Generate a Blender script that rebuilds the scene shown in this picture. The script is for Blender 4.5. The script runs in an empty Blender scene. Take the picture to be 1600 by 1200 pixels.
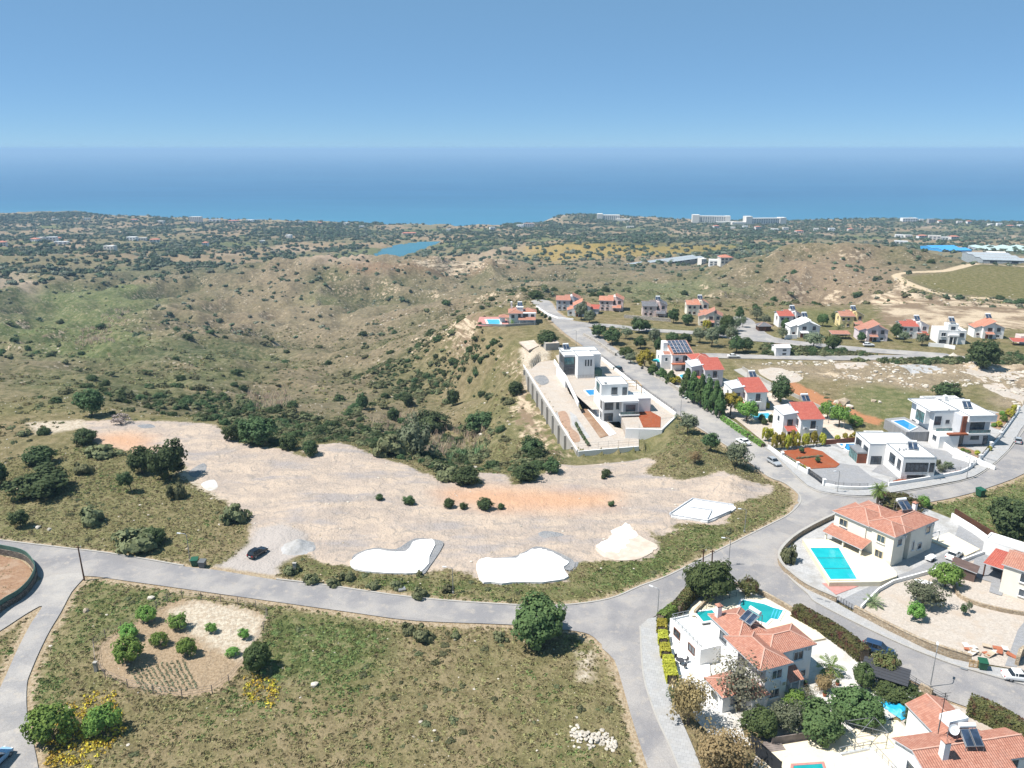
import bpy, bmesh, math, random
import numpy as np
from mathutils import Vector, Matrix
from mathutils.geometry import tessellate_polygon

random.seed(7)
RNG = np.random.default_rng(11)
SC = bpy.context.scene
COL = SC.collection
R = math.radians

# ------------------------------------------------------------------ camera
FPX, PITCH, CAMH = 1218.0, R(16.81), 72.0          # focal length in photo pixels (1600 wide)
cam_d = bpy.data.cameras.new('camera')
cam_d.sensor_width = 36.0
cam_d.lens = 36.0 * FPX / 1600.0
cam_d.clip_start = 1.0
cam_d.clip_end = 120000.0
cam = bpy.data.objects.new('camera', cam_d)
COL.objects.link(cam)
cam.location = (0, 0, CAMH)
cam.rotation_euler = (math.pi / 2 - PITCH, 0, 0)
SC.camera = cam

# ------------------------------------------------------------------ light
SUN_EL, SUN_AZ = R(59), R(260)      # azimuth clockwise from +Y: the sun stands left, a little behind the camera
sd = Vector((math.sin(SUN_AZ) * math.cos(SUN_EL), math.cos(SUN_AZ) * math.cos(SUN_EL), math.sin(SUN_EL)))
world = bpy.data.worlds.new('World')
SC.world = world
world.use_nodes = True
wn = world.node_tree
wn.nodes.clear()
w_out = wn.nodes.new('ShaderNodeOutputWorld')
w_bg = wn.nodes.new('ShaderNodeBackground')
w_sky = wn.nodes.new('ShaderNodeTexSky')
w_sky.sky_type = 'NISHITA'
w_sky.sun_disc = False
w_sky.sun_elevation = SUN_EL
w_sky.sun_rotation = SUN_AZ
w_sky.altitude = 6000.0
w_sky.air_density = 1.0
w_sky.dust_density = 0.0
w_sky.ozone_density = 8.0
w_bg.inputs['Strength'].default_value = 0.085
w_mix = wn.nodes.new('ShaderNodeMix')               # thin sea haze evens the sky out towards one pale blue
w_mix.data_type = 'RGBA'
w_mix.inputs[0].default_value = 0.64
w_mix.inputs[7].default_value = (1.42, 2.82, 4.1, 1)
wn.links.new(w_sky.outputs[0], w_mix.inputs[6])
wn.links.new(w_mix.outputs[2], w_bg.inputs[0])
wn.links.new(w_bg.outputs[0], w_out.inputs[0])
sun_d = bpy.data.lights.new('sun', 'SUN')
sun_d.energy = 4.4
sun_d.angle = R(0.53)
sun_d.color = (1.0, 0.965, 0.915)
sun = bpy.data.objects.new('sun', sun_d)
COL.objects.link(sun)
sun.rotation_euler = sd.to_track_quat('Z', 'Y').to_euler()
sun.location = (-60, -30, 120)

# ------------------------------------------------------------------ exposure and renderer
vs = SC.view_settings
vs.view_transform = 'Standard'
vs.look = 'None'
vs.gamma = 1.0
vs.use_curve_mapping = False
vs.exposure = 0.85
cy = SC.cycles
cy.max_bounces = 5
cy.diffuse_bounces = 2
cy.glossy_bounces = 2
cy.transmission_bounces = 2
cy.volume_bounces = 0
cy.transparent_max_bounces = 4
cy.caustics_reflective = False
cy.caustics_refractive = False
cy.use_denoising = True
cy.sample_clamp_indirect = 4.0
SC.render.use_persistent_data = False

# ------------------------------------------------------------------ photo pixel -> direction -> place on the ground
CP, SP = math.cos(PITCH), math.sin(PITCH)
def rays(u, v):
    u = np.asarray(u, float); v = np.asarray(v, float)
    x = (u - 800) / FPX; y = -(v - 600) / FPX
    return np.stack([x, CP + y * SP, -SP + y * CP], -1)
def at_z(u, v, z=0.0):
    d = rays(u, v)
    t = (z - CAMH) / d[..., 2]
    return np.stack([d[..., 0] * t, d[..., 1] * t], -1)
def at_y(u, v, y):
    d = rays(u, v); t = y / d[1]
    return (d[0] * t, y, CAMH + d[2] * t)

# ------------------------------------------------------------------ noise
_perm = np.random.default_rng(3).permutation(512)
_perm = np.concatenate([_perm, _perm, _perm])
_ang = np.random.default_rng(4).random(512) * 2 * math.pi
def perlin(x, y):
    x = np.asarray(x, float); y = np.asarray(y, float)
    xi = np.floor(x).astype(np.int64); yi = np.floor(y).astype(np.int64)
    xf = x - xi; yf = y - yi
    u = xf * xf * xf * (xf * (xf * 6 - 15) + 10); v = yf * yf * yf * (yf * (yf * 6 - 15) + 10)
    def gr(ix, iy, dx, dy):
        h = _perm[(_perm[ix & 511] + iy) & 511]
        a = _ang[h]
        return np.cos(a) * dx + np.sin(a) * dy
    n0 = gr(xi, yi, xf, yf); n1 = gr(xi + 1, yi, xf - 1, yf)
    n2 = gr(xi, yi + 1, xf, yf - 1); n3 = gr(xi + 1, yi + 1, xf - 1, yf - 1)
    a = n0 + u * (n1 - n0); b = n2 + u * (n3 - n2)
    return (a + v * (b - a)) * 1.5
def fbm(x, y, octv=4, gain=0.5):
    s = 0; a = 1.0; t = 0
    for i in range(octv):
        s = s + a * perlin(x * 2 ** i + 17.3 * i, y * 2 ** i - 9.1 * i); t += a; a *= gain
    return s / t
def sstep(a, b, x):
    t = np.clip((x - a) / (b - a), 0, 1)
    return t * t * (3 - 2 * t)
def sdf(poly, x, y, far=60.0):
    """signed distance to a polygon, positive inside"""
    poly = np.asarray(poly, float)
    out = np.full(x.shape, -far)
    lo = poly.min(0) - far; hi = poly.max(0) + far
    m = (x > lo[0]) & (x < hi[0]) & (y > lo[1]) & (y < hi[1])
    px = x[m]; py = y[m]
    d = np.full(px.shape, 1e18); ins = np.zeros(px.shape, bool)
    n = len(poly)
    for i in range(n):
        ax, ay = poly[i]; bx, by = poly[(i + 1) % n]
        ex, ey = bx - ax, by - ay
        t = np.clip(((px - ax) * ex + (py - ay) * ey) / max(ex * ex + ey * ey, 1e-9), 0, 1)
        d = np.minimum(d, (px - ax - t * ex) ** 2 + (py - ay - t * ey) ** 2)
        if ay != by:
            c = ((ay > py) != (by > py)) & (px < (bx - ax) * (py - ay) / (by - ay) + ax)
            ins ^= c
    d = np.sqrt(d)
    out[m] = np.where(ins, np.minimum(d, far), -np.minimum(d, far))
    return out
def sdl(line, x, y, far=40.0):
    """minus the distance to a polyline"""
    line = np.asarray(line, float)
    out = np.full(x.shape, -far)
    lo = line.min(0) - far; hi = line.max(0) + far
    m = (x > lo[0]) & (x < hi[0]) & (y > lo[1]) & (y < hi[1])
    px = x[m]; py = y[m]; d = np.full(px.shape, far * far)
    for i in range(len(line) - 1):
        ax, ay = line[i]; bx, by = line[i + 1]; ex, ey = bx - ax, by - ay
        t = np.clip(((px - ax) * ex + (py - ay) * ey) / max(ex * ex + ey * ey, 1e-9), 0, 1)
        d = np.minimum(d, (px - ax - t * ex) ** 2 + (py - ay - t * ey) ** 2)
    out[m] = -np.sqrt(d)
    return out

# ------------------------------------------------------------------ the lie of the land
SEA_Z = -150.0
LAKE_Z = -103.0
CTRL = []
def cz(u, v, z):
    p = at_z(u, v, z); CTRL.append((p[0], p[1], z))
def cy_(u, v, y): CTRL.append(at_y(u, v, y))
for gx in range(-150, 181, 30):                      # the plateau the village stands on
    for gy in (25, 60, 95, 130, 155):
        CTRL.append((gx, gy, 0.0))
for gx, gy in [(-90, 175), (-60, 172), (-30, 165), (0, 160), (25, 163), (45, 180), (75, 185), (105, 185), (140, 185), (180, 190),
               (40, 215), (75, 215), (110, 220), (150, 220), (200, 220), (42, 250), (80, 250), (120, 250), (160, 250), (210, 260), (30, 285),
               (60, 285), (100, 285), (140, 285), (180, 290), (230, 300), (20, 320), (50, 325), (90, 330), (130, 330), (170, 335), (210, 340),
               (5, 350), (40, 360), (90, 360), (140, 365), (190, 365), (240, 350), (18, 215), (15, 250), (8, 285), (0, 320), (-12, 345)]:
    CTRL.append((gx, gy, 0.0))
for u, v, z in [(0, 660, -1), (0, 640, -2), (0, 622, -4), (140, 650, -2), (140, 632, -5), (60, 612, -9), (240, 655, -3), (330, 655, -4), (300, 625, -18),
                (220, 612, -20), (735, 500, -7), (690, 530, -20), (650, 560, -27), (560, 600, -32), (480, 625, -31), (760, 560, -16), (780, 600, -17),
                (720, 620, -25), (650, 640, -27), (600, 660, -24), (700, 680, -21), (680, 705, -17), (745, 728, -11), (800, 660, -13), (790, 700, -13),
                (840, 690, -9), (820, 735, -4), (560, 675, -17), (450, 662, -15), (400, 640, -19), (340, 640, -15), (690, 735, -8), (620, 715, -7),
                (520, 690, -5), (420, 690, -3), (850, 610, -11), (820, 560, -7), (790, 545, -8), (860, 660, -6)]:
    cz(u, v, z)
for u, v, y in [(300, 600, 335), (150, 595, 335), (20, 590, 345), (300, 570, 410), (150, 565, 415), (0, 560, 425), (300, 540, 480), (150, 535, 485), (0, 530, 500),
                (250, 500, 610), (120, 500, 610), (0, 495, 620), (200, 470, 730), (80, 465, 740), (-100, 470, 700), (180, 440, 860), (60, 440, 830), (-100, 430, 860),
                (250, 420, 990), (100, 418, 960), (0, 405, 1000), (300, 400, 1180), (100, 398, 1180), (-100, 390, 1250), (250, 380, 1520), (50, 378, 1500),
                (250, 362, 2000), (0, 358, 2050), (450, 362, 1950), (450, 378, 1600), (500, 392, 1400), (640, 378, 1600), (720, 372, 1700), (640, 362, 2050),
                (430, 414, 850), (520, 409, 855), (620, 410, 850), (720, 412, 850), (820, 413, 850), (380, 450, 800), (280, 490, 665), (470, 440, 795), (600, 440, 790),
                (750, 440, 790), (450, 470, 735), (600, 470, 730), (720, 465, 735), (450, 500, 665), (580, 500, 660), (700, 485, 600), (420, 540, 545), (520, 540, 540), (620, 520, 560),
                (420, 580, 440), (360, 470, 740), (1000, 472, 560), (1000, 446, 700), (900, 441, 760), (850, 462, 560), (880, 472, 470), (1050, 426, 830), (950, 411, 1010),
                (1100, 410, 1020), (900, 391, 1210), (780, 391, 1230), (1150, 392, 1200), (900, 373, 1560), (1150, 375, 1500), (1000, 357, 2080), (800, 358, 2080), (1200, 358, 2060),
                (1400, 360, 2000), (1450, 381, 1420), (1300, 378, 1450), (1560, 396, 1160), (1680, 396, 1160), (1520, 367, 1800), (1680, 367, 1800),
                (1225, 393, 680), (1290, 391, 690), (1365, 394, 680), (1290, 440, 595), (1230, 440, 595), (1350, 432, 600), (1290, 476, 535), (1200, 482, 515), (1150, 442, 640), (1130, 472, 545),
                (1370, 475, 490), (1440, 502, 430), (1520, 505, 425), (1600, 505, 425), (1390, 515, 420), (1250, 500, 470), (1050, 490, 440), (960, 482, 450), (1130, 492, 430),
                (1450, 482, 447), (1520, 487, 443), (1600, 488, 440)]:
    cy_(u, v, y)
for u, v in [(1402, 430), (1450, 455), (1500, 465), (1600, 472), (1700, 474), (1430, 425), (1530, 413), (1640, 416), (1500, 440), (1600, 445), (1720, 440)]:
    cz(u, v, -17.0)
for x, y, z in [(-230, 900, -62), (-100, 930, -64), (20, 920, -66), (-60, 1100, -90), (-190, 1250, -103), (-250, 1480, -104), (-150, 1460, -104), (300, 800, -52),
                (250, 790, -55), (420, 760, -45), (430, 700, -42), (520, 720, -40), (-1800, 2500, -132), (-1000, 2600, -138), (0, 2500, -142), (1000, 2450, -141), (2000, 2500, -140), (350, 260, 2),
                (400, 380, -3), (-300, 200, -4), (-300, 120, -2), (-330, 300, -18), (-420, 420, -38), (300, 150, 1), (-60, -40, 2), (80, -40, 2), (0, -80, 3)]:
    CTRL.append((x, y, z))
CTRL = np.array(CTRL)
def _lp(x, y):
    x = np.asarray(x, float); y = np.asarray(y, float) + 60.0
    return np.arctan2(x, y), np.log(np.hypot(x, y) + 1e-6)
_ca, _cl = _lp(CTRL[:, 0], CTRL[:, 1])
def _phi(r2):
    return np.where(r2 > 0, 0.5 * r2 * np.log(r2 + 1e-20), 0)
_n = len(CTRL)
_A = np.zeros((_n + 3, _n + 3))
_A[:_n, :_n] = _phi((_ca[:, None] - _ca[None]) ** 2 + (_cl[:, None] - _cl[None]) ** 2) + np.eye(_n) * 2e-4
_P = np.stack([np.ones(_n), _ca, _cl], -1)
_A[:_n, _n:] = _P; _A[_n:, :_n] = _P.T
_W = np.linalg.solve(_A, np.concatenate([CTRL[:, 2], np.zeros(3)]))
def h_base(x, y):
    sh = np.shape(x); x = np.ravel(np.asarray(x, float)); y = np.ravel(np.asarray(y, float))
    out = np.empty(x.shape)
    for i in range(0, len(x), 60000):
        a, l = _lp(x[i:i + 60000], y[i:i + 60000])
        k = _phi((a[:, None] - _ca[None]) ** 2 + (l[:, None] - _cl[None]) ** 2)
        out[i:i + 60000] = k @ _W[:_n] + _W[_n] + _W[_n + 1] * a + _W[_n + 2] * l
    return out.reshape(sh)

Z = lambda pts, z=0.0: [tuple(at_z(u, v, z)) for u, v in pts]
# the village plateau: little relief here
PLATEAU = [(-140, 20), (-150, 150), (-105, 205)] + Z([(0, 650), (130, 655), (330, 662), (400, 697), (480, 712), (525, 695), (575, 708), (625, 723), (692, 748), (760, 757), (825, 752), (872, 722),
          (888, 712), (815, 575), (840, 545), (760, 520), (770, 498), (840, 480), (880, 470), (1000, 478), (1140, 492)]) + [(190, 375), (260, 360), (300, 250), (260, 20)]
COAST = Z([(-700, 337), (-200, 338), (0, 339), (60, 336), (140, 334), (180, 341), (300, 345), (400, 348), (520, 350), (600, 353), (700, 355), (800, 356), (836, 354), (848, 346), (880, 341), (940, 339), (1000, 341), (1080, 345), (1240, 347),
           (1350, 344), (1420, 345), (1500, 349), (1560, 352), (1600, 354), (1900, 358), (2400, 360)], SEA_Z) + [(3200, -500), (-3000, -500)]
LAKE = Z([(578, 404), (600, 388), (640, 380), (682, 379), (668, 387), (640, 397), (622, 404), (600, 412)], LAKE_Z)
FIELD_TOP = Z([(1400, 431), (1470, 424), (1530, 412), (1600, 416), (1700, 420), (1720, 474), (1600, 473), (1500, 466), (1450, 457)], -17.0)
WALLED_EDGE = Z([(888, 712), (815, 575)])
def ridge(x, y):
    """1 on the spurs, falling towards the gullies"""
    return 1 - np.abs(fbm(x / 95 + 3.1, y / 95, 4)) * 2.2
def relief(x, y):
    r = np.hypot(x, y)
    p = sdf(PLATEAU, x, y, 80.0)
    w = sstep(4.0, -45.0, p)
    far = sstep(170, 640, r)
    n1 = ridge(x, y)
    n2 = fbm(x / 22, y / 22, 4)
    amp = 3.6 + 12.5 * far * (1 - .7 * sstep(880, 1150, r))
    flatm = 1 - sstep(-45, -4, sdf(FIELD_TOP, x, y, 60.0))
    w = w * flatm
    w = w * (1 - .7 * np.exp(-((x - 175) ** 2 + (y - 870) ** 2) / 190 ** 2))
    hgt = w * (amp * (n1 - 0.45) + (0.7 + 0.9 * far) * n2)
    near = (1 - w) * 0.09 * fbm(x / 6, y / 6, 3)
    return hgt + near
HOOKS = []              # later corrections: list of f(x, y, z) -> z
def ground(x, y):
    x = np.asarray(x, float); y = np.asarray(y, float)
    z = h_base(x, y)
    p = sdf(PLATEAU, x, y, 80.0)
    k = sstep(-20.0, 3.0, p)
    z = z * (1 - k) + (z * 0.12) * k
    z = z + relief(x, y)
    c = sdf(COAST, x, y, 300.0)
    z = np.maximum(z, SEA_Z + 4.0)
    z = z + 12.0 * np.exp(-((x - 190) ** 2 / 170 ** 2 + (y - 2480) ** 2 / 150 ** 2))      # the headland
    z = np.where(c < 60, z * sstep(-25, 60, c) + (SEA_Z - 6) * (1 - sstep(-25, 60, c)), z)
    l = sdf(LAKE, x, y, 120.0)
    kl = sstep(-90, 4, l)
    z = z * (1 - kl) + np.minimum(z, LAKE_Z - 2.5 * np.sign(l)) * kl
    fk = sstep(-9, 0, sdf(FIELD_TOP, x, y, 60.0))
    z = z * (1 - fk) - 17.0 * fk
    for f in HOOKS:
        z = f(x, y, z)
    return z
def gz(x, y):
    return float(ground(np.array([float(x)]), np.array([float(y)]))[0])
# ------------------------------------------------------------------ material helpers
def lin(r, g, b):
    f = lambda c: (c / 255 / 12.92) if c <= 10 else ((c / 255 + 0.055) / 1.055) ** 2.4
    return (f(r), f(g), f(b), 1.0)
class NT:
    def __init__(self, name):
        self.m = bpy.data.materials.new(name); self.m.use_nodes = True
        self.t = self.m.node_tree; self.t.nodes.clear()
        self.out = self.t.nodes.new('ShaderNodeOutputMaterial')
        self.b = self.t.nodes.new('ShaderNodeBsdfPrincipled')
        self.t.links.new(self.b.outputs[0], self.out.inputs[0])
        self.b.inputs['Specular IOR Level'].default_value = 0.3
    def n(self, typ, **kw):
        nd = self.t.nodes.new('ShaderNode' + typ)
        for k, v in kw.items(): setattr(nd, k, v)
        return nd
    def set(self, sock, v):
        if isinstance(v, bpy.types.NodeSocket): self.t.links.new(v, sock)
        elif v is not None: sock.default_value = v
    def coord(self, kind='Object'):
        return self.n('TexCoord').outputs[kind]
    def pos(self):
        return self.n('NewGeometry').outputs['Position']
    def scale(self, vec, s):
        m = self.n('VectorMath', operation='MULTIPLY'); self.set(m.inputs[0], vec); m.inputs[1].default_value = s if hasattr(s, '__len__') else (s, s, s)
        return m.outputs[0]
    def noise(self, vec, scale, detail=3, rough=0.55, col=False):
        t = self.n('TexNoise'); self.set(t.inputs['Vector'], vec); t.inputs['Scale'].default_value = scale
        t.inputs['Detail'].default_value = detail; t.inputs['Roughness'].default_value = rough
        return t.outputs['Color' if col else 'Fac']
    def voro(self, vec, scale, feature='F1', out='Distance', rnd=1.0):
        t = self.n('TexVoronoi', feature=feature); self.set(t.inputs['Vector'], vec); t.inputs['Scale'].default_value = scale
        t.inputs['Randomness'].default_value = rnd
        return t.outputs[out]
    def math(self, op, a, b=None, c=None, clamp=False):
        m = self.n('Math', operation=op); m.use_clamp = clamp
        self.set(m.inputs[0], a)
        if b is not None: self.set(m.inputs[1], b)
        if c is not None: self.set(m.inputs[2], c)
        return m.outputs[0]
    def ramp(self, x, a, b, lo=0.0, hi=1.0):
        m = self.n('MapRange', interpolation_type='SMOOTHSTEP'); self.set(m.inputs[0], x)
        m.inputs[1].default_value = a; m.inputs[2].default_value = b; m.inputs[3].default_value = lo; m.inputs[4].default_value = hi
        return m.outputs[0]
    def mix(self, f, a, b, blend='MIX'):
        m = self.n('Mix', data_type='RGBA', blend_type=blend); self.set(m.inputs[0], f)
        self.set(m.inputs[6], a); self.set(m.inputs[7], b)
        return m.outputs[2]
    def attr(self, name, out='Fac'):
        a = self.n('Attribute'); a.attribute_name = name
        return a.outputs[out]
    def bump(self, h, dist=0.1, strength=1.0, normal=None):
        b = self.n('Bump'); self.set(b.inputs['Height'], h); b.inputs['Distance'].default_value = dist; b.inputs['Strength'].default_value = strength
        if normal is not None: self.set(b.inputs['Normal'], normal)
        self.t.links.new(b.outputs[0], self.b.inputs['Normal'])
        return b.outputs[0]
    def fin(self, color=None, rough=0.8, metal=0.0, spec=None):
        self.set(self.b.inputs['Base Color'], color); self.set(self.b.inputs['Roughness'], rough)
        self.b.inputs['Metallic'].default_value = metal
        if spec is not None: self.b.inputs['Specular IOR Level'].default_value = spec
        return self.m
M = {}
def mottled(name, c1, c2, scale, rough=0.85, bump=0.0, bscale=None, c3=None, s3=0.3, world=True, spec=0.3, detail=4, amt=(0.35, 0.65)):
    """two tones mixed by noise, a third larger stain, a fine bump"""
    t = NT(name); p = t.pos() if world else t.coord()
    f = t.ramp(t.noise(p, scale, detail), amt[0], amt[1])
    c = t.mix(f, c1, c2)
    if c3 is not None: c = t.mix(t.ramp(t.noise(p, s3, 3), 0.5, 0.7), c, c3)
    if bump: t.bump(t.noise(p, bscale or scale * 2, 3), bump)
    M[name] = t.fin(c, rough, spec=spec)
    return M[name]
def flat(name, c, rough=0.6, metal=0.0, spec=0.4, var=0.06):
    t = NT(name); p = t.pos()
    k = t.ramp(t.noise(p, 0.9, 4), 0.3, 0.7, 1 - var, 1 + var * 0.4)
    mm = t.n('Mix', data_type='RGBA', blend_type='MULTIPLY'); mm.inputs[0].default_value = 1.0
    mm.inputs[6].default_value = c
    cb = t.n('CombineColor'); t.set(cb.inputs[0], k); t.set(cb.inputs[1], k); t.set(cb.inputs[2], k)
    t.set(mm.inputs[7], cb.outputs[0])
    M[name] = t.fin(mm.outputs[2], rough, metal, spec)
    return M[name]

# ---- walls
def plaster(name, c, dirt=(0.55, 0.52, 0.47, 1), amt=0.16):
    t = NT(name); p = t.pos()
    st = t.scale(p, (0.9, 0.9, 0.16))
    f = t.math('MULTIPLY', t.ramp(t.noise(st, 1.6, 5, 0.65), 0.52, 0.8), amt * 2)
    f2 = t.math('MULTIPLY', t.ramp(t.noise(p, 0.35, 3), 0.4, 0.75), amt)
    cc = t.mix(t.math('ADD', f, f2, clamp=True), c, (c[0] * dirt[0] * 1.3, c[1] * dirt[1] * 1.3, c[2] * dirt[2] * 1.3, 1))
    t.bump(t.noise(p, 9.0, 3), 0.02)
    M[name] = t.fin(cc, 0.85, spec=0.2)
plaster('white_plaster', (0.78, 0.77, 0.75, 1))
plaster('cream_plaster', (0.76, 0.71, 0.61, 1))
plaster('pink_plaster', (0.72, 0.58, 0.54, 1))
plaster('lilac_plaster', (0.66, 0.58, 0.60, 1))
plaster('yellow_plaster', (0.76, 0.62, 0.33, 1))
plaster('grey_plaster', (0.30, 0.31, 0.33, 1))
plaster('pale_grey_plaster', (0.50, 0.51, 0.53, 1))
plaster('roof_white', (0.76, 0.75, 0.72, 1), amt=0.3)
plaster('deck_cream', (0.68, 0.60, 0.45, 1), amt=0.22)
plaster('concrete', (0.36, 0.34, 0.31, 1), amt=0.35)
plaster('dark_panel', (0.12, 0.125, 0.135, 1))
# ---- roofs: barrel tiles in relief along the slope
def tiles(name, c1, c2, c3):
    t = NT(name); uv = t.n('UVMap').outputs[0]
    s = t.n('SeparateXYZ'); t.set(s.inputs[0], uv)
    u = t.math('MULTIPLY', s.outputs[0], 1 / 0.30); v = t.math('MULTIPLY', s.outputs[1], 1 / 0.38)
    fu = t.math('FRACT', u); fv = t.math('FRACT', v)
    iu = t.math('FLOOR', u); iv = t.math('FLOOR', v)
    cb = t.n('CombineXYZ'); t.set(cb.inputs[0], iu); t.set(cb.inputs[1], iv)
    wn_ = t.n('TexWhiteNoise'); t.set(wn_.inputs['Vector'], cb.outputs[0])
    barrel = t.math('SINE', t.math('MULTIPLY', fu, math.pi))
    h = t.math('ADD', t.math('MULTIPLY', barrel, 0.08), t.math('MULTIPLY', t.math('SUBTRACT', 1.0, fv), 0.05))
    p = t.pos()
    c = t.mix(t.ramp(wn_.outputs['Value'], 0.0, 1.0), c1, c2)
    c = t.mix(t.math('MULTIPLY', t.ramp(t.noise(p, 0.55, 4, 0.6), 0.5, 0.75), 0.6), c, c3)
    t.bump(h, 1.0, 0.9)
    M[name] = t.fin(c, 0.8, spec=0.25)
tiles('roof_tile', (0.36, 0.158, 0.108, 1), (0.43, 0.21, 0.148, 1), (0.36, 0.205, 0.16, 1))
tiles('roof_tile_red', (0.37, 0.088, 0.062, 1), (0.43, 0.12, 0.085, 1), (0.33, 0.11, 0.09, 1))
tiles('roof_tile_faded', (0.42, 0.16, 0.10, 1), (0.50, 0.24, 0.16, 1), (0.44, 0.26, 0.2, 1))
tiles('roof_tile_grey', (0.12, 0.12, 0.13, 1), (0.18, 0.18, 0.19, 1), (0.2, 0.19, 0.18, 1))
tiles('roof_tile_white', (0.66, 0.65, 0.63, 1), (0.74, 0.73, 0.70, 1), (0.55, 0.54, 0.52, 1))
# ---- glass, metal, small stuff
def glass(name, c, rough=0.08):
    t = NT(name); p = t.pos()
    cc = t.mix(t.ramp(t.noise(p, 0.8, 2), 0.35, 0.65), c, (c[0] * 2.2, c[1] * 2.2, c[2] * 2.2, 1))
    M[name] = t.fin(cc, rough, spec=0.6)
glass('window_glass', (0.035, 0.045, 0.055, 1))
glass('green_glass', (0.05, 0.11, 0.11, 1))
glass('solar_glass', (0.02, 0.03, 0.05, 1), 0.12)
glass('car_glass', (0.012, 0.015, 0.018, 1), 0.05)
flat('frame_white', (0.7, 0.7, 0.69, 1)); flat('frame_dark', (0.05, 0.05, 0.055, 1)); flat('frame_wood', (0.16, 0.06, 0.03, 1))
flat('cream_trim', (0.7, 0.6, 0.4, 1)); flat('metal_grey', (0.32, 0.33, 0.34, 1), 0.45, 0.5); flat('metal_white', (0.72, 0.72, 0.72, 1), 0.4)
flat('metal_black', (0.025, 0.025, 0.028, 1), 0.45); flat('mortar', (0.50, 0.30, 0.23, 1), 0.9)
flat('wood_dark', (0.10, 0.045, 0.025, 1), 0.7, var=0.3); flat('wood_red', (0.24, 0.075, 0.035, 1), 0.6, var=0.25); flat('wood_pale', (0.5, 0.33, 0.16, 1), 0.8, var=0.2)
flat('wood_grey', (0.22, 0.18, 0.16, 1), 0.85, var=0.3); flat('shed_brown', (0.13, 0.085, 0.07, 1), 0.7, var=0.2)
flat('bin_green', (0.015, 0.085, 0.045, 1), 0.45); flat('bin_grey', (0.12, 0.125, 0.125, 1), 0.45)
flat('tarp_blue', (0.015, 0.33, 0.55, 1), 0.5, var=0.2); flat('canvas_teal', (0.03, 0.42, 0.45, 1), 0.7)
flat('sheet_blue', (0.06, 0.33, 0.66, 1), 0.5, var=0.25); flat('greenhouse_skin', (0.42, 0.53, 0.50, 1), 0.45, var=0.2); flat('greenhouse_grey', (0.36, 0.39, 0.40, 1), 0.5, var=0.25)
flat('plastic_white', (0.74, 0.74, 0.73, 1), 0.45); flat('terracotta', (0.36, 0.12, 0.06, 1), 0.8); flat('shade_cloth', (0.018, 0.02, 0.024, 1), 0.9)
flat('green_fence', (0.05, 0.12, 0.095, 1), 0.6, var=0.3); flat('mesh_green', (0.10, 0.16, 0.10, 1), 0.7)
flat('red_cloth', (0.42, 0.05, 0.05, 1), 0.8); flat('pink_paving', (0.47, 0.22, 0.19, 1), 0.85, var=0.2); flat('cloth_pale', (0.6, 0.55, 0.5, 1), 0.9)
flat('rock_white', (0.50, 0.45, 0.38, 1), 0.95, spec=0.1, var=0.3); flat('rock_tan', (0.42, 0.34, 0.25, 1), 0.95, spec=0.1, var=0.3); flat('rubber', (0.015, 0.015, 0.016, 1), 0.8)
flat('hotel_wall', (0.70, 0.66, 0.60, 1)); flat('hotel_shade', (0.17, 0.19, 0.22, 1)); flat('far_roof_red', (0.42, 0.17, 0.11, 1), 0.9)
for k, c in dict(black=(0.006, 0.006, 0.008), white=(0.75, 0.75, 0.74), silver=(0.33, 0.345, 0.36), grey=(0.22, 0.23, 0.245), blue=(0.018, 0.045, 0.10), green=(0.05, 0.075, 0.075), skyblue=(0.25, 0.42, 0.6)).items():
    t = NT('paint_' + k); t.b.inputs['Coat Weight'].default_value = 0.5; t.b.inputs['Coat Roughness'].default_value = 0.08
    M['paint_' + k] = t.fin((*c, 1), 0.3, 0.0, 0.5)
flat('path_brown', (0.34, 0.22, 0.15, 1), 0.9, var=0.2); flat('light_red', (0.4, 0.01, 0.01, 1), 0.2); flat('light_clear', (0.7, 0.7, 0.68, 1), 0.15)
# ---- stone walls
def stonewall(name, c1, c2, mort, sc=2.6):
    t = NT(name); p = t.pos(); q = t.scale(p, (1, 1, 1.5))
    cell = t.voro(q, sc, 'F1', 'Color'); ed = t.voro(q, sc, 'DISTANCE_TO_EDGE', 'Distance')
    sx = t.n('SeparateColor'); t.set(sx.inputs[0], cell)
    c = t.mix(sx.outputs[0], c1, c2)
    c = t.mix(t.ramp(ed, 0.0, 0.09, 1, 0), c, mort)
    t.bump(t.ramp(ed, 0, 0.12), 0.06)
    M[name] = t.fin(c, 0.9, spec=0.15)
stonewall('stone_wall', (0.30, 0.22, 0.14, 1), (0.47, 0.38, 0.27, 1), (0.36, 0.31, 0.25, 1))
stonewall('stone_dark', (0.10, 0.085, 0.07, 1), (0.2, 0.17, 0.14, 1), (0.09, 0.08, 0.07, 1), 1.6)
stonewall('dry_stone', (0.36, 0.32, 0.27, 1), (0.5, 0.46, 0.41, 1), (0.2, 0.18, 0.15, 1), 2.0)
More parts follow.
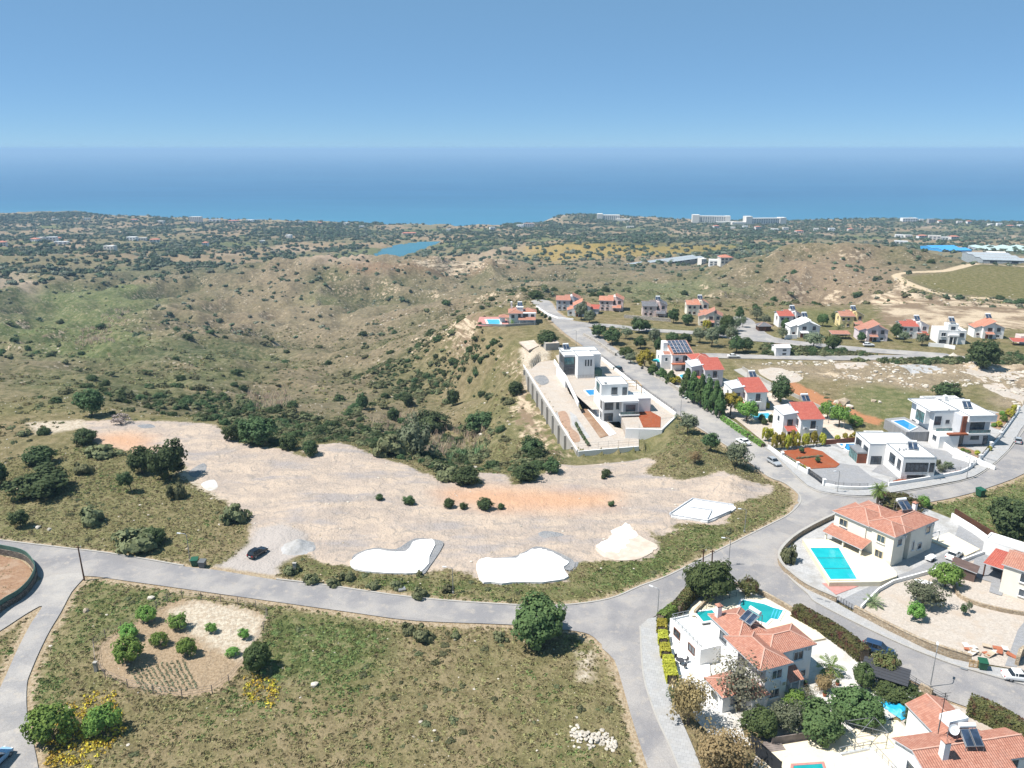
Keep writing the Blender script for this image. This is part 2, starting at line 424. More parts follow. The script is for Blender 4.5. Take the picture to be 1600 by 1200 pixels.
# ---- ground covers
def asphalt(name, base):
    t = NT(name); p = t.pos()
    n1 = t.noise(p, 6.0, 5, 0.7); n2 = t.noise(p, 0.16, 4); n3 = t.noise(t.scale(p, (1, 1, 1)), 0.7, 3)
    k = t.ramp(n1, 0.3, 0.7, 0.86, 1.12)
    c = t.mix(t.ramp(n2, 0.35, 0.65), (base[0] * 0.82, base[1] * 0.82, base[2] * 0.84, 1), (base[0] * 1.18, base[1] * 1.14, base[2] * 1.08, 1))
    c = t.mix(t.math('MULTIPLY', t.ramp(n3, 0.52, 0.72), 0.8), c, (base[0] * 1.25, base[1] * 1.17, base[2] * 1.05, 1))
    w = t.voro(t.scale(p, (0.5, 0.5, 0)), 0.35, 'DISTANCE_TO_EDGE', 'Distance')
    pt = t.n('SeparateColor'); t.set(pt.inputs[0], t.voro(t.scale(p, (1, 1, 0)), 0.11, 'F1', 'Color'))
    c = t.mix(t.ramp(pt.outputs[0], 0.55, 0.9, 0, 0.35), c, (base[0] * 0.72, base[1] * 0.72, base[2] * 0.74, 1))
    c = t.mix(t.math('MULTIPLY', t.ramp(w, 0.0, 0.012, 1, 0), 0.18), c, (base[0] * 0.5, base[1] * 0.5, base[2] * 0.5, 1))
    cb = t.n('CombineColor'); [t.set(cb.inputs[i], k) for i in range(3)]
    c = t.mix(1.0, c, cb.outputs[0], 'MULTIPLY')
    t.bump(n1, 0.02)
    M[name] = t.fin(c, 0.9, spec=0.2)
asphalt('asphalt', (0.262, 0.252, 0.248))
asphalt('asphalt_pale', (0.295, 0.284, 0.275))
def paving(name, c1, c2, sx, sy, ang=0.0, joint=0.012):
    t = NT(name); p = t.pos()
    mp = t.n('Mapping'); t.set(mp.inputs[0], p); mp.inputs['Rotation'].default_value = (0, 0, ang)
    br = t.n('TexBrick'); t.set(br.inputs['Vector'], mp.outputs[0])
    br.inputs['Scale'].default_value = 1.0; br.inputs['Brick Width'].default_value = sx; br.inputs['Row Height'].default_value = sy
    br.inputs['Mortar Size'].default_value = joint
    br.inputs['Color1'].default_value = c1; br.inputs['Color2'].default_value = c2; br.inputs['Mortar'].default_value = (c1[0] * 0.6, c1[1] * 0.6, c1[2] * 0.58, 1)
    c = t.mix(t.math('MULTIPLY', t.ramp(t.noise(p, 0.5, 4), 0.45, 0.75), 0.5), br.outputs[0], (c1[0] * 1.15, c1[1] * 1.08, c1[2] * 0.98, 1))
    t.bump(br.outputs['Fac'], 0.01, -1.0)
    M[name] = t.fin(c, 0.9, spec=0.2)
paving('pavement_slabs', (0.31, 0.305, 0.30, 1), (0.36, 0.355, 0.35, 1), 0.6, 0.6, 0.3)
paving('grey_cobbles', (0.235, 0.235, 0.24, 1), (0.29, 0.29, 0.30, 1), 0.4, 0.22, 0.5)
paving('red_brick_paving', (0.25, 0.07, 0.05, 1), (0.30, 0.09, 0.06, 1), 0.4, 0.2, 0.4)
def gravel(name, c1, c2, c3, sc=5.0, bump=0.05):
    t = NT(name); p = t.pos()
    cell = t.voro(p, sc, 'F1', 'Color'); sx = t.n('SeparateColor'); t.set(sx.inputs[0], cell)
    c = t.mix(sx.outputs[0], c1, c2)
    c = t.mix(t.math('MULTIPLY', t.ramp(t.noise(p, 0.35, 5, 0.6), 0.45, 0.7), 0.8), c, c3)
    t.bump(t.math('ADD', t.voro(p, sc), t.noise(p, 1.1, 4)), bump)
    M[name] = t.fin(c, 0.95, spec=0.1)
gravel('gravel_white', (0.48, 0.46, 0.43, 1), (0.60, 0.57, 0.53, 1), (0.40, 0.37, 0.32, 1))
gravel('gravel_grey', (0.33, 0.325, 0.32, 1), (0.43, 0.42, 0.41, 1), (0.28, 0.265, 0.245, 1))
gravel('gravel_earth', (0.36, 0.315, 0.27, 1), (0.46, 0.405, 0.35, 1), (0.40, 0.33, 0.265, 1), 4.0)
gravel('soil_red', (0.235, 0.062, 0.026, 1), (0.29, 0.085, 0.038, 1), (0.25, 0.10, 0.055, 1), 3.0)
gravel('soil_brown', (0.22, 0.13, 0.08, 1), (0.30, 0.19, 0.12, 1), (0.34, 0.25, 0.18, 1), 3.0)
gravel('crushed_dark', (0.17, 0.175, 0.18, 1), (0.25, 0.25, 0.255, 1), (0.3, 0.285, 0.27, 1), 3.5, 0.12)
gravel('screed_white', (0.70, 0.69, 0.67, 1), (0.76, 0.75, 0.73, 1), (0.62, 0.6, 0.56, 1), 1.0, 0.01)
gravel('screed_dusty', (0.47, 0.39, 0.32, 1), (0.54, 0.46, 0.38, 1), (0.42, 0.33, 0.26, 1), 1.0, 0.01)
# ---- water
def water(name, c, c2, rough, wave, amp, sc2=0.6):
    t = NT(name); p = t.pos()
    t.bump(t.noise(t.scale(p, (1, 1.0, 1)), wave, 3), amp)
    M[name] = t.fin(t.mix(t.ramp(t.noise(p, sc2, 3), 0.35, 0.65), c, c2), rough, spec=0.45)
water('pool_turquoise', (0.006, 0.335, 0.365, 1), (0.010, 0.38, 0.40, 1), 0.06, 1.6, 0.03)
water('pool_teal', (0.012, 0.25, 0.26, 1), (0.02, 0.30, 0.30, 1), 0.06, 1.6, 0.03)
water('pool_blue', (0.02, 0.20, 0.46, 1), (0.03, 0.25, 0.52, 1), 0.06, 1.6, 0.03)
water('pool_sky', (0.05, 0.36, 0.50, 1), (0.08, 0.42, 0.54, 1), 0.06, 1.6, 0.03)
t = NT('sea_water'); p = t.pos()
st = t.scale(p, (0.0012, 0.0052, 0.0))
n1 = t.noise(st, 1.0, 5, 0.6); n2 = t.noise(t.scale(p, (0.0003, 0.0011, 0)), 1.0, 3)
cc = t.mix(t.ramp(n1, 0.4, 0.66), (0.010, 0.082, 0.175, 1), (0.020, 0.115, 0.22, 1))
cc = t.mix(t.math('MULTIPLY', t.ramp(n2, 0.45, 0.65), 0.5), cc, (0.024, 0.125, 0.225, 1))
sy = t.n('SeparateXYZ'); t.set(sy.inputs[0], p)
sh = t.ramp(t.math('ADD', sy.outputs[1], t.math('MULTIPLY', n2, 1500)), 3100, 4900, 1, 0)      # paler shallows along the shore
cc = t.mix(t.math('MULTIPLY', sh, 0.65), cc, (0.055, 0.20, 0.28, 1))
t.bump(t.noise(t.scale(p, (0.02, 0.05, 0)), 1.0, 4), 0.6, 0.5)
M['sea_water'] = t.fin(cc, 0.35, spec=0.25)
water('lake_water', (0.03, 0.13, 0.16, 1), (0.035, 0.15, 0.18, 1), 0.25, 0.05, 0.1, 0.02)
# ---- leaves and bark
def leaves(name, c1, c2, c3=None, trans=0.36):
    t = NT(name); p = t.pos()
    oi = t.n('ObjectInfo').outputs['Random']
    rnd = t.attr('rnd')
    c = t.mix(rnd, c1, c2)
    if c3 is not None: c = t.mix(t.ramp(t.noise(p, 0.9, 3), 0.5, 0.7), c, c3)
    h = t.n('HueSaturation'); h.inputs['Saturation'].default_value = 0.95
    t.set(h.inputs['Value'], t.ramp(oi, 0, 1, 0.95, 1.55)); t.set(h.inputs['Hue'], t.ramp(oi, 0, 1, 0.475, 0.518)); t.set(h.inputs['Color'], c)
    t.b.inputs['Subsurface Weight'].default_value = 0.0
    m = t.fin(h.outputs[0], 0.75, spec=0.12)
    if trans:
        tr = t.n('BsdfTranslucent'); t.set(tr.inputs[0], h.outputs[0])
        ms = t.n('MixShader'); ms.inputs[0].default_value = trans
        t.t.links.new(t.b.outputs[0], ms.inputs[1]); t.t.links.new(tr.outputs[0], ms.inputs[2]); t.t.links.new(ms.outputs[0], t.out.inputs[0])
    M[name] = m
leaves('leaf_dark', (0.046, 0.078, 0.031, 1), (0.093, 0.132, 0.053, 1))
leaves('leaf_carob', (0.054, 0.090, 0.031, 1), (0.116, 0.163, 0.056, 1))
leaves('leaf_olive', (0.109, 0.132, 0.074, 1), (0.194, 0.217, 0.132, 1))
leaves('leaf_bright', (0.093, 0.186, 0.034, 1), (0.186, 0.295, 0.062, 1))
leaves('leaf_yellow', (0.25, 0.24, 0.022, 1), (0.38, 0.35, 0.04, 1))
leaves('leaf_hedge_red', (0.078, 0.096, 0.034, 1), (0.155, 0.155, 0.054, 1), (0.12, 0.06, 0.035, 1))
leaves('leaf_conifer', (0.050, 0.093, 0.031, 1), (0.101, 0.155, 0.050, 1))
leaves('leaf_brown', (0.26, 0.21, 0.085, 1), (0.38, 0.31, 0.14, 1))
leaves('leaf_grey', (0.135, 0.135, 0.085, 1), (0.22, 0.21, 0.14, 1))
leaves('leaf_palm', (0.116, 0.155, 0.070, 1), (0.217, 0.248, 0.116, 1))
leaves('leaf_scrub', (0.105, 0.118, 0.055, 1), (0.185, 0.19, 0.095, 1))
leaves('leaf_far', (0.053, 0.078, 0.043, 1), (0.096, 0.124, 0.068, 1), trans=0.0)
leaves('leaf_far_grey', (0.109, 0.124, 0.085, 1), (0.171, 0.178, 0.124, 1), trans=0.0)
leaves('grass_tuft', (0.175, 0.156, 0.066, 1), (0.25, 0.215, 0.105, 1), (0.16, 0.16, 0.058, 1), trans=0.25)
leaves('grass_green', (0.105, 0.145, 0.04, 1), (0.165, 0.195, 0.07, 1), trans=0.25)
leaves('flower_yellow', (0.350, 0.270, 0.020, 1), (0.480, 0.360, 0.030, 1), trans=0.1)
leaves('reed_dry', (0.40, 0.31, 0.21, 1), (0.52, 0.42, 0.31, 1), trans=0.4)
leaves('reed_green', (0.124, 0.202, 0.093, 1), (0.186, 0.264, 0.124, 1), trans=0.1)
leaves('twig_grey', (0.200, 0.160, 0.140, 1), (0.300, 0.250, 0.220, 1), trans=0.0)
leaves('flower_pink', (0.350, 0.100, 0.140, 1), (0.280, 0.160, 0.120, 1), trans=0.1)
mottled('bark', (0.10, 0.075, 0.05, 1), (0.18, 0.14, 0.10, 1), 6, 0.95, 0.03)
mottled('palm_trunk', (0.14, 0.10, 0.07, 1), (0.22, 0.17, 0.12, 1), 8, 0.95, 0.05)
# ---- the land itself
t = NT('land'); p = t.pos()
mac = t.attr('macro', 'Color')
fine = t.noise(p, 2.2, 3, 0.7); mid = t.noise(p, 0.35, 4, 0.65); big = t.noise(p, 0.045, 3, 0.6)
k = t.math('MULTIPLY', t.ramp(fine, 0.25, 0.75, 0.72, 1.28), t.ramp(mid, 0.3, 0.7, 0.8, 1.2))
cb = t.n('CombineColor'); [t.set(cb.inputs[i], k) for i in range(3)]
c = t.mix(1.0, mac, cb.outputs[0], 'MULTIPLY')
dry = t.attr('dryness')
c = t.mix(t.math('MULTIPLY', t.ramp(t.math('ADD', mid, t.math('MULTIPLY', fine, 0.4)), 0.62, 0.86), dry), c, (0.24, 0.185, 0.115, 1))     # bare soil between plants
rock = t.attr('rock')
vr = t.voro(p, 0.32, 'F1', 'Distance'); vr2 = t.voro(p, 0.9, 'F1', 'Distance')
rk = t.math('MULTIPLY', t.ramp(t.math('ADD', vr, t.math('MULTIPLY', t.noise(p, 0.02, 3), -0.25)), 0.14, 0.04), t.ramp(big, 0.40, 0.6))
rk = t.math('MAXIMUM', rk, t.math('MULTIPLY', t.ramp(vr2, 0.16, 0.08), t.ramp(mid, 0.5, 0.62)))
c = t.mix(t.math('MULTIPLY', rk, rock, clamp=True), c, (0.38, 0.32, 0.25, 1))
# outcrop: bare pale rock with level ledges
oc = t.attr('outcrop')
sz = t.n('SeparateXYZ'); t.set(sz.inputs[0], p)
ledge = t.noise(t.scale(p, (0.05, 0.05, 0.9)), 1.0, 5, 0.65)
oc_c = t.mix(t.ramp(ledge, 0.42, 0.58), (0.20, 0.145, 0.095, 1), (0.47, 0.375, 0.265, 1))
oc_c = t.mix(t.ramp(fine, 0.55, 0.7), oc_c, (0.20, 0.15, 0.10, 1))
c = t.mix(t.ramp(t.math('ADD', oc, t.math('MULTIPLY', t.math('SUBTRACT', mid, 0.5), 1.6)), 0.35, 0.65), c, oc_c)
edge = t.math('ADD', t.math('MULTIPLY', t.math('SUBTRACT', mid, 0.5), 5.0), t.math('MULTIPLY', t.math('SUBTRACT', fine, 0.5), 2.2))
def over(c, name, col, w=0.5, jag=1.0):
    s = t.math('ADD', t.attr(name), t.math('MULTIPLY', edge, jag))
    return t.mix(t.ramp(s, -w, w), c, col), s
# cleared building ground: pale crushed limestone with grey tracks and paler and pinker drifts
g1 = t.noise(t.scale(p, (0.10, 0.22, 0.1)), 1.0, 6, 0.62); g2 = t.noise(p, 1.3, 5, 0.7); vg = t.voro(p, 2.4, 'F1', 'Color')
sg = t.n('SeparateColor'); t.set(sg.inputs[0], vg)
cc = t.mix(t.ramp(g1, 0.40, 0.60), (0.358, 0.293, 0.243, 1), (0.440, 0.352, 0.276, 1))
cc = t.mix(t.ramp(t.noise(t.scale(p, (0.06, 0.16, 0.1)), 1.0, 5, 0.6), 0.50, 0.66), cc, (0.305, 0.268, 0.248, 1))
cc = t.mix(t.math('MULTIPLY', t.ramp(g2, 0.58, 0.72), 0.5), cc, (0.50, 0.42, 0.34, 1))
cc = t.mix(t.math('MULTIPLY', t.ramp(sg.outputs[0], 0.7, 1.0), 0.4), cc, (0.27, 0.24, 0.215, 1))
tr_ = t.math('SINE', t.math('MULTIPLY', t.math('ADD', t.math('ADD', t.math('MULTIPLY', sz.outputs[0], 0.25), sz.outputs[1]), t.math('MULTIPLY', big, 55)), 1.5))
cc = t.mix(t.math('MULTIPLY', t.math('MULTIPLY', t.ramp(tr_, 0.72, 1.0), t.ramp(mid, 0.40, 0.56)), 0.75), cc, (0.27, 0.235, 0.205, 1))
orange = t.attr('sd_orange')
cc = t.mix(t.ramp(t.math('ADD', orange, t.math('MULTIPLY', edge, 0.6)), -5.5, 5.0, 0, 0.8), cc, (0.50, 0.285, 0.165, 1))
c, _s = over(c, 'sd_clear', cc, 0.6, 0.95)
c, _s = over(c, 'sd_entry', (0.365, 0.325, 0.295, 1), 1.2, 0.5)
gs = t.mix(t.ramp(fine, 0.35, 0.65), (0.24, 0.175, 0.11, 1), (0.34, 0.255, 0.17, 1))
c, _s = over(c, 'sd_garden', gs, 0.5, 0.3)
gp_ = t.mix(t.ramp(g2, 0.4, 0.6), (0.36, 0.29, 0.215, 1), (0.48, 0.42, 0.33, 1))
c, _s = over(c, 'sd_pale', gp_, 1.2, 0.6)
c, _s = over(c, 'sd_redbank', (0.36, 0.17, 0.085, 1), 1.0, 0.7)
c, _s = over(c, 'sd_track', (0.47, 0.37, 0.25, 1), 0.8, 0.35)
c, _s = over(c, 'sd_verge', t.mix(t.ramp(fine, 0.4, 0.6), (0.27, 0.20, 0.125, 1), (0.36, 0.29, 0.2, 1)), 0.6, 0.35)
t.bump(t.math('ADD', t.math('MULTIPLY', fine, 0.4), mid), 0.7, 0.9)
M['land'] = t.fin(c, 0.95, spec=0.08)
# ------------------------------------------------------------------ object helpers
def link(name, data, parent=None, loc=None, rz=0.0, kind=None):
    o = bpy.data.objects.new(name, data); COL.objects.link(o)
    if parent is not None: o.parent = parent
    if loc is not None: o.location = loc
    if rz: o.rotation_euler = (0, 0, rz)
    if kind: o['kind'] = kind
    return o
def tag(o, label, cat, group=None):
    o['label'] = label; o['category'] = cat
    if group: o['group'] = group
    return o
def thing(name, label, cat, loc=(0, 0, 0), rz=0.0, group=None):
    return tag(link(name, None, None, loc, rz), label, cat, group)
def mesh_np(name, verts, faces, mat, smooth=False):
    """faces: (n,3) or (n,4) array"""
    me = bpy.data.meshes.new(name)
    verts = np.asarray(verts, np.float32); faces = np.asarray(faces, np.int32)
    n, k = faces.shape
    me.vertices.add(len(verts)); me.vertices.foreach_set('co', verts.ravel())
    me.loops.add(n * k); me.loops.foreach_set('vertex_index', faces.ravel())
    me.polygons.add(n); me.polygons.foreach_set('loop_start', np.arange(0, n * k, k, dtype=np.int32))
    if smooth: me.polygons.foreach_set('use_smooth', np.ones(n, bool))
    me.update(calc_edges=True)
    for m in (mat if isinstance(mat, (list, tuple)) else [mat]): me.materials.append(m)
    return me
class MB:
    """collects boxes, prisms, tubes and sheets into one mesh"""
    def __init__(self): self.v = []; self.f = []; self.uv = []; self.mi = []
    def face(self, pts, uv=None, mi=0):
        i = len(self.v); self.v += [tuple(p) for p in pts]; self.f.append(tuple(range(i, i + len(pts)))); self.uv.append(uv); self.mi.append(mi)
    def box(self, x0, x1, y0, y1, z0, z1, mi=0):
        p = [(x0, y0, z0), (x1, y0, z0), (x1, y1, z0), (x0, y1, z0), (x0, y0, z1), (x1, y0, z1), (x1, y1, z1), (x0, y1, z1)]
        for a in ((0, 3, 2, 1), (4, 5, 6, 7), (0, 1, 5, 4), (1, 2, 6, 5), (2, 3, 7, 6), (3, 0, 4, 7)): self.face([p[k] for k in a], mi=mi)
    def obox(self, c, ax, ay, az, mi=0):
        """box about centre c with half-axis vectors"""
        c, ax, ay, az = Vector(c), Vector(ax), Vector(ay), Vector(az)
        p = [c + sx * ax + sy * ay + sz * az for sz in (-1, 1) for sx, sy in ((-1, -1), (1, -1), (1, 1), (-1, 1))]
        for a in ((0, 3, 2, 1), (4, 5, 6, 7), (0, 1, 5, 4), (1, 2, 6, 5), (2, 3, 7, 6), (3, 0, 4, 7)): self.face([p[k] for k in a], mi=mi)
    def bar(self, a, b, w=0.05, h=None, mi=0):
        a, b = Vector(a), Vector(b); d = b - a
        if d.length < 1e-6: return
        d.normalize(); s = d.cross(Vector((0, 0, 1)))
        if s.length < 1e-3: s = Vector((1, 0, 0))
        s.normalize(); u = s.cross(d)
        self.obox((a + b) / 2, (b - a) / 2, s * w / 2, u * (h or w) / 2, mi)
    def prism(self, pts, z0, z1, mi=0, sides=True, top=True):
        """pts counter-clockwise"""
        pts = [tuple(p[:2]) for p in pts]
        ar = sum(pts[i][0] * pts[(i + 1) % len(pts)][1] - pts[(i + 1) % len(pts)][0] * pts[i][1] for i in range(len(pts)))
        if ar < 0: pts = pts[::-1]
        n = len(pts)
        zt = z1 if callable(z1) else (lambda x, y: z1)
        zb = z0 if callable(z0) else (lambda x, y: z0)
        if top:
            for tri in tessellate_polygon([[Vector((x, y, 0)) for x, y in pts]]):
                q = [pts[i] for i in tri]
                a = (q[1][0] - q[0][0]) * (q[2][1] - q[0][1]) - (q[2][0] - q[0][0]) * (q[1][1] - q[0][1])
                if a < 0: q = q[::-1]
                self.face([(x, y, zt(x, y)) for x, y in q], mi=mi)
        if sides:
            for i in range(n):
                a, b = pts[i], pts[(i + 1) % n]
                self.face([(*a, zb(*a)), (*b, zb(*b)), (*b, zt(*b)), (*a, zt(*a))], mi=mi)
    def tube(self, pts, r0, r1=None, n=8, mi=0, cap=True):
        pts = [Vector(p) for p in pts]; r1 = r0 if r1 is None else r1
        rings = []
        for i, p in enumerate(pts):
            d = (pts[min(i + 1, len(pts) - 1)] - pts[max(i - 1, 0)]).normalized()
            s = d.cross(Vector((0, 0, 1)))
            if s.length < 1e-2: s = d.cross(Vector((0, 1, 0)))
            s.normalize(); u = s.cross(d); r = r0 + (r1 - r0) * i / max(len(pts) - 1, 1)
            b = len(self.v)
            self.v += [tuple(p + r * (math.cos(2 * math.pi * k / n) * s + math.sin(2 * math.pi * k / n) * u)) for k in range(n)]
            rings.append(b)
        for a, b in zip(rings, rings[1:]):
            for k in range(n):
                self.f.append((a + k, a + (k + 1) % n, b + (k + 1) % n, b + k)); self.uv.append(None); self.mi.append(mi)
        if cap:
            self.f.append(tuple(rings[0] + k for k in range(n))[::-1]); self.uv.append(None); self.mi.append(mi)
            self.f.append(tuple(rings[-1] + k for k in range(n))); self.uv.append(None); self.mi.append(mi)
    def strip(self, line, w0, w1, z0, z1, mi=0, base=None):
        """a wall or kerb along a polyline between two sideways offsets"""
        line = [Vector((p[0], p[1])) for p in line]; n = len(line); L = []; Rr = []
        for i in range(n):
            d = (line[min(i + 1, n - 1)] - line[max(i - 1, 0)]).normalized(); s = Vector((-d.y, d.x))
            L.append(line[i] + s * w0); Rr.append(line[i] + s * w1)
        bz = base or (lambda x, y: 0.0)
        for i in range(n - 1):
            a, b, c, d = L[i], L[i + 1], Rr[i + 1], Rr[i]
            q = [(p.x, p.y, bz(p.x, p.y)) for p in (a, b, c, d)]
            lo = [(x, y, z + z0) for x, y, z in q]; hi = [(x, y, z + z1) for x, y, z in q]
            self.face(hi, mi=mi); self.face([lo[1], lo[0], hi[0], hi[1]], mi=mi); self.face([lo[3], lo[2], hi[2], hi[3]], mi=mi)
            if i == 0: self.face([lo[0], lo[3], hi[3], hi[0]], mi=mi)
            if i == n - 2: self.face([lo[2], lo[1], hi[1], hi[2]], mi=mi)
    def mesh(self, name, mat, smooth=False):
        me = bpy.data.meshes.new(name); me.from_pydata(self.v, [], self.f)
        for m in (mat if isinstance(mat, (list, tuple)) else [mat]): me.materials.append(m if not isinstance(m, str) else M[m])
        if any(u is not None for u in self.uv):
            ul = me.uv_layers.new(name='UVMap')
            for poly, u in zip(me.polygons, self.uv):
                if u is not None:
                    for li, q in zip(poly.loop_indices, u): ul.data[li].uv = q
        if any(self.mi):
            for poly, k in zip(me.polygons, self.mi): poly.material_index = k
        if smooth:
            for poly in me.polygons: poly.use_smooth = True
        bm = bmesh.new(); bm.from_mesh(me); bmesh.ops.remove_doubles(bm, verts=bm.verts, dist=1e-4) if smooth else None
        bmesh.ops.recalc_face_normals(bm, faces=bm.faces); bm.to_mesh(me); bm.free()
        return me
    def build(self, name, mat, parent=None, loc=None, rz=0.0, kind=None, smooth=False):
        return link(name, self.mesh(name, mat, smooth), parent, loc, rz, kind)

# ------------------------------------------------------------------ roads, pavements and yards as outlines read off the ground plane
ROADS = dict(
  main=[(-40, 839), (0, 845), (100, 857), (175, 866), (287, 885), (340, 891), (430, 906), (500, 914), (650, 935), (800, 946), (875, 947), (950, 937), (1000, 917), (1045, 900), (1120, 862), (1200, 822), (1232, 805), (1250, 785),
        (1300, 800), (1250, 837), (1220, 862), (1216, 880), (1232, 903), (1150, 912), (1110, 905), (1072, 917), (1050, 945), (1025, 962), (1000, 978), (1001, 1000), (950, 1010), (940, 1007), (920, 991), (882, 984), (795, 976), (650, 970), (550, 957), (400, 936), (200, 908), (132, 900), (67, 906), (52, 882), (25, 868), (0, 863), (-40, 858)],
  street=[(1250, 788), (1247, 772), (1225, 755), (1200, 745), (1170, 722), (1125, 690), (1057, 647), (1020, 622), (982, 598), (940, 560), (910, 540), (882, 520), (860, 500), (842, 482), (830, 470), (858, 470), (872, 488), (895, 502), (920, 512), (950, 536), (985, 562), (1020, 585), (1080, 625), (1130, 657), (1200, 704), (1221, 722), (1262, 760), (1300, 772), (1310, 800)],
  east_road=[(1300, 772), (1350, 776), (1400, 770), (1500, 752), (1537, 737), (1575, 705), (1595, 672), (1620, 640), (1660, 640), (1660, 700), (1600, 740), (1550, 760), (1512, 772), (1450, 785), (1340, 799), (1300, 806), (1250, 812), (1240, 800)],
  lane_down=[(1216, 878), (1232, 903), (1262, 930), (1275, 943), (1337, 975), (1412, 1010), (1475, 1035), (1512, 1047), (1600, 1072), (1680, 1090), (1680, 1165), (1600, 1137), (1540, 1115), (1475, 1092), (1450, 1077), (1400, 1050), (1350, 1012), (1290, 985), (1237, 955), (1185, 922), (1150, 905)],
  lane_south=[(940, 1005), (960, 1032), (975, 1080), (990, 1132), (1012, 1200), (1030, 1260), (1080, 1260), (1050, 1175), (1025, 1120), (1007, 1065), (1002, 1020), (1000, 980)],
  farm_lane=[(132, 898), (112, 925), (95, 957), (78, 985), (62, 1017), (48, 1050), (42, 1070), (42, 1112), (50, 1150), (60, 1200), (70, 1260), (-30, 1260), (-30, 1120), (0, 1075), (25, 1020), (48, 975), (66, 947), (40, 960), (0, 986), (-60, 1020), (-60, 985), (0, 956), (40, 932), (60, 908), (90, 898)])
FAR_ROADS = dict(
  upper_street=[(1142, 496), (1170, 497), (1186, 510), (1210, 527), (1275, 536), (1350, 543), (1430, 549), (1480, 553), (1480, 558), (1420, 555), (1350, 550), (1275, 543), (1200, 535), (1160, 530), (1148, 512)],
  lower_street=[(1098, 552), (1200, 555), (1300, 556), (1400, 555), (1500, 556), (1500, 561), (1400, 562), (1300, 563), (1200, 561), (1110, 559)],
  cross_lane=[(880, 500), (925, 505), (960, 507), (1010, 513), (1060, 516), (1115, 519), (1150, 524), (1150, 530), (1110, 525), (1060, 521), (1005, 518), (960, 512), (920, 511), (890, 506)])
RW = {k: np.array(Z(v)) for k, v in ROADS.items()}
FW = {k: np.array(Z(v)) for k, v in FAR_ROADS.items()}
PAVE = dict(   # raised pavements
  street_pavement=[(1020, 580), (1040, 590), (1100, 630), (1150, 662), (1205, 702), (1225, 715), (1262, 738), (1287, 760), (1320, 766), (1355, 766), (1392, 760), (1500, 742), (1530, 722), (1562, 685), (1580, 660), (1600, 632), (1618, 640), (1595, 671), (1575, 704), (1537, 736), (1500, 751), (1400, 769), (1350, 775), (1300, 771), (1262, 759), (1221, 721), (1200, 703), (1130, 656), (1080, 624), (1020, 584)],
  corner_pavement=[(1025, 965), (1027, 985), (1037, 1035), (1050, 1090), (1075, 1150), (1095, 1200), (1110, 1260), (1081, 1260), (1051, 1175), (1026, 1120), (1008, 1065), (1003, 1020), (1001, 978)],
  lane_pavement=[(1220, 868), (1234, 898), (1265, 922), (1307, 943), (1335, 959), (1450, 1017), (1517, 1037), (1600, 1050), (1680, 1065), (1680, 1089), (1600, 1071), (1512, 1046), (1475, 1034), (1412, 1009), (1337, 974), (1275, 942), (1262, 929), (1233, 902), (1217, 878)])
PW = {k: np.array(Z(v)) for k, v in PAVE.items()}
CLEAR = Z([(130, 657), (240, 656), (325, 660), (350, 672), (375, 690), (400, 697), (440, 700), (480, 714), (470, 692), (525, 692), (575, 707), (625, 722), (692, 748), (760, 757), (735, 730), (790, 738), (800, 757), (825, 752), (872, 725), (900, 714),
           (1000, 709), (1010, 717), (1025, 727), (1005, 739), (1062, 750), (1125, 742), (1160, 755), (1205, 758), (1205, 772), (1150, 787), (1130, 820), (1080, 818), (1042, 822), (1062, 827), (1035, 838), (1012, 828), (1032, 857), (1017, 870), (975, 877), (935, 875),
           (890, 884), (884, 908), (760, 912), (742, 900), (700, 888), (660, 895), (556, 888), (500, 877), (475, 865), (432, 887), (430, 907), (340, 892), (322, 888), (345, 882), (367, 870), (392, 845), (390, 825), (394, 812), (347, 780), (300, 755), (287, 740), (290, 725), (250, 722), (210, 707), (180, 700), (152, 692), (135, 672)])
ORANGE = [Z([(158, 680), (200, 676), (235, 684), (225, 697), (240, 708), (205, 706), (170, 698), (150, 690)]), Z([(690, 768), (760, 762), (880, 768), (960, 772), (950, 790), (880, 797), (790, 797), (700, 782)])]
ENTRY = Z([(322, 890), (345, 880), (367, 868), (392, 845), (400, 825), (440, 820), (480, 835), (470, 862), (435, 885), (428, 907)])
GARDEN = Z([(147, 1012), (165, 997), (190, 985), (220, 965), (245, 952), (262, 940), (285, 934), (345, 940), (400, 950), (418, 962), (412, 985), (398, 1012), (382, 1040), (358, 1068), (332, 1085), (285, 1092), (240, 1085), (200, 1075), (165, 1060), (150, 1040)])
PALE = [Z([(262, 955), (300, 938), (380, 950), (412, 965), (400, 1010), (375, 1030), (340, 1015), (300, 990)]), Z([(905, 1020), (925, 1018), (925, 1062), (905, 1060)]), Z([(255, 700), (300, 745), (345, 780), (320, 770), (280, 745)]),
        Z([(820, 575), (850, 570), (860, 545), (830, 532), (812, 540)]), Z([(40, 660), (128, 655), (135, 668), (60, 680)])]
REDBANK = [Z([(1215, 590), (1240, 596), (1300, 625), (1350, 648), (1380, 655), (1372, 664), (1300, 645), (1250, 622), (1215, 605)])]
TRACK1 = Z([(1600, 472), (1540, 466), (1500, 464), (1470, 459), (1440, 450), (1415, 440), (1400, 430), (1415, 426), (1470, 424), (1500, 418), (1530, 412), (1600, 416), (1700, 420)], -17.0)
DIRT = [Z([(1160, 572), (1230, 566), (1340, 560), (1430, 560), (1600, 560), (1700, 570), (1700, 690), (1600, 655), (1590, 645), (1520, 600), (1440, 610), (1360, 600), (1250, 588), (1180, 582)])]
MEADOW = Z([(1360, 600), (1440, 610), (1450, 640), (1400, 660), (1360, 650), (1320, 625), (1330, 605)])
FIELD = Z([(1415, 432), (1470, 426), (1530, 414), (1600, 418), (1700, 424), (1700, 470), (1600, 468), (1500, 460), (1450, 450)], -17.0)
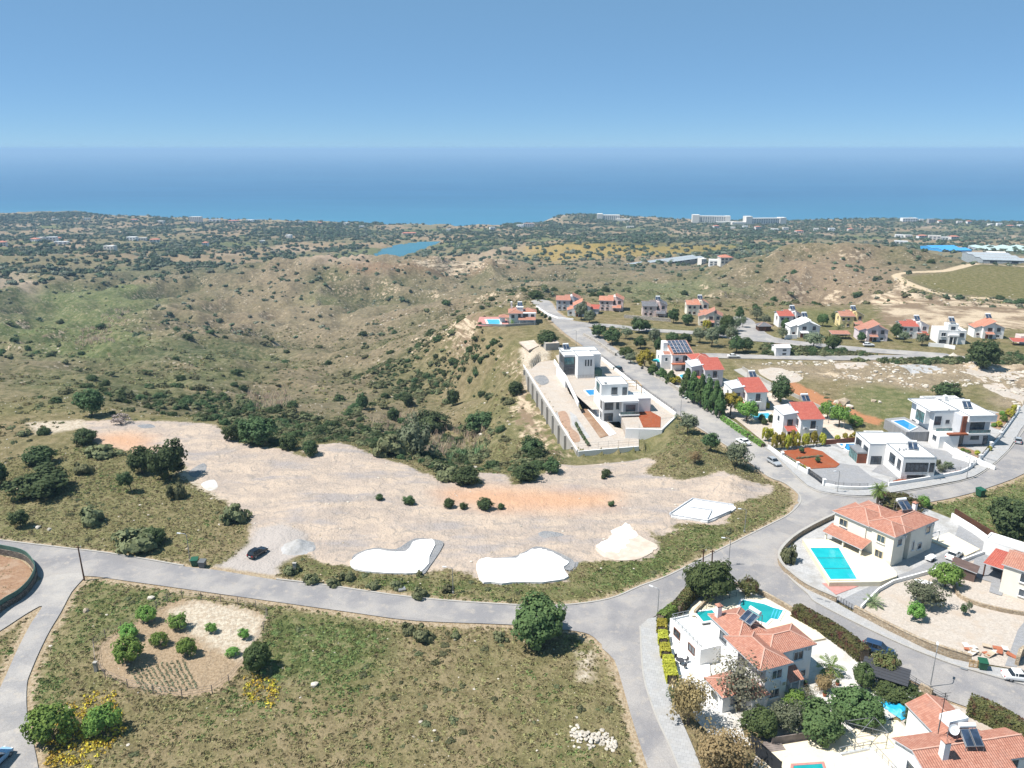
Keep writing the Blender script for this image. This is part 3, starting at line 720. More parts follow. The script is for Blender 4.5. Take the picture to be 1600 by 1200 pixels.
YELLOW = Z([(815, 385), (870, 378), (960, 378), (1060, 380), (1150, 384), (1120, 392), (1040, 398), (960, 402), (880, 408), (840, 400)], -70.0) 
BARE_HILL = []

def smooth_line(pts, closed=False, n=4):
    """Catmull-Rom through points"""
    P = [np.array(p, float) for p in pts]; out = []
    m = len(P)
    rng = range(m if closed else m - 1)
    for i in rng:
        p0 = P[(i - 1) % m] if closed or i > 0 else P[i]; p1 = P[i]; p2 = P[(i + 1) % m]
        p3 = P[(i + 2) % m] if closed or i < m - 2 else p2
        for k in range(n):
            s = k / n
            out.append(0.5 * ((2 * p1) + (-p0 + p2) * s + (2 * p0 - 5 * p1 + 4 * p2 - p3) * s * s + (-p0 + 3 * p1 - 3 * p2 + p3) * s ** 3))
    if not closed: out.append(P[-1])
    return [tuple(q) for q in out]

# built-up ground is level: yards, streets, and what stands on them
FLATS = [smooth_line(p, True, 2) for p in list(RW.values()) + list(FW.values()) + list(PW.values())]
YARDS_PX = dict(
  villa_a=[(1028, 965), (1072, 925), (1150, 915), (1185, 925), (1240, 955), (1292, 988), (1350, 1015), (1400, 1052), (1450, 1080), (1470, 1095), (1400, 1130), (1300, 1165), (1180, 1180), (1100, 1150), (1050, 1085)],
  villa_b=[(1220, 862), (1250, 838), (1307, 808), (1345, 798), (1440, 790), (1490, 810), (1570, 860), (1450, 905), (1310, 942), (1262, 922), (1232, 897)],
  villa_c=[(1180, 1180), (1300, 1165), (1400, 1130), (1475, 1094), (1540, 1118), (1640, 1150), (1700, 1240), (1160, 1260)],
  villa_d=[(1310, 942), (1450, 905), (1570, 855), (1660, 850), (1680, 1064), (1600, 1050), (1517, 1037), (1450, 1016), (1335, 958)],
  villa_e=[(1205, 700), (1225, 715), (1262, 738), (1287, 760), (1355, 765), (1392, 760), (1500, 742), (1530, 722), (1562, 685), (1590, 645), (1520, 610), (1440, 620), (1380, 655), (1300, 675), (1225, 690)],
  street_gardens=[(1000, 560), (1060, 552), (1110, 565), (1200, 590), (1300, 640), (1380, 660), (1300, 680), (1205, 700), (1130, 650), (1050, 600)],
  cliff_villa=[(750, 512), (762, 496), (800, 488), (845, 490), (842, 510)],
  building_plot=[(888, 714), (1028, 705), (1060, 660), (940, 560), (905, 540), (860, 545), (816, 575)])
YW = {k: np.array(Z(v)) for k, v in YARDS_PX.items()}
FLATS += list(YW.values())
def h_flat(x, y, z):
    k = np.zeros(x.shape)
    m = (y < 420) & (np.abs(x) < 300)
    xx, yy = x[m], y[m]
    kk = np.zeros(xx.shape)
    for f in FLATS:
        kk = np.maximum(kk, sstep(-5.0, -1.2, sdf(f, xx, yy, 8.0)))
    k[m] = kk
    return z * (1 - k) + (-0.10) * k
HOOKS.append(h_flat)
def h_mounds(x, y, z):
    """spoil heaps and the dug edges of the cleared ground"""
    m = (y < 260) & (y > 100) & (np.abs(x) < 130)
    xx, yy = x[m], y[m]
    c = sdf(CLEAR, xx, yy, 15.0)
    dz = sstep(0, 8, c) * (0.30 * fbm(xx / 9 + 5, yy / 5, 4) + 0.10 * fbm(xx / 1.6, yy / 1.6, 3))
    for (u, v, r, hh) in [(445, 838, 5, 0.8), (1135, 765, 6, 1.4), (520, 800, 7, 0.9), (480, 795, 6, 0.8), (1050, 730, 8, 1.0), (1150, 748, 5, 1.2), (1080, 830, 4, 0.5), (540, 700, 9, 0.9)]:
        px, py = at_z(u, v); dz = dz + hh * np.exp(-((xx - px) ** 2 + (yy - py) ** 2) / (r * r * 0.5)) * (1 + 0.35 * fbm(xx / 1.2, yy / 1.2, 3))
    # grass bank between the clearing and the street
    for (u, v, r, hh) in [(1030, 700, 9, 1.6), (1075, 710, 9, 1.8), (1120, 725, 8, 1.2)]:
        px, py = at_z(u, v); dz = dz + hh * np.exp(-((xx - px) ** 2 + (yy - py) ** 2) / (r * r * 0.5))
    z = z.copy(); z[m] += dz * (1 - np.zeros_like(dz))
    return z
HOOKS.insert(0, h_mounds)
def h_rocky(x, y, z):
    m = (y < 330) & (y > 170) & (x > 60)
    xx, yy = x[m], y[m]; dz = np.zeros(xx.shape)
    for dpoly in DIRT:
        s = sdf(dpoly, xx, yy, 20.0)
        dz = dz + sstep(0, 12, s) * (2.6 * np.maximum(fbm(xx / 14, yy / 10, 4), -0.15) + 0.7 * fbm(xx / 3.4, yy / 3.4, 3))
    z = z.copy(); z[m] += dz
    return z
HOOKS.insert(1, h_rocky)

PLOT_LOW_PX = [(828, 577), (847, 609), (874, 651), (908, 706), (1005, 700), (1003, 674), (962, 668), (938, 650), (908, 640), (890, 615), (865, 562), (845, 562)]
def h_plot(x, y, z):
    """the lower building plot is cut into the slope behind its retaining wall"""
    k = np.zeros(x.shape); m = (y < 330) & (y > 150) & (x > -30) & (x < 70)
    poly = Z(PLOT_LOW_PX, -2.5)
    k[m] = sstep(-0.9, 0.2, sdf(poly, x[m], y[m], 6.0))
    a, b = np.array(Z([(818, 574)], -2.5)[0]), np.array(Z([(902, 708)], -2.5)[0]); e = b - a; L2 = e @ e
    xx, yy = x[m], y[m]; tt = ((xx - a[0]) * e[0] + (yy - a[1]) * e[1]) / L2; dd = ((xx - a[0]) * e[1] - (yy - a[1]) * e[0]) / math.sqrt(L2)
    side = np.where((tt > -.03) & (tt < 1.0), np.minimum(dd, -dd) * 0 + dd, 99.0)      # metres out from the wall on the ravine side
    side = np.where(dd > 0, dd, -dd) * np.where((sdf(poly, xx, yy, 6.0) > -.2), 99, 1); side = np.where((tt > -.03) & (tt < 1.0), side, 99.0)
    kk = sstep(26.0, 9.0, side) * sstep(-.02, .12, tt) * sstep(1.0, .86, tt)
    zz = z[m]; z = z.copy(); z[m] = zz * (1 - kk) + np.minimum(zz, -7.6 - .22 * side) * kk
    fr = np.zeros(x.shape); fr[m] = sstep(-11, -.5, sdf(Z([(896, 714), (905, 712), (1003, 704), (1006, 710), (960, 717), (898, 722)], -3.2), x[m], y[m], 14.0)) * (k[m] < .5)
    z = z * (1 - fr) + np.minimum(z, -3.3) * fr
    return z * (1 - k) + (-2.62) * k
HOOKS.append(h_plot)
# ------------------------------------------------------------------ terrain grid (fine near the village, coarser towards the coast)
NT_, NR_ = 900, 640
TH = np.linspace(R(-58), R(58), NT_)
RR = np.concatenate([np.geomspace(26, 420, 400), np.geomspace(420, 3150, NR_ - 399)[1:]])
gx = np.sin(TH)[None, :] * RR[:, None]; gy = np.cos(TH)[None, :] * RR[:, None]
GZ = ground(gx, gy)
LR = np.log(RR)
def zat(x, y):
    """height of the built terrain at x, y"""
    x = np.asarray(x, float); y = np.asarray(y, float)
    r = np.hypot(x, y); th = np.arctan2(x, y)
    i = np.clip(np.searchsorted(RR, r) - 1, 0, NR_ - 2); f = np.clip((r - RR[i]) / (RR[i + 1] - RR[i]), 0, 1)
    q = np.clip((th - TH[0]) / (TH[1] - TH[0]), 0, NT_ - 1.001); j = q.astype(int); g = q - j
    return (GZ[i, j] * (1 - f) + GZ[i + 1, j] * f) * (1 - g) + (GZ[i, j + 1] * (1 - f) + GZ[i + 1, j + 1] * f) * g
_fine = np.geomspace(30, 3100, 2600)
def gp(u, v, dz=0.0):
    """where the ground shows at a photo pixel: the first place the ray meets the built terrain"""
    d = rays(u, v); hxy = math.hypot(d[0], d[1])
    t = _fine / hxy
    zz = zat(d[0] * t, d[1] * t)
    k = np.nonzero(CAMH + d[2] * t <= zz + dz)[0]
    i = k[0] if len(k) else len(t) - 1
    return (float(d[0] * t[i]), float(d[1] * t[i]), float(zz[i]))

X, Y = gx.ravel(), gy.ravel()
RD = np.hypot(X, Y)
ZR = GZ.ravel()
# slope, for where rock shows
dzr = np.gradient(GZ, axis=0) / np.gradient(RR)[:, None]
dzt = np.gradient(GZ, axis=1) / (RR[:, None] * (TH[1] - TH[0]))
SLOPE = np.hypot(dzr, dzt).ravel()
n40 = fbm(X / 40, Y / 40, 4); n120 = fbm(X / 130 + 7, Y / 130, 4); n10 = fbm(X / 10, Y / 10, 3); n300 = fbm(X / 420 - 3, Y / 420 + 5, 3)
def C3(r, g, b): return np.array([r, g, b])
macro = np.empty((len(X), 3))
olive_g = C3(0.135, 0.124, 0.054); brown = C3(0.185, 0.147, 0.080); green = C3(0.105, 0.120, 0.043); tan = C3(0.31, 0.25, 0.165); dgreen = C3(0.062, 0.072, 0.036)
k = sstep(-0.3, 0.35, n40 * 0.7 + n10 * 0.45)[:, None]
macro[:] = olive_g * (1 - k) + brown * k
k = sstep(0.0, 0.45, n120 + 0.35 * n10)[:, None]
macro = macro * (1 - 0.6 * k) + green * 0.6 * k
def zone(poly, colr, w=8.0, amt=1.0, nz=6.0):
    global macro
    s = sdf(poly, X, Y, max(w * 3, 40)) + n10 * nz
    kk = (sstep(-w, w, s) * amt)[:, None]
    macro = macro * (1 - kk) + np.asarray(colr) * kk
ZP = lambda pts: [gp(u, v)[:2] for u, v in pts]
# hills beyond the plateau
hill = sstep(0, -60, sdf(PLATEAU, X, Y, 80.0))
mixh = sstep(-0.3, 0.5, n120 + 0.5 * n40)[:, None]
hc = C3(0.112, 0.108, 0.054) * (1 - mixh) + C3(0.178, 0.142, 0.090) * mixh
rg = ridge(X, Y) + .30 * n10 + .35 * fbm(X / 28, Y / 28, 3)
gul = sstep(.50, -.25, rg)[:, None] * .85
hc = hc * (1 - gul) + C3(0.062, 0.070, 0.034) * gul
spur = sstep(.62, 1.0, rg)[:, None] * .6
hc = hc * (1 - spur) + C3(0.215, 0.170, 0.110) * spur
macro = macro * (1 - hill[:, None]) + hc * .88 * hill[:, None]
# green valley floor on the left, grassy flats
zone(ZP([(-80, 540), (0, 530), (60, 560), (200, 570), (330, 575), (420, 560), (330, 540), (250, 530), (200, 500), (260, 470), (240, 450), (120, 450), (-80, 455)]), (0.092, 0.118, 0.044), 22, 0.9, 18)
zone(ZP([(150, 620), (300, 610), (420, 590), (380, 570), (250, 585), (60, 580), (0, 595), (0, 612)]), (0.085, 0.100, 0.040), 10, 0.8, 8)
zone(ZP([(960, 468), (1100, 466), (1170, 455), (1100, 435), (1000, 440), (960, 450)]), (0.105, 0.122, 0.055), 20, 0.85, 12)
zone(ZP([(460, 472), (500, 478), (520, 470), (490, 458)]), (0.095, 0.12, 0.045), 8, 0.9, 5)
zone(ZP([(530, 412), (640, 412), (760, 413), (800, 420), (730, 432), (650, 425), (560, 425)]), (0.20, 0.12, 0.075), 12, 0.7, 10)
zone(ZP([(1200, 480), (1210, 430), (1215, 398), (1290, 396), (1370, 398), (1400, 440), (1330, 480)]), (0.205, 0.15, 0.10), 14, 0.85, 8)
zone(FIELD, (0.125, 0.115, 0.042), 5, 0.97, 2)
zone(ZP([(815, 388), (870, 380), (960, 379), (1060, 381), (1150, 386), (1120, 393), (1040, 399), (960, 403), (880, 408), (840, 402)]), (0.27, 0.195, 0.05), 26, 0.8, 30)
zone(ZP([(790, 372), (870, 368), (960, 370), (1050, 372), (960, 377), (850, 378)]), (0.24, 0.175, 0.10), 30, 0.7, 40)
zone(ZP([(100, 362), (270, 362), (280, 368), (130, 372), (20, 370)]), (0.26, 0.185, 0.125), 40, 0.7, 40)
zone(ZP([(-20, 430), (20, 420), (60, 440), (50, 465), (-20, 440)]), (0.36, 0.28, 0.21), 12, 0.8, 8)
zone(ZP([(150, 415), (230, 405), (300, 420), (280, 440), (200, 425)]), (0.27, 0.20, 0.14), 20, 0.6, 14)
zone(ZP([(480, 405), (560, 398), (580, 405), (570, 410)]), (0.36, 0.27, 0.2), 15, 0.8, 8)
zone(ZP([(40, 405), (150, 398), (300, 392), (420, 388), (440, 402), (380, 428), (300, 442), (200, 440), (90, 425)]), (0.068, 0.074, 0.042), 30, 0.8, 40)
zone(ZP([(-60, 450), (30, 455), (70, 480), (30, 505), (-60, 500)]), (0.066, 0.074, 0.038), 14, 0.85, 14)
zone(ZP([(170, 548), (330, 536), (470, 545), (400, 562), (250, 566)]), (0.068, 0.080, 0.038), 10, 0.85, 12)
zone(ZP([(330, 475), (420, 430), (460, 425), (520, 480), (440, 500), (380, 520)]), (0.20, 0.155, 0.10), 14, 0.6, 14)
zone(ZP([(410, 500), (470, 478), (560, 490), (600, 520), (520, 535), (430, 530)]), (0.185, 0.15, 0.095), 10, 0.7, 10)
# nearer: meadows and verges
zone(Z([(430, 895), (480, 870), (560, 893), (660, 900), (740, 905), (890, 912), (935, 880), (1015, 874), (1040, 845), (1065, 828), (1130, 822), (1190, 800), (1235, 798), (1120, 850), (1040, 895), (960, 925), (880, 940), (650, 928), (500, 908)]), (0.09, 0.105, 0.036), 1.5, 0.85, 1.5)
zone(Z([(420, 960), (520, 965), (600, 980), (600, 1040), (520, 1065), (430, 1060), (400, 1020)]), (0.082, 0.108, 0.034), 4, 0.9, 3)
zone(Z([(120, 930), (170, 905), (260, 925), (280, 940), (200, 985), (140, 1010), (70, 1060), (60, 1120), (95, 1000)]), (0.105, 0.122, 0.042), 4, 0.8, 3)
zone(Z([(1460, 790), (1530, 785), (1600, 760), (1680, 750), (1680, 850), (1600, 850), (1560, 850), (1490, 805)]), (0.085, 0.12, 0.038), 3, 0.9, 2)
zone(MEADOW, (0.115, 0.13, 0.05), 5, 0.9, 4)
for dpoly in DIRT: zone(dpoly, (0.27, 0.21, 0.15), 6, 0.75, 8)
zone(Z([(990, 525), (1140, 530), (1180, 555), (1100, 560), (1000, 560), (920, 525)]), (0.145, 0.122, 0.058), 4, 0.8, 3)
zone(Z([(1025, 690), (1060, 665), (1140, 710), (1215, 755), (1160, 750), (1060, 745)]), (0.11, 0.108, 0.05), 3, 0.8, 2)
# fields of the coastal plain: each patch its own crop, fallow or scrub
_fs = np.random.default_rng(77); FSX, FSY = _fs.uniform(-2300, 2300, 900), _fs.uniform(850, 2900, 900); FKIND = _fs.uniform(0, 1, 900)
def field_kind(x, y):
    xw = x + 40 * fbm(x / 150, y / 150, 2); yw = y + 40 * fbm(x / 150 + 9, y / 150, 2); out = np.empty(len(x), int)
    for i in range(0, len(x), 20000): out[i:i + 20000] = np.argmin((xw[i:i + 20000, None] - FSX) ** 2 + ((yw[i:i + 20000, None] - FSY) * .8) ** 2, axis=1)
    return FKIND[out]
pf = RD > 880; fk_ = np.zeros(len(X)); fk_[pf] = field_kind(X[pf], Y[pf]); kf = sstep(900, 1150, RD)
for lo, hi, colr in ((0, .22, (0.25, 0.185, 0.115)), (.22, .42, (0.175, 0.15, 0.085)), (.42, .58, (0.125, 0.135, 0.06)), (.58, .68, (0.29, 0.22, 0.15)), (.68, 1.01, (0.10, 0.10, 0.055))):
    q = ((fk_ >= lo) & (fk_ < hi) * (RD > 880)) * kf * .85; macro = macro * (1 - q[:, None]) + np.array(colr) * q[:, None]
zone(ZP([(815, 388), (870, 380), (960, 379), (1060, 381), (1150, 386), (1120, 393), (1040, 399), (960, 403), (880, 408), (840, 402)]), (0.27, 0.195, 0.05), 26, 0.7, 30)
# dark wooded belts seen as ground cover from afar
wood = sstep(0.02, 0.4, n300 + 0.45 * n120) * sstep(950, 1500, RD) * sstep(-30, 60, sdf(COAST, X, Y, 200))
macro = macro * (1 - 0.35 * wood[:, None]) + dgreen * 0.35 * wood[:, None]
coast = sstep(130, 10, sdf(COAST, X, Y, 200)) * (RD > 1500)
macro = macro * (1 - 0.8 * coast[:, None]) + tan * 0.8 * coast[:, None]
rock = hill * (0.35 + 0.65 * sstep(0.1, 0.4, SLOPE)) * sstep(1500, 900, RD)
rz_ = np.zeros(len(X))
for poly, w in [(ZP([(420, 412), (830, 410), (860, 440), (760, 490), (600, 470), (480, 450), (380, 440)]), 25), (ZP([(330, 480), (420, 520), (420, 460), (380, 440)]), 20)]:
    rz_ = np.maximum(rz_, sstep(-w, w, sdf(poly, X, Y, 60)))
rock = np.maximum(rock, rz_) * (0.55 + 0.45 * sstep(-0.2, 0.3, n40))
outc = np.zeros(len(X))
for poly, w, a in [(ZP([(1345, 475), (1410, 437), (1450, 462), (1520, 470), (1640, 478), (1640, 515), (1530, 513), (1440, 513), (1380, 510)]), 8, 0.95),
                   (ZP([(735, 490), (760, 500), (740, 530), (700, 545), (690, 520)]), 10, 0.75), (ZP([(800, 600), (822, 590), (885, 712), (850, 720), (815, 670), (800, 640)]), 6, 0.85),
                   (ZP([(780, 545), (815, 560), (825, 600), (800, 600), (770, 570)]), 8, 0.6), (ZP([(440, 405), (500, 409), (640, 409), (820, 409), (800, 414), (640, 415), (450, 416)]), 6, 0.6)]:
    outc = np.maximum(outc, a * sstep(-w, w, sdf(poly, X, Y, 40)))
outc = np.maximum(outc, 0.55 * sstep(0.5, 0.85, SLOPE) * sstep(1200, 600, RD) * hill)
for dpoly in DIRT: outc = np.maximum(outc, 0.62 * sstep(0, 8, sdf(dpoly, X, Y, 20)) * sstep(-0.25, 0.15, n40 + 0.3 * n10))
outc = np.maximum(outc, 0.5 * coast * sstep(0.1, 0.4, n120 + 0.4))
dry = np.clip(0.42 + 0.3 * n40 - 0.5 * sstep(900, 1600, RD), 0, 1)

idx = np.arange(NR_ * NT_).reshape(NR_, NT_)
fc = np.stack([idx[:-1, :-1], idx[:-1, 1:], idx[1:, 1:], idx[1:, :-1]], -1).reshape(-1, 4)[:, ::-1]
land_me = mesh_np('land', np.stack([X, Y, ZR], -1), fc, M['land'], True)
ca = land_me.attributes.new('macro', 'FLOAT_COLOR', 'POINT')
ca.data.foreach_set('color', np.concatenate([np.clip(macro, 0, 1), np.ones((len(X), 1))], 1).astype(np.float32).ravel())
def fattr(name, arr):
    a = land_me.attributes.new(name, 'FLOAT', 'POINT'); a.data.foreach_set('value', np.asarray(arr, np.float32))
fattr('rock', rock); fattr('outcrop', outc); fattr('dryness', dry)
mx = lambda polys: np.max([sdf(q, X, Y, 12.0) for q in polys], axis=0)
sd_clear = sdf(smooth_line(CLEAR, True, 2), X, Y, 12.0)
fattr('sd_clear', sd_clear); fattr('sd_orange', mx(ORANGE)); fattr('sd_entry', mx([ENTRY])); fattr('sd_garden', mx([GARDEN]))
fattr('sd_pale', mx(PALE)); fattr('sd_redbank', mx(REDBANK)); fattr('sd_track', sdl(smooth_line(TRACK1, False, 4), X, Y, 20.0) + 3.2)
verge = np.max([sdf(smooth_line(q, True, 2), X, Y, 12.0) for q in RW.values()], axis=0)
fattr('sd_verge', verge + 1.3)
land = link('ground', land_me, kind='structure')

# ------------------------------------------------------------------ sea, lake
mb = MB(); S = 44000
for i in range(12):
    for j in range(8):
        x0, x1 = -S + 2 * S * i / 12, -S + 2 * S * (i + 1) / 12; y0, y1 = 1900 + (S - 1900) * (j / 8) ** 2, 1900 + (S - 1900) * ((j + 1) / 8) ** 2
        mb.face([(x0, y0, SEA_Z), (x1, y0, SEA_Z), (x1, y1, SEA_Z), (x0, y1, SEA_Z)])
mb.build('sea', 'sea_water', kind='structure')
mb = MB(); c = np.mean(LAKE, 0); mb.prism([tuple(c + (np.array(q) - c) * 1.15) for q in LAKE], 0, LAKE_Z, sides=False)
mb.build('reservoir_water', 'lake_water', kind='structure')

# ------------------------------------------------------------------ roads, kerbs, pavements, painted marks
zlev = 0.0
for nm, poly in RW.items():
    mb = MB(); mb.prism(smooth_line(poly, True, 3), 0, 0.03 + zlev, sides=False); zlev += 0.004
    mb.build('road', 'asphalt_pale' if nm in ('street', 'farm_lane') else 'asphalt', kind='structure')
for nm, poly in FW.items():
    mb = MB(); mb.prism(smooth_line(poly, True, 3), 0, 0.05 + zlev, sides=False); zlev += 0.004
    mb.build('road', 'asphalt_pale', kind='structure')
for nm, poly in PW.items():
    mb = MB(); mb.prism(smooth_line(poly, True, 2), -0.1, 0.15)
    mb.build('pavement', 'pavement_slabs', kind='structure')
def kerb(px, w=0.25, h=0.16):
    mb = MB(); mb.strip(smooth_line(Z(px), False, 4), -w / 2, w / 2, -0.1, h); mb.build('kerb', 'concrete', kind='structure')
kerb([(-40, 838), (0, 844), (100, 856), (175, 865), (287, 884)], 0.3, 0.12)
kerb([(432, 905), (500, 913), (650, 934), (800, 945), (875, 946), (950, 936), (1000, 916), (1045, 899), (1120, 861), (1200, 821), (1232, 804), (1250, 785), (1247, 771), (1225, 754), (1200, 744), (1170, 721)], 0.3, 0.12)
kerb([(1169, 720), (1125, 689), (1058, 646)], 0.3, 0.1)
for px in ([(1220, 878), (1233, 902), (1263, 929), (1276, 942), (1338, 974), (1413, 1009), (1476, 1034), (1513, 1046), (1600, 1070)], [(1000, 979), (1002, 1020), (1007, 1065), (1025, 1120), (1050, 1175), (1080, 1255)],
           [(1600, 672), (1575, 706), (1537, 738), (1500, 753), (1400, 771), (1350, 777), (1300, 773), (1262, 761), (1221, 723), (1200, 705), (1130, 658), (1080, 626), (1022, 586)]):
    kerb(px, 0.22, 0.17)
# ------------------------------------------------------------------ haze
t = NT('haze_air'); pv = t.n('VolumePrincipled'); t.t.nodes.remove(t.b)
pv.inputs['Color'].default_value = (0.44, 0.68, 0.94, 1); pv.inputs['Density'].default_value = 0.0001; pv.inputs['Anisotropy'].default_value = 0.0
t.t.links.new(pv.outputs[0], t.out.inputs['Volume'])
mb = MB(); mb.box(-60000, 60000, -4000, 60000, SEA_Z - 12, CAMH + 14)
hz = mb.build('haze', [t.m], kind='stuff')
# ------------------------------------------------------------------ house builder
_WIN = {}
def auto_uv(pts):
    p = [Vector(q) for q in pts]; n = (p[1] - p[0]).cross(p[2] - p[0])
    if n.length < 1e-9: return [(0, 0)] * len(p)
    n.normalize()
    if n.z < 0: n = -n
    u = Vector((0, 0, 1)).cross(n)
    u = Vector((1, 0, 0)) if u.length < 1e-3 else u.normalized()
    v = n.cross(u)
    return [(q.dot(u), q.dot(v)) for q in p]
class House:
    def __init__(self, name, label, cat, xy, rot, z=0.0, wall='white_plaster', roof='roof_tile', group=None):
        self.root = thing(name, label, cat, (xy[0], xy[1], z), R(rot), group); self.wall = wall; self.roof = roof
    def part(self, name, mb, mat, parent=None, smooth=False): return mb.build(name, mat, parent or self.root, smooth=smooth)
    def vol(self, x0, x1, y0, y1, z0, z1, mat=None, name='wall'):
        mb = MB(); mb.box(x0, x1, y0, y1, z0, z1); return self.part(name, mb, mat or self.wall)
    def _slab(self, planes, th, mat, ridges=(), cap='mortar'):
        """roof from sloping planes: tile on top, plain fascia below"""
        mb = MB(); cnt = {}
        for pl in planes:
            mb.face(pl, auto_uv(pl)); lo = [(x, y, z - th) for x, y, z in pl]; mb.face(lo[::-1], mi=1)
            for i in range(len(pl)):
                k = tuple(sorted([tuple(round(c, 3) for c in pl[i]), tuple(round(c, 3) for c in pl[(i + 1) % len(pl)])])); cnt.setdefault(k, []).append((pl[i], pl[(i + 1) % len(pl)]))
        for k, e in cnt.items():
            if len(e) == 1:
                a, b = e[0]; mb.face([a, b, (b[0], b[1], b[2] - th), (a[0], a[1], a[2] - th)], mi=1)
        o = self.part('roof', mb, [self.roof if mat is None else mat, 'metal_white' if th < 0.1 else 'pale_grey_plaster'])
        if ridges:
            rb = MB()
            for a, b in ridges: rb.bar((a[0], a[1], a[2] + 0.03), (b[0], b[1], b[2] + 0.03), 0.18, 0.10)
            self.part('ridge_cap', rb, cap, o)
        return o
    def hip(self, x0, x1, y0, y1, z, pitch=22, ov=0.4, mat=None, th=0.16, cap='mortar'):
        x0 -= ov; x1 += ov; y0 -= ov; y1 += ov; tn = math.tan(R(pitch)); z -= ov * tn * 0.3
        w, d = x1 - x0, y1 - y0; h = min(w, d) / 2 * tn; m = min(w, d) / 2
        a, b, c, e = (x0, y0, z), (x1, y0, z), (x1, y1, z), (x0, y1, z)
        if w >= d: r0, r1 = (x0 + m, (y0 + y1) / 2, z + h), (x1 - m, (y0 + y1) / 2, z + h); pl = [[a, b, r1, r0], [b, c, r1], [c, e, r0, r1], [e, a, r0]]; hp = [(a, r0), (e, r0), (b, r1), (c, r1), (r0, r1)]
        else: r0, r1 = ((x0 + x1) / 2, y0 + m, z + h), ((x0 + x1) / 2, y1 - m, z + h); pl = [[a, b, r0], [b, c, r1, r0], [c, e, r1], [e, a, r0, r1]]; hp = [(a, r0), (b, r0), (c, r1), (e, r1), (r0, r1)]
        return self._slab(pl, th, mat, hp, cap)
    def gable(self, x0, x1, y0, y1, z, axis='x', pitch=20, ov=0.35, mat=None, frac=0.5, th=0.16, gw=True):
        """ridge along axis; frac places the ridge across the width"""
        tn = math.tan(R(pitch))
        if axis == 'x':
            yr = y0 + (y1 - y0) * frac; h = max(yr - y0, y1 - yr) * tn
            zr = z + h; za = zr - (yr - y0) * tn; zb = zr - (y1 - yr) * tn
            za0 = za - ov * tn; zb0 = zb - ov * tn
            pl = [[(x0 - ov, y0 - ov, za0), (x1 + ov, y0 - ov, za0), (x1 + ov, yr, zr), (x0 - ov, yr, zr)], [(x1 + ov, y1 + ov, zb0), (x0 - ov, y1 + ov, zb0), (x0 - ov, yr, zr), (x1 + ov, yr, zr)]]
            rd = [((x0 - ov, yr, zr), (x1 + ov, yr, zr))]
            tri = [[(x, y0, z), (x, y1, z), (x, y1, zb - 0.05), (x, yr, zr - 0.05), (x, y0, za - 0.05)] for x in (x0 + 0.02, x1 - 0.02)]
        else:
            xr = x0 + (x1 - x0) * frac; h = max(xr - x0, x1 - xr) * tn
            zr = z + h; za = zr - (xr - x0) * tn; zb = zr - (x1 - xr) * tn
            za0 = za - ov * tn; zb0 = zb - ov * tn
            pl = [[(x0 - ov, y1 + ov, za0), (x0 - ov, y0 - ov, za0), (xr, y0 - ov, zr), (xr, y1 + ov, zr)], [(x1 + ov, y0 - ov, zb0), (x1 + ov, y1 + ov, zb0), (xr, y1 + ov, zr), (xr, y0 - ov, zr)]]
            rd = [((xr, y0 - ov, zr), (xr, y1 + ov, zr))]
            tri = [[(x0, y, z), (x1, y, z), (x1, y, zb - 0.05), (xr, y, zr - 0.05), (x0, y, za - 0.05)] for y in (y0 + 0.02, y1 - 0.02)]
        if gw:
            mb = MB()
            for q in tri: mb.face(q)
            # close between the two ends so the gable is a solid
            if axis == 'x': mb.face([(x0 + 0.02, y0, z), (x1 - 0.02, y0, z), (x1 - 0.02, y0, za - 0.05), (x0 + 0.02, y0, za - 0.05)]); mb.face([(x0 + 0.02, y1, z), (x1 - 0.02, y1, z), (x1 - 0.02, y1, zb - 0.05), (x0 + 0.02, y1, zb - 0.05)])
            else: mb.face([(x0, y0 + 0.02, z), (x0, y1 - 0.02, z), (x0, y1 - 0.02, za - 0.05), (x0, y0 + 0.02, za - 0.05)]); mb.face([(x1, y0 + 0.02, z), (x1, y1 - 0.02, z), (x1, y1 - 0.02, zb - 0.05), (x1, y0 + 0.02, zb - 0.05)])
            self.part('gable_wall', mb, self.wall)
        return self._slab(pl, th, mat, rd)
    def mono(self, x0, x1, y0, y1, zlo, zhi, down, ov=0.3, mat=None, th=0.14, wall=True):
        """single slope falling towards down: '-x', '+x', '-y', '+y'"""
        X0, X1, Y0, Y1 = x0 - ov, x1 + ov, y0 - ov, y1 + ov
        f = {'-x': lambda x, y: (x - x0) / (x1 - x0), '+x': lambda x, y: (x1 - x) / (x1 - x0), '-y': lambda x, y: (y - y0) / (y1 - y0), '+y': lambda x, y: (y1 - y) / (y1 - y0)}[down]
        zz = lambda x, y: zlo + (zhi - zlo) * f(x, y)
        o = self._slab([[(a, b, zz(a, b)) for a, b in ((X0, Y0), (X1, Y0), (X1, Y1), (X0, Y1))]], th, mat)
        if wall:
            mb = MB(); c = [(x0 + .015, y0 + .015), (x1 - .015, y0 + .015), (x1 - .015, y1 - .015), (x0 + .015, y1 - .015)]; zb = zlo - 0.3
            for i in range(4):
                a, b = c[i], c[(i + 1) % 4]; mb.face([(*a, zb), (*b, zb), (*b, zz(*b) - 0.05), (*a, zz(*a) - 0.05)])
            self.part('gable_wall', mb, self.wall)
        return o
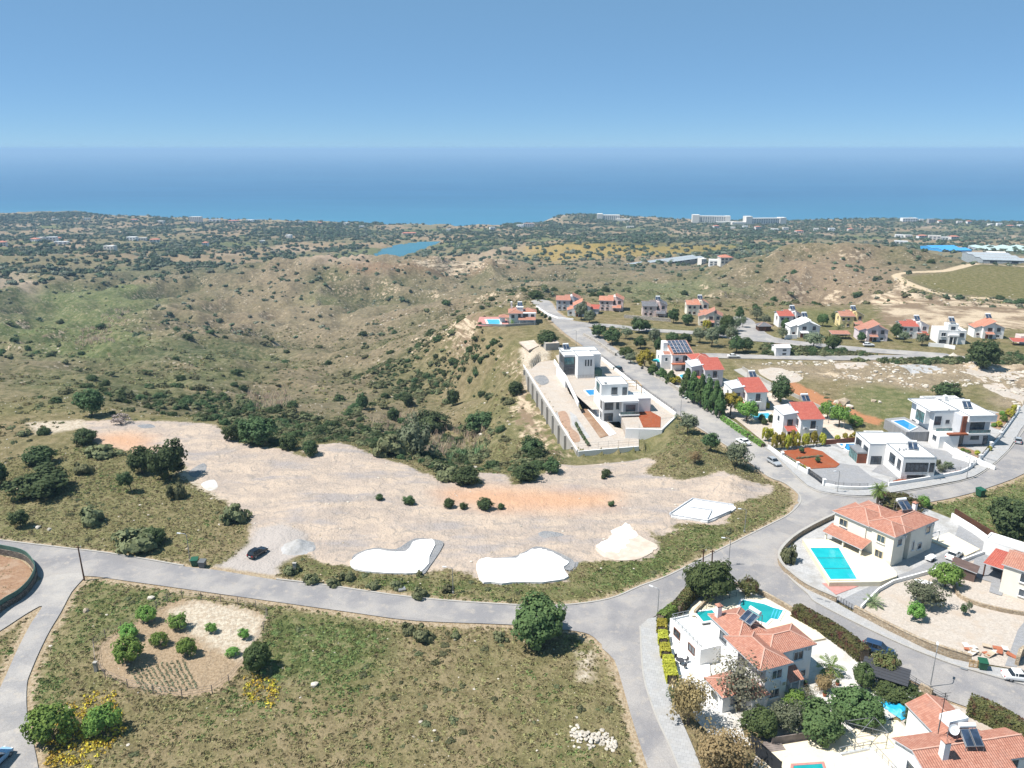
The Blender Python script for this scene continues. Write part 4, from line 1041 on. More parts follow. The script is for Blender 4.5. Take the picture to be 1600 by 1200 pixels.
    def flatroof(self, x0, x1, y0, y1, z, par=0.3, mat='roof_white', edge=None, t=0.22, pts=None):
        mb = MB(); mb.box(x0 + t - .01, x1 - t + .01, y0 + t - .01, y1 - t + .01, z - 0.05, z + 0.03); o = self.part('roof', mb, mat)
        mb = MB()
        mb.box(x0 - .02, x1 + .02, y0 - .02, y0 + t, z, z + par); mb.box(x0 - .02, x1 + .02, y1 - t, y1 + .02, z, z + par)
        mb.box(x0 - .02, x0 + t, y0 + t, y1 - t, z, z + par); mb.box(x1 - t, x1 + .02, y0 + t, y1 - t, z, z + par)
        self.part('parapet', mb, self.wall, o)
        if edge:
            mb = MB(); e = 0.05; zt = z + par
            mb.box(x0 - e, x1 + e, y0 - e, y0 + t + .02, zt, zt + .05); mb.box(x0 - e, x1 + e, y1 - t - .02, y1 + e, zt, zt + .05)
            mb.box(x0 - e, x0 + t + .02, y0 + t + .02, y1 - t - .02, zt, zt + .05); mb.box(x1 - t - .02, x1 + e, y0 + t + .02, y1 - t - .02, zt, zt + .05)
            self.part('coping', mb, edge, o)
        return o
    def win(self, face, c, a, z, w, h, style='w', name='window', pane='window_glass', sill=True):
        """face: '-y','+y','-x','+x'; c the wall plane; a the centre along it; z the bottom"""
        key = (w, h, style, pane, sill)
        if key not in _WIN:
            fm = {'w': 'frame_white', 'd': 'frame_dark', 'b': 'frame_wood', 'c': 'cream_trim', 's': 'mortar'}[style]
            mb = MB(); t = 0.07; dp = 0.11 if style != 'd' else 0.07
            mb.box(-w / 2 - t, w / 2 + t, -dp, 0.01, h, h + t); mb.box(-w / 2 - t, w / 2 + t, -dp, 0.01, -t, 0)
            mb.box(-w / 2 - t, -w / 2, -dp, 0.01, 0, h); mb.box(w / 2, w / 2 + t, -dp, 0.01, 0, h)
            nm = max(1, int(round(w / 0.9)))
            for i in range(1, nm): x = -w / 2 + w * i / nm; mb.box(x - 0.03, x + 0.03, -0.06, 0.01, 0, h)
            g = MB(); g.box(-w / 2, w / 2, -0.02, 0.0, 0, h)
            s = MB(); s.box(-w / 2 - 0.16, w / 2 + 0.16, -0.22, 0.0, -t - 0.09, -t)
            _WIN[key] = (mb.mesh('window', fm), g.mesh('pane', pane), s.mesh('sill', 'white_plaster' if style != 'd' else 'metal_grey'))
        fmesh, gm, sm = _WIN[key]
        rot = {'-y': 0, '+y': math.pi, '+x': math.pi / 2, '-x': -math.pi / 2}[face]
        loc = (a, c, z) if face[1] == 'y' else (c, a, z)
        o = link(name, fmesh, self.root, loc, rot); link('pane', gm, o)
        if sill and name == 'window': link('sill', sm, o)
        return o
    def door(self, face, c, a, w=1.0, h=2.1, z=0.0, mat='frame_wood'):
        mb = MB(); mb.box(-w / 2, w / 2, -0.06, 0.0, 0, h); k = MB(); k.box(w / 2 - 0.18, w / 2 - 0.10, -0.13, -0.06, 1.0, 1.1)
        rot = {'-y': 0, '+y': math.pi, '+x': math.pi / 2, '-x': -math.pi / 2}[face]
        o = mb.build('door', mat, self.root, (a, c, z) if face[1] == 'y' else (c, a, z), rot); k.build('handle', 'metal_grey', o)
        return o
    def chimney(self, x, y, z0, z1, w=0.7, cap='roof_tile', mat=None):
        mb = MB(); mb.box(x - w / 2, x + w / 2, y - w / 2, y + w / 2, z0, z1); o = self.part('chimney', mb, mat or 'white_plaster')
        c = MB(); e = w / 2 + 0.12; zc = z1 + 0.25
        for sx in (-1, 1):
            for sy in (-1, 1): c.box(x + sx * w * .4 - .06, x + sx * w * .4 + .06, y + sy * w * .4 - .06, y + sy * w * .4 + .06, z1, zc)
        q = [(x - e, y - e, zc), (x + e, y - e, zc), (x + e, y + e, zc), (x - e, y + e, zc)]
        for i in range(4): c.face([q[i], q[(i + 1) % 4], (x, y, zc + 0.35)], [(0, 0), (.6, 0), (.3, .5)])
        c.face(q[::-1]); self.part('chimney_cap', c, cap, o)
        return o
    def solar(self, x, y, z, rot=0.0, tilt=38, tank='metal_white', horiz=True, stand=0.0):
        """water heater: two collectors on a tilted rack with a tank above"""
        mb = MB(); cl, cw = 1.9, 0.95; t = R(tilt); dy, dz = cl * math.cos(t), cl * math.sin(t)
        for sx in (-1.05, 1.05):
            mb.bar((sx, 0, stand + .05), (sx, dy, stand + dz), 0.06); mb.bar((sx, dy, stand + dz), (sx, dy, -.3), 0.06); mb.bar((sx, 0, stand + .05), (sx, 0, -.3), 0.06); mb.bar((sx, dy + .7, stand + dz), (sx, dy + .7, -.3), 0.06); mb.bar((sx, dy, stand + dz), (sx, dy + .7, stand + dz), 0.06)
        mb.bar((-1.05, 0, stand + .05), (1.05, 0, stand + .05), 0.06); mb.bar((-1.05, dy, stand + dz), (1.05, dy, stand + dz), 0.06)
        o = link('solar_water_heater', mb.mesh('solar_water_heater', 'metal_grey'), self.root, (x, y, z), R(rot))
        for sx in (-0.53, 0.53):
            c = MB(); n = Vector((0, -math.sin(t), math.cos(t))); ctr = Vector((sx, dy / 2, stand + .05 + dz / 2)) + n * 0.08
            c.obox(ctr, (cw / 2, 0, 0), Vector((0, dy / 2, dz / 2)), n * 0.05); c.obox(ctr + n * 0.05, (cw / 2 - .05, 0, 0), Vector((0, dy / 2, dz / 2)) * 0.95, n * 0.008, 1)
            c.build('collector', ['metal_grey', 'solar_glass'], o)
        c = MB(); c.tube([(-.95, dy + .35, stand + dz + .32), (.95, dy + .35, stand + dz + .32)], 0.30, n=14); c.build('tank', tank, o, smooth=False)
        return o
    def rail(self, pts, z, h=0.9, mat='metal_grey', step=0.9, glass=None, name='railing'):
        mb = MB()
        for a, b in zip(pts, pts[1:]):
            a3, b3 = Vector((*a, z)), Vector((*b, z)); L = (b3 - a3).length; n = max(1, int(L / step))
            for k in range(n + 1):
                q = a3 + (b3 - a3) * k / n; mb.bar(q, q + Vector((0, 0, h)), 0.05)
            mb.bar(a3 + Vector((0, 0, h)), b3 + Vector((0, 0, h)), 0.06); mb.bar(a3 + Vector((0, 0, h * .5)), b3 + Vector((0, 0, h * .5)), 0.03); mb.bar(a3 + Vector((0, 0, .12)), b3 + Vector((0, 0, .12)), 0.03)
        o = self.part(name, mb, mat)
        if glass:
            g = MB()
            for a, b in zip(pts, pts[1:]): g.bar((*a, z + h / 2), (*b, z + h / 2), 0.02, h * 0.85)
            self.part('pane', g, glass, o)
        return o
    def ac(self, face, c, a, z):
        mb = MB(); mb.box(-.4, .4, -.35, 0, 0, .6); mb.box(-.25, .25, -.37, -.35, .05, .55, 1)
        rot = {'-y': 0, '+y': math.pi, '+x': math.pi / 2, '-x': -math.pi / 2}[face]
        mb.build('air_conditioner', ['metal_white', 'metal_grey'], self.root, (a, c, z) if face[1] == 'y' else (c, a, z), rot)

def pool(label, pts, z, water, cop='white_plaster', cw=0.35, group=None, lines=0, steps=None):
    """a pool: tiled shell, coping round the rim, water a hand below it; pts world, in order"""
    c = np.mean(np.array(pts), 0)
    root = thing('swimming_pool', label, 'pool', (c[0], c[1], z), 0, group)
    L = [(p[0] - c[0], p[1] - c[1]) for p in pts]
    ar = sum(L[i][0] * L[(i + 1) % len(L)][1] - L[(i + 1) % len(L)][0] * L[i][1] for i in range(len(L)))
    if ar < 0: L = L[::-1]
    n = len(L)
    def off(d):
        out = []
        for i in range(n):
            p0, p1, p2 = Vector(L[i - 1]), Vector(L[i]), Vector(L[(i + 1) % n])
            n1 = Vector(((p1 - p0).y, -(p1 - p0).x)).normalized(); n2 = Vector(((p2 - p1).y, -(p2 - p1).x)).normalized()
            k = (n1 + n2); k = k / max(k.length_squared / 2, 0.3)
            out.append(tuple(p1 + k * d))
        return out
    O = off(cw)
    mb = MB()
    for i in range(n):
        j = (i + 1) % n; a, b, cc, d = L[i], L[j], O[j], O[i]
        mb.face([(*a, .10), (*b, .10), (*cc, .10), (*d, .10)]); mb.face([(*d, .10), (*cc, .10), (*cc, -.1), (*d, -.1)])
    mb.build('coping', cop, root)
    mb = MB()
    for i in range(n):
        j = (i + 1) % n; mb.face([(*L[i], .10), (*L[j], .10), (*L[j], -.2), (*L[i], -.2)])
    mb.build('basin', 'pool_sky', root)
    mb = MB(); mb.prism(L, 0, 0.035, sides=False); w = mb.build('water', water, root)
    if lines:
        for k in range(lines):
            f = (k + 1) / (lines + 1); a = Vector(L[0]).lerp(Vector(L[3]), f); b = Vector(L[1]).lerp(Vector(L[2]), f)
            s = MB(); s.bar((a.x, a.y, .05), (b.x, b.y, .05), 0.10, 0.02); s.build('tile_line', 'frame_dark', root)
    if steps:
        a, b, d = [Vector(p) - Vector((c[0], c[1])) for p in steps]
        for k in range(4): q = a.lerp(d, k / 4); r_ = b.lerp(d, k / 4) if False else q + (b - a); s = MB(); s.bar((q.x, q.y, .045), (r_.x, r_.y, .045), .16, .02); s.build('step', 'pool_sky', root)
    return root
def sheet(name, mat, px=None, xy=None, z=0.06, z0=None, kind='structure', smooth=0):
    pts = Z(px) if px is not None else xy
    if smooth: pts = smooth_line(pts, True, smooth)
    mb = MB(); mb.prism(pts, z0 if z0 is not None else 0, z, sides=z0 is not None)
    return mb.build(name, mat, kind=kind)
def wall(name, label, cat, line, h, mat, t=0.3, base=None, px=True, z=0.0, group=None, cap=None, smooth=0):
    ln = Z(line, z) if px else line
    if smooth: ln = smooth_line(ln, False, smooth)
    c = ln[0]; bz = (lambda x, y: z) if base is None else base
    root = thing(name, label, cat, (c[0], c[1], 0), 0, group)
    L = [(p[0] - c[0], p[1] - c[1]) for p in ln]
    mb = MB(); mb.strip(L, -t / 2, t / 2, -0.4, h, base=lambda x, y: bz(x + c[0], y + c[1])); mb.build('masonry', mat, root)
    if cap: mb = MB(); mb.strip(L, -t / 2 - .06, t / 2 + .06, h + .001, h + .09, base=lambda x, y: bz(x + c[0], y + c[1])); mb.build('coping', cap, root)
    return root
# ------------------------------------------------------------------ villa A: white house, two pools of water behind it
h = House('villa', 'white two-storey villa with terracotta hip roofs, teal pool behind and clipped yellow hedge beside', 'house', (33.8, 88.2), 20, roof='roof_tile')
h.vol(0, 3.6, 0, 7.0, 0, 6.0); h.vol(-1.3, 0, 4.4, 7.0, 0, 6.0); h.vol(0.0, 5.0, 7.0, 12.8, 0, 6.0); h.vol(4.7, 9.5, 2.3, 6.8, 0, 6.0); h.vol(3.6, 4.7, 3.0, 7.0, 0, 6.0)
h.hip(-1.0, 3.6, 0, 7.4, 6.1, 22); h.hip(0, 5.0, 6.2, 12.8, 6.15, 22); h.hip(2.2, 9.5, 2.3, 6.8, 6.05, 22)
h.win('-y', 0, 1.8, 3.9, 1.5, 1.3, 'w'); h.win('-y', 0, 1.7, 0.9, 1.5, 1.3, 'w'); h.win('-y', 2.3, 7.2, 3.9, 1.5, 1.3, 'w'); h.win('-y', 2.3, 7.9, 0.9, 1.7, 1.0, 'w')
h.win('-x', 0, 9.6, 3.9, 1.5, 1.2, 'd'); h.win('-x', -1.3, 5.6, 1.0, 0.9, 1.2, 'w'); h.win('-x', 0, 2.2, 1.0, 1.3, 1.2, 'w'); h.win('+x', 9.5, 4.5, 3.9, 1.4, 1.2, 'w'); h.win('+x', 9.5, 4.5, 0.9, 1.4, 1.2, 'w')
h.door('-y', 2.3, 5.3); h.ac('-y', 0, 2.9, 2.7); h.ac('-y', 2.3, 8.7, 5.2)
h.mono(4.75, 6.6, 0.5, 2.3, 2.35, 3.2, '-y', 0.25, wall=False)
mb = MB(); [mb.box(x - .12, x + .12, 0.55, 0.8, 0, 2.3) for x in (5.0, 6.4)]; h.part('porch_post', mb, 'white_plaster')
h.solar(2.4, 8.2, 6.7, -78, 30, stand=0.5); h.chimney(0.5, 11.9, 6, 8.0)
# lower garage wing with the roof terrace on the left and a tiled annex in front
h.vol(-3.4, -0.02, 10.0, 18.4, 0, 2.6, name='terrace_wing'); h.flatroof(-3.4, 0.0, 10.0, 18.4, 2.6, 0.25, 'roof_white')
h.win('-x', -3.4, 16.2, 0.9, 1.6, 1.2, 'b'); h.win('-x', -3.4, 12.2, 0.9, 1.6, 1.2, 'b')
h.rail([(-3.2, 10.2), (-3.2, 18.2), (-0.2, 18.2)], 2.85, 0.8)
h.vol(-6.0, -2.4, 0.6, 4.4, 0, 2.7); h.hip(-6.0, -2.4, 0.6, 4.4, 2.75, 20, 0.35); h.vol(-2.4, -0.02, -0.8, 2.2, 0, 2.5); h.hip(-2.4, 0.0, -0.8, 2.2, 2.55, 22, 0.3)
h.win('-y', 0.6, -4.2, 0.9, 1.3, 1.1, 'w'); h.win('-x', -6.0, 2.4, 0.9, 1.3, 1.1, 'w')
sheet('yard', 'gravel_white', [(1030, 968), (1075, 928), (1150, 918), (1186, 928), (1240, 958), (1292, 990), (1350, 1016), (1398, 1053), (1440, 1080), (1400, 1120), (1300, 1160), (1180, 1172), (1105, 1145), (1052, 1085)], z=0.03)
sheet('pool_terrace', 'deck_cream', [(1060, 968), (1110, 930), (1150, 925), (1195, 938), (1255, 970), (1290, 1000), (1240, 1010), (1150, 985), (1105, 962)], z=0.35, z0=-0.1)
sheet('terrace', 'white_plaster', [(1046, 980), (1068, 968), (1106, 1006), (1110, 1060), (1088, 1068), (1058, 1060), (1046, 1010)], z=0.25, z0=-0.1)
pool('teal stepped swimming pool beside the terracotta roof of the white villa', [(38.2, 113.3), (36.0, 109.2), (40.0, 106.6), (41.2, 107.9), (42.2, 107.6), (43.9, 110.2), (42.6, 110.9), (41.4, 112.0)], 0.36, 'pool_teal', steps=[(41.3, 108.2), (42.6, 110.6), (42.9, 107.2)])
pool('small teal plunge pool below the white roof terrace railing', [(29.6, 109.6), (32.4, 110.2), (32.9, 107.6), (30.2, 107.0)], 0.42, 'pool_teal')
# ------------------------------------------------------------------ villa B: cream house with the long turquoise pool
h = House('villa', 'cream two-storey villa with terracotta hip roofs beside a long turquoise pool', 'house', (68.0, 124.4), 32, wall='cream_plaster')
B_ = h
h.wall = 'cream_plaster'
h.vol(0, 3.6, 0.2, 5.6, 0, 6.1); h.vol(3.6, 5.2, 1.3, 8.0, 0, 6.1); h.vol(5.2, 12.6, 0.2, 5.6, 0, 6.1); h.vol(4.0, 9.0, 5.6, 11.4, 0, 6.1); h.vol(-0.2, 4.0, 5.6, 12.2, 0, 6.1)
h.hip(0, 5.0, 0.2, 6.4, 6.2, 22); h.hip(3.0, 12.6, 0.2, 5.6, 6.15, 22); h.hip(-0.2, 6.0, 5.2, 12.2, 6.2, 22); h.hip(3.2, 9.0, 4.8, 11.4, 6.18, 22)
h.win('-x', 0, 2.6, 3.9, 1.4, 1.3, 'c'); h.win('-x', 0, 2.6, 0.9, 1.4, 1.3, 'c'); h.win('-x', -0.2, 10.2, 3.9, 1.5, 1.3, 'c'); h.win('-y', 0.2, 1.8, 3.9, 1.3, 1.2, 'w')
h.win('-y', 0.2, 10.6, 3.9, 1.3, 1.4, 'w'); h.win('-y', 0.2, 8.6, 1.2, 1.1, 1.2, 'w'); h.win('-y', 0.2, 6.4, 1.6, 0.5, 1.7, 'w'); h.ac('-y', 0.2, 2.9, 5.0); h.ac('-y', 0.2, 11.6, 5.1)
h.mono(-2.4, -0.22, 4.6, 12.4, 2.5, 3.3, '-x', 0.3, wall=False)
for y in (4.8, 8.4, 12.1):
    mb = MB(); mb.box(-2.4, -2.1, y - .15, y + .15, 0, 2.45); h.part('post', mb, 'cream_plaster')
h.win('-x', -0.2, 6.8, 0.1, 2.2, 2.1, 'd', 'glazed_door', sill=False)
h.solar(8.6, 3.4, 7.0, -20, 30, stand=0.7); h.chimney(13.0, 4.6, 4.0, 7.4)
mb = MB(); [mb.bar((12.7, y, 2.6), (16.0, y, 2.6), 0.1, 0.16) for y in (0.8, 1.8, 2.8, 3.8)]; [mb.bar((15.9, y, 0), (15.9, y, 2.6), 0.2) for y in (0.8, 3.8)]; h.part('pergola', mb, 'white_plaster')
sheet('yard', 'gravel_grey', [(1222, 863), (1252, 838), (1308, 809), (1347, 799), (1440, 792), (1490, 812), (1568, 860), (1450, 904), (1310, 940), (1263, 920), (1233, 896)], z=0.03)
sheet('driveway', 'grey_cobbles', [(1310, 940), (1338, 955), (1392, 905), (1450, 898), (1566, 862), (1545, 838), (1500, 815), (1485, 860), (1420, 893), (1395, 902), (1340, 925)], z=0.055)
dk = [(1254, 842), (1335, 842), (1352, 845), (1400, 893), (1402, 900), (1376, 909), (1296, 910)]
sheet('pool_deck', 'deck_cream', xy=Z(dk, 0.9), z=0.9, z0=-0.1)
pool('long turquoise lap pool on the raised cream deck of the cream villa', Z([(1265.6, 856), (1310.6, 856), (1339, 904.6), (1298, 905)], 1.0), 0.92, 'pool_turquoise', 'deck_cream', lines=2, steps=[tuple(q) for q in Z([(1333, 897), (1338, 903.5), (1322, 896)], 1.0)])
sheet('terrace', 'deck_cream', xy=[(83.6, 128.2), (87.5, 130.6), (85.2, 137.2), (79.8, 134.4)], z=0.3, z0=-0.1)
sheet('paving', 'pink_paving', [(1284, 912), (1362, 909), (1306, 930)], z=0.10)
wall('stone_wall', 'tan stone garden wall curving round the gravel corner below the turquoise pool', 'wall', [(1342, 799), (1307, 808), (1250, 837), (1222, 861), (1217, 876), (1221, 887), (1234, 900), (1262, 921), (1307, 941)], 1.0, 'stone_wall', 0.4, cap='concrete', smooth=3)
wall('stone_wall', 'tan stone retaining wall along the pavement below the gravel garden with fruit trees', 'wall', [(1334, 957), (1390, 986), (1450, 1014), (1517, 1035)], 1.2, 'stone_wall', 0.45, cap='stone_wall', smooth=3)
wall('boundary_wall', 'low white wall dividing the cobbled driveway from the gravel garden', 'wall', [(1345, 952), (1372, 925), (1395, 912), (1450, 897), (1500, 880), (1548, 862)], 0.7, 'white_plaster', 0.25)
wall('boundary_wall', 'white boundary wall with dark netting behind the cream villa terrace', 'wall', [(1486, 812), (1520, 833), (1560, 862), (1575, 872)], 1.5, 'white_plaster', 0.25)
wall('shade_fence', 'dark brown windbreak netting beside the bright green meadow', 'fence', [(1490, 808), (1522, 828), (1566, 855), (1580, 866)], 2.0, 'wood_dark', 0.12)
sheet('yard', 'gravel_earth', [(1338, 956), (1372, 926), (1396, 913), (1450, 898), (1548, 864), (1640, 858), (1680, 1060), (1600, 1048), (1520, 1034), (1450, 1013), (1390, 985)], z=0.035)
# ------------------------------------------------------------------ villa C: big terracotta roof at the bottom corner
h = House('villa', 'pale villa with wide terracotta roof carrying dish, aerial, white tank and two collectors', 'house', (45.6, 69.4), 10, roof='roof_tile')
h.vol(0.4, 10.5, 0, 6.0, 0, 5.8); h.vol(5.8, 10.6, 6.0, 11.0, 0, 5.8); h.vol(10.5, 14.2, 1.6, 5.2, 0, 5.8)
h.gable(0.4, 10.5, -0.2, 6.0, 5.85, 'x', 20, 0.35, gw=True); h.gable(5.8, 10.6, 4.0, 11.0, 5.9, 'y', 22, 0.35); h.gable(9.0, 14.2, 1.2, 5.2, 5.9, 'x', 22, 0.3)
h.win('-x', 0.4, 3.0, 3.6, 1.2, 1.4, 'w'); h.win('-x', 5.8, 8.5, 0.2, 2.2, 2.2, 'w', 'glazed_door', sill=False); h.win('-y', 1.6, 12.4, 3.6, 1.3, 1.3, 'w'); h.ac('-y', 1.6, 13.6, 5.0)
h.chimney(3.2, 1.8, 5.5, 8.6, 0.75)
o = h.solar(7.2, 1.9, 6.9, -8, 32, stand=0.3)
mb = MB(); mb.box(-1.35, 1.35, -.75, .75, 0, .75); mb.build('tank_housing', 'plastic_white', h.root, (6.6, 4.9, 8.35), R(6))
mb = MB(); [mb.bar((sx, sy, -1.6), (sx, sy, 0.02), 0.07) for sx in (-1.2, 1.2) for sy in (-.65, .65)]; [mb.bar((-1.2, sy, -.1), (1.2, sy, -.1), 0.06) for sy in (-.65, .65)]; [mb.bar((sx, -.65, -.1), (sx, .65, -.1), 0.06) for sx in (-1.2, 1.2)]; mb.build('tank_stand', 'metal_grey', h.root, (6.6, 4.9, 8.35), R(6))
mb = MB(); n = 20
for k in range(n):
    a0, a1 = 2 * math.pi * k / n, 2 * math.pi * (k + 1) / n
    for r0, r1, d0, d1 in ((0, .35, 0, .05), (.35, .6, .05, .17)):
        mb.face([(r0 * math.cos(a0), r0 * math.sin(a0), d0), (r1 * math.cos(a0), r1 * math.sin(a0), d1), (r1 * math.cos(a1), r1 * math.sin(a1), d1), (r0 * math.cos(a1), r0 * math.sin(a1), d0)] if r0 else [(0, 0, 0), (r1 * math.cos(a0), r1 * math.sin(a0), d1), (r1 * math.cos(a1), r1 * math.sin(a1), d1)])
ds = mb.build('satellite_dish', 'plastic_white', h.root, (5.6, 3.6, 8.4)); ds.rotation_euler = (R(55), 0, R(-12))
mb = MB(); mb.bar((0, 0, 0), (0, 0, .6), .04); mb.bar((0, 0, 0), (0, -.1, -1.4), .06); mb.build('arm', 'metal_grey', ds)
mb = MB(); mb.bar((5.2, 5.2, 6.5), (5.2, 5.2, 12.2), 0.06); [mb.bar((5.2 - w, 5.2, z), (5.2 + w, 5.2, z), 0.03) for w, z in ((.7, 12.1), (.55, 11.7), (.45, 11.3))]; h.part('aerial', mb, 'metal_black')
# terrace with pool at the bottom edge
sheet('yard', 'gravel_earth', [(1180, 1182), (1300, 1166), (1400, 1131), (1474, 1096), (1540, 1119), (1640, 1152), (1700, 1240), (1160, 1260)], z=0.03)
sheet('pool_terrace', 'deck_cream', [(1200, 1170), (1310, 1152), (1365, 1130), (1402, 1128), (1425, 1150), (1420, 1200), (1420, 1270), (1180, 1270), (1185, 1200)], z=0.3, z0=-0.1)
pool('teal pool cut by the bottom edge below the cream terrace', Z([(1240, 1197), (1284, 1194), (1300, 1240), (1235, 1250)], 0.35), 0.32, 'pool_teal', 'pink_paving')
hh = House('terrace_building', 'white curved-parapet outbuilding on the cream terrace beside the big terracotta roof', 'building', (40.6, 70.2), 14)
hh.vol(0, 4.6, 0, 6.6, 0, 2.3); hh.flatroof(0, 4.6, 0, 6.6, 2.3, 0.35, 'deck_cream'); hh.win('-x', 0, 1.6, 0.3, 1.0, 1.7, 'd', 'glazed_door', sill=False)
hh.rail([(0.1, 6.5), (4.5, 6.5), (4.5, 0.4)], 2.65, 0.9, 'metal_grey')
t_ = thing('pergola', 'thin grey metal pergola frame standing on the cream terrace', 'pergola', (42.3, 79.2, 0.3), R(10))
for x, y in ((0, 0), (4.4, 0), (0, 2.8), (4.4, 2.8)):
    mb = MB(); mb.bar((x, y, 0), (x, y, 2.4), 0.07); mb.build('post', 'metal_grey', t_)
mb = MB(); [mb.bar(a, b, 0.05) for a, b in (((0, 0, 2.4), (4.4, 0, 2.4)), ((0, 2.8, 2.4), (4.4, 2.8, 2.4)), ((0, 0, 2.4), (0, 2.8, 2.4)), ((4.4, 0, 2.4), (4.4, 2.8, 2.4)), ((0, 0, 2.4), (4.4, 2.8, 2.4)), ((0, 2.8, 2.4), (4.4, 0, 2.4)), ((0, 0, 1.0), (0, 2.8, 1.0)), ((0, 0, 1.0), (4.4, 0, 1.0)))]; mb.build('frame', 'metal_grey', t_)
wall('timber_fence', 'weathered grey timber fence along the top of the cream pool terrace', 'fence', [(1205, 1166), (1255, 1158), (1312, 1149)], 1.3, 'wood_grey', 0.1)
t_ = thing('wooden_deck', 'small weathered grey plank deck beside the black shade sail', 'deck', (*Z([(1190, 1180)])[0], 0.32), R(10))
for k in range(9):
    mb = MB(); mb.box(0, 3.2, k * .34, k * .34 + .31, 0, .05); mb.build('plank', 'wood_grey', t_)
t_ = thing('shade_sail', 'black privacy screen on posts at the bottom edge by the plank deck', 'screen', (*Z([(1172, 1172)])[0], 0), 0)
mb = MB(); a, b = (0, 0), (2.2, -4.6)
mb.face([(0, 0, .2), (2.2, -4.6, .2), (2.2, -4.6, 2.4), (0, 0, 2.4)]); mb.face([(0.04, 0, 2.4), (2.24, -4.6, 2.4), (2.24, -4.6, .2), (.04, 0, .2)]); mb.build('netting', 'shade_cloth', t_)
for q in (a, b): mb = MB(); mb.bar((*q, 0), (*q, 2.5), 0.08); mb.build('post', 'metal_black', t_)
# ------------------------------------------------------------------ villa D at the right edge
h = House('villa', 'cream villa with red tile roof behind the slate terrace', 'house', (82.6, 116.4), -47, wall='cream_plaster')
h.vol(0, 12, 0, 6.4, 0, 5.4); h.gable(0, 12, 0, 6.4, 5.45, 'x', 20, 0.35)
h.win('-y', 0, 3.4, 3.2, 1.6, 1.5, 'w'); h.win('-y', 0, 3.6, 0.7, 1.6, 1.2, 'w'); h.win('-y', 0, 8.2, 3.2, 1.6, 1.5, 'w'); h.win('-y', 0, 8.2, 0.7, 1.6, 1.2, 'w'); h.door('-x', 0, 1.8, 1.0, 2.1, mat='frame_dark')
h.mono(-3.6, -0.4, 3.4, 9.6, 2.7, 3.1, '-y', 0.2, wall=False, mat='roof_tile_red')
for x, y in ((-3.5, 3.5), (-3.5, 9.4), (-.7, 9.4), (-.7, 3.5)): mb = MB(); mb.box(x - .1, x + .1, y - .1, y + .1, 0, 2.62); h.part('post', mb, 'wood_dark')
h.vol(-3.4, -0.6, 6.9, 9.2, 0, 2.5, 'dark_panel', 'side_panel')
sheet('paving', 'grey_cobbles', xy=[(80.4, 121.4), (83.0, 119.3), (80.8, 116.2), (82.2, 115.0), (86.5, 120), (92, 124), (87, 131), (85.6, 128.6)], z=0.12)
h2 = House('flat_roof_annex', 'white flat-roofed annex behind the red carport roof', 'building', (87.2, 129.4), -47)
h2.vol(0, 7, 0, 3.6, 0, 2.9); h2.flatroof(0, 7, 0, 3.6, 2.9, 0.25, 'roof_white'); h2.win('-x', 0, 1.8, 1.0, 1.0, 0.9, 'w')
h3 = House('garden_shed', 'brown timber garden shed with lean-to roof beside the white driveway car', 'shed', (77.2, 121.6), -38, wall='shed_brown')
h3.vol(0, 3.6, 0, 2.6, 0, 1.9); h3.mono(0, 3.6, 0, 2.6, 2.0, 2.5, '+x', 0.25, mat='shed_brown'); h3.door('-y', 0, 1.2, 1.0, 1.7, mat='wood_dark')
wall('stone_terrace_wall', 'low curving stone terrace wall between slate terrace and rubble garden', 'wall', [(1492, 918), (1497, 932), (1520, 944), (1560, 955), (1600, 962)], 0.7, 'stone_wall', 0.35, smooth=3)
wall('gate_pier_wall', 'stone pier wall with meter box beside the side lane', 'wall', [(1588, 1040), (1592, 1028), (1606, 1018)], 1.5, 'stone_wall', 0.5)
sheet('paving', 'grey_cobbles', [(1570, 1041), (1590, 985), (1610, 960), (1660, 965), (1660, 1015), (1605, 1022), (1588, 1043)], z=0.075)
# ------------------------------------------------------------------ villa E: white modern house on the street corner
e_ = lambda px: Z(px)
h = House('modern_villa', 'white flat-roofed modern villa with dark glass beside red soil garden beds', 'house', (88.2, 163.2), -1, wall='white_plaster', roof='roof_white')
h.vol(0, 7.4, 0, 8.8, -0.3, 5.2); h.vol(-3.8, 7.2, 8.8, 17.0, -0.3, 5.0); h.vol(-0.6, 4, 17.0, 20.0, -.3, 4.2)
h.flatroof(0, 7.4, 0, 8.8, 5.2, 0.22, 'roof_white', 'metal_grey'); h.flatroof(-3.8, 7.2, 8.8, 17.0, 5.0, 0.22, 'roof_white', 'metal_grey'); h.flatroof(-.6, 4, 17.0, 20.0, 4.2, 0.25, 'roof_white')
h.win('-y', 0, 3.2, 2.0, 4.9, 2.1, 'd', 'balcony_glazing', 'window_glass', False); h.win('-y', 0, 6.6, 2.0, 0.9, 2.1, 'd'); h.win('-y', 0, 3.4, 0.5, 4.0, 0.6, 'd')
h.win('-x', 0, 1.6, 2.2, 1.4, 2.0, 'd'); h.win('-x', 0, 5.0, 2.2, 2.6, 2.0, 'd'); h.win('-x', -3.8, 10.6, 1.9, 2.4, 2.0, 'd'); h.win('-x', -3.8, 14.8, 2.6, 3.0, 1.6, 'd')
h.win('-y', 8.8, -1.9, -0.2, 2.4, 2.3, 'd', 'garage_door', 'window_glass', False)
mb = MB(); mb.box(-6.2, -3.82, 9.4, 14.6, 2.5, 2.85); h.part('canopy', mb, 'metal_grey'); mb = MB(); mb.box(-6.0, -5.7, 9.5, 9.8, -.3, 2.5); mb.box(-5.7, -3.82, 9.42, 9.6, -.3, 2.5); h.part('timber_screen', mb, 'wood_red')
h.win('-x', -5.9, 12.1, -0.2, 4.6, 2.5, 'd', 'glazed_wall', 'green_glass', False)
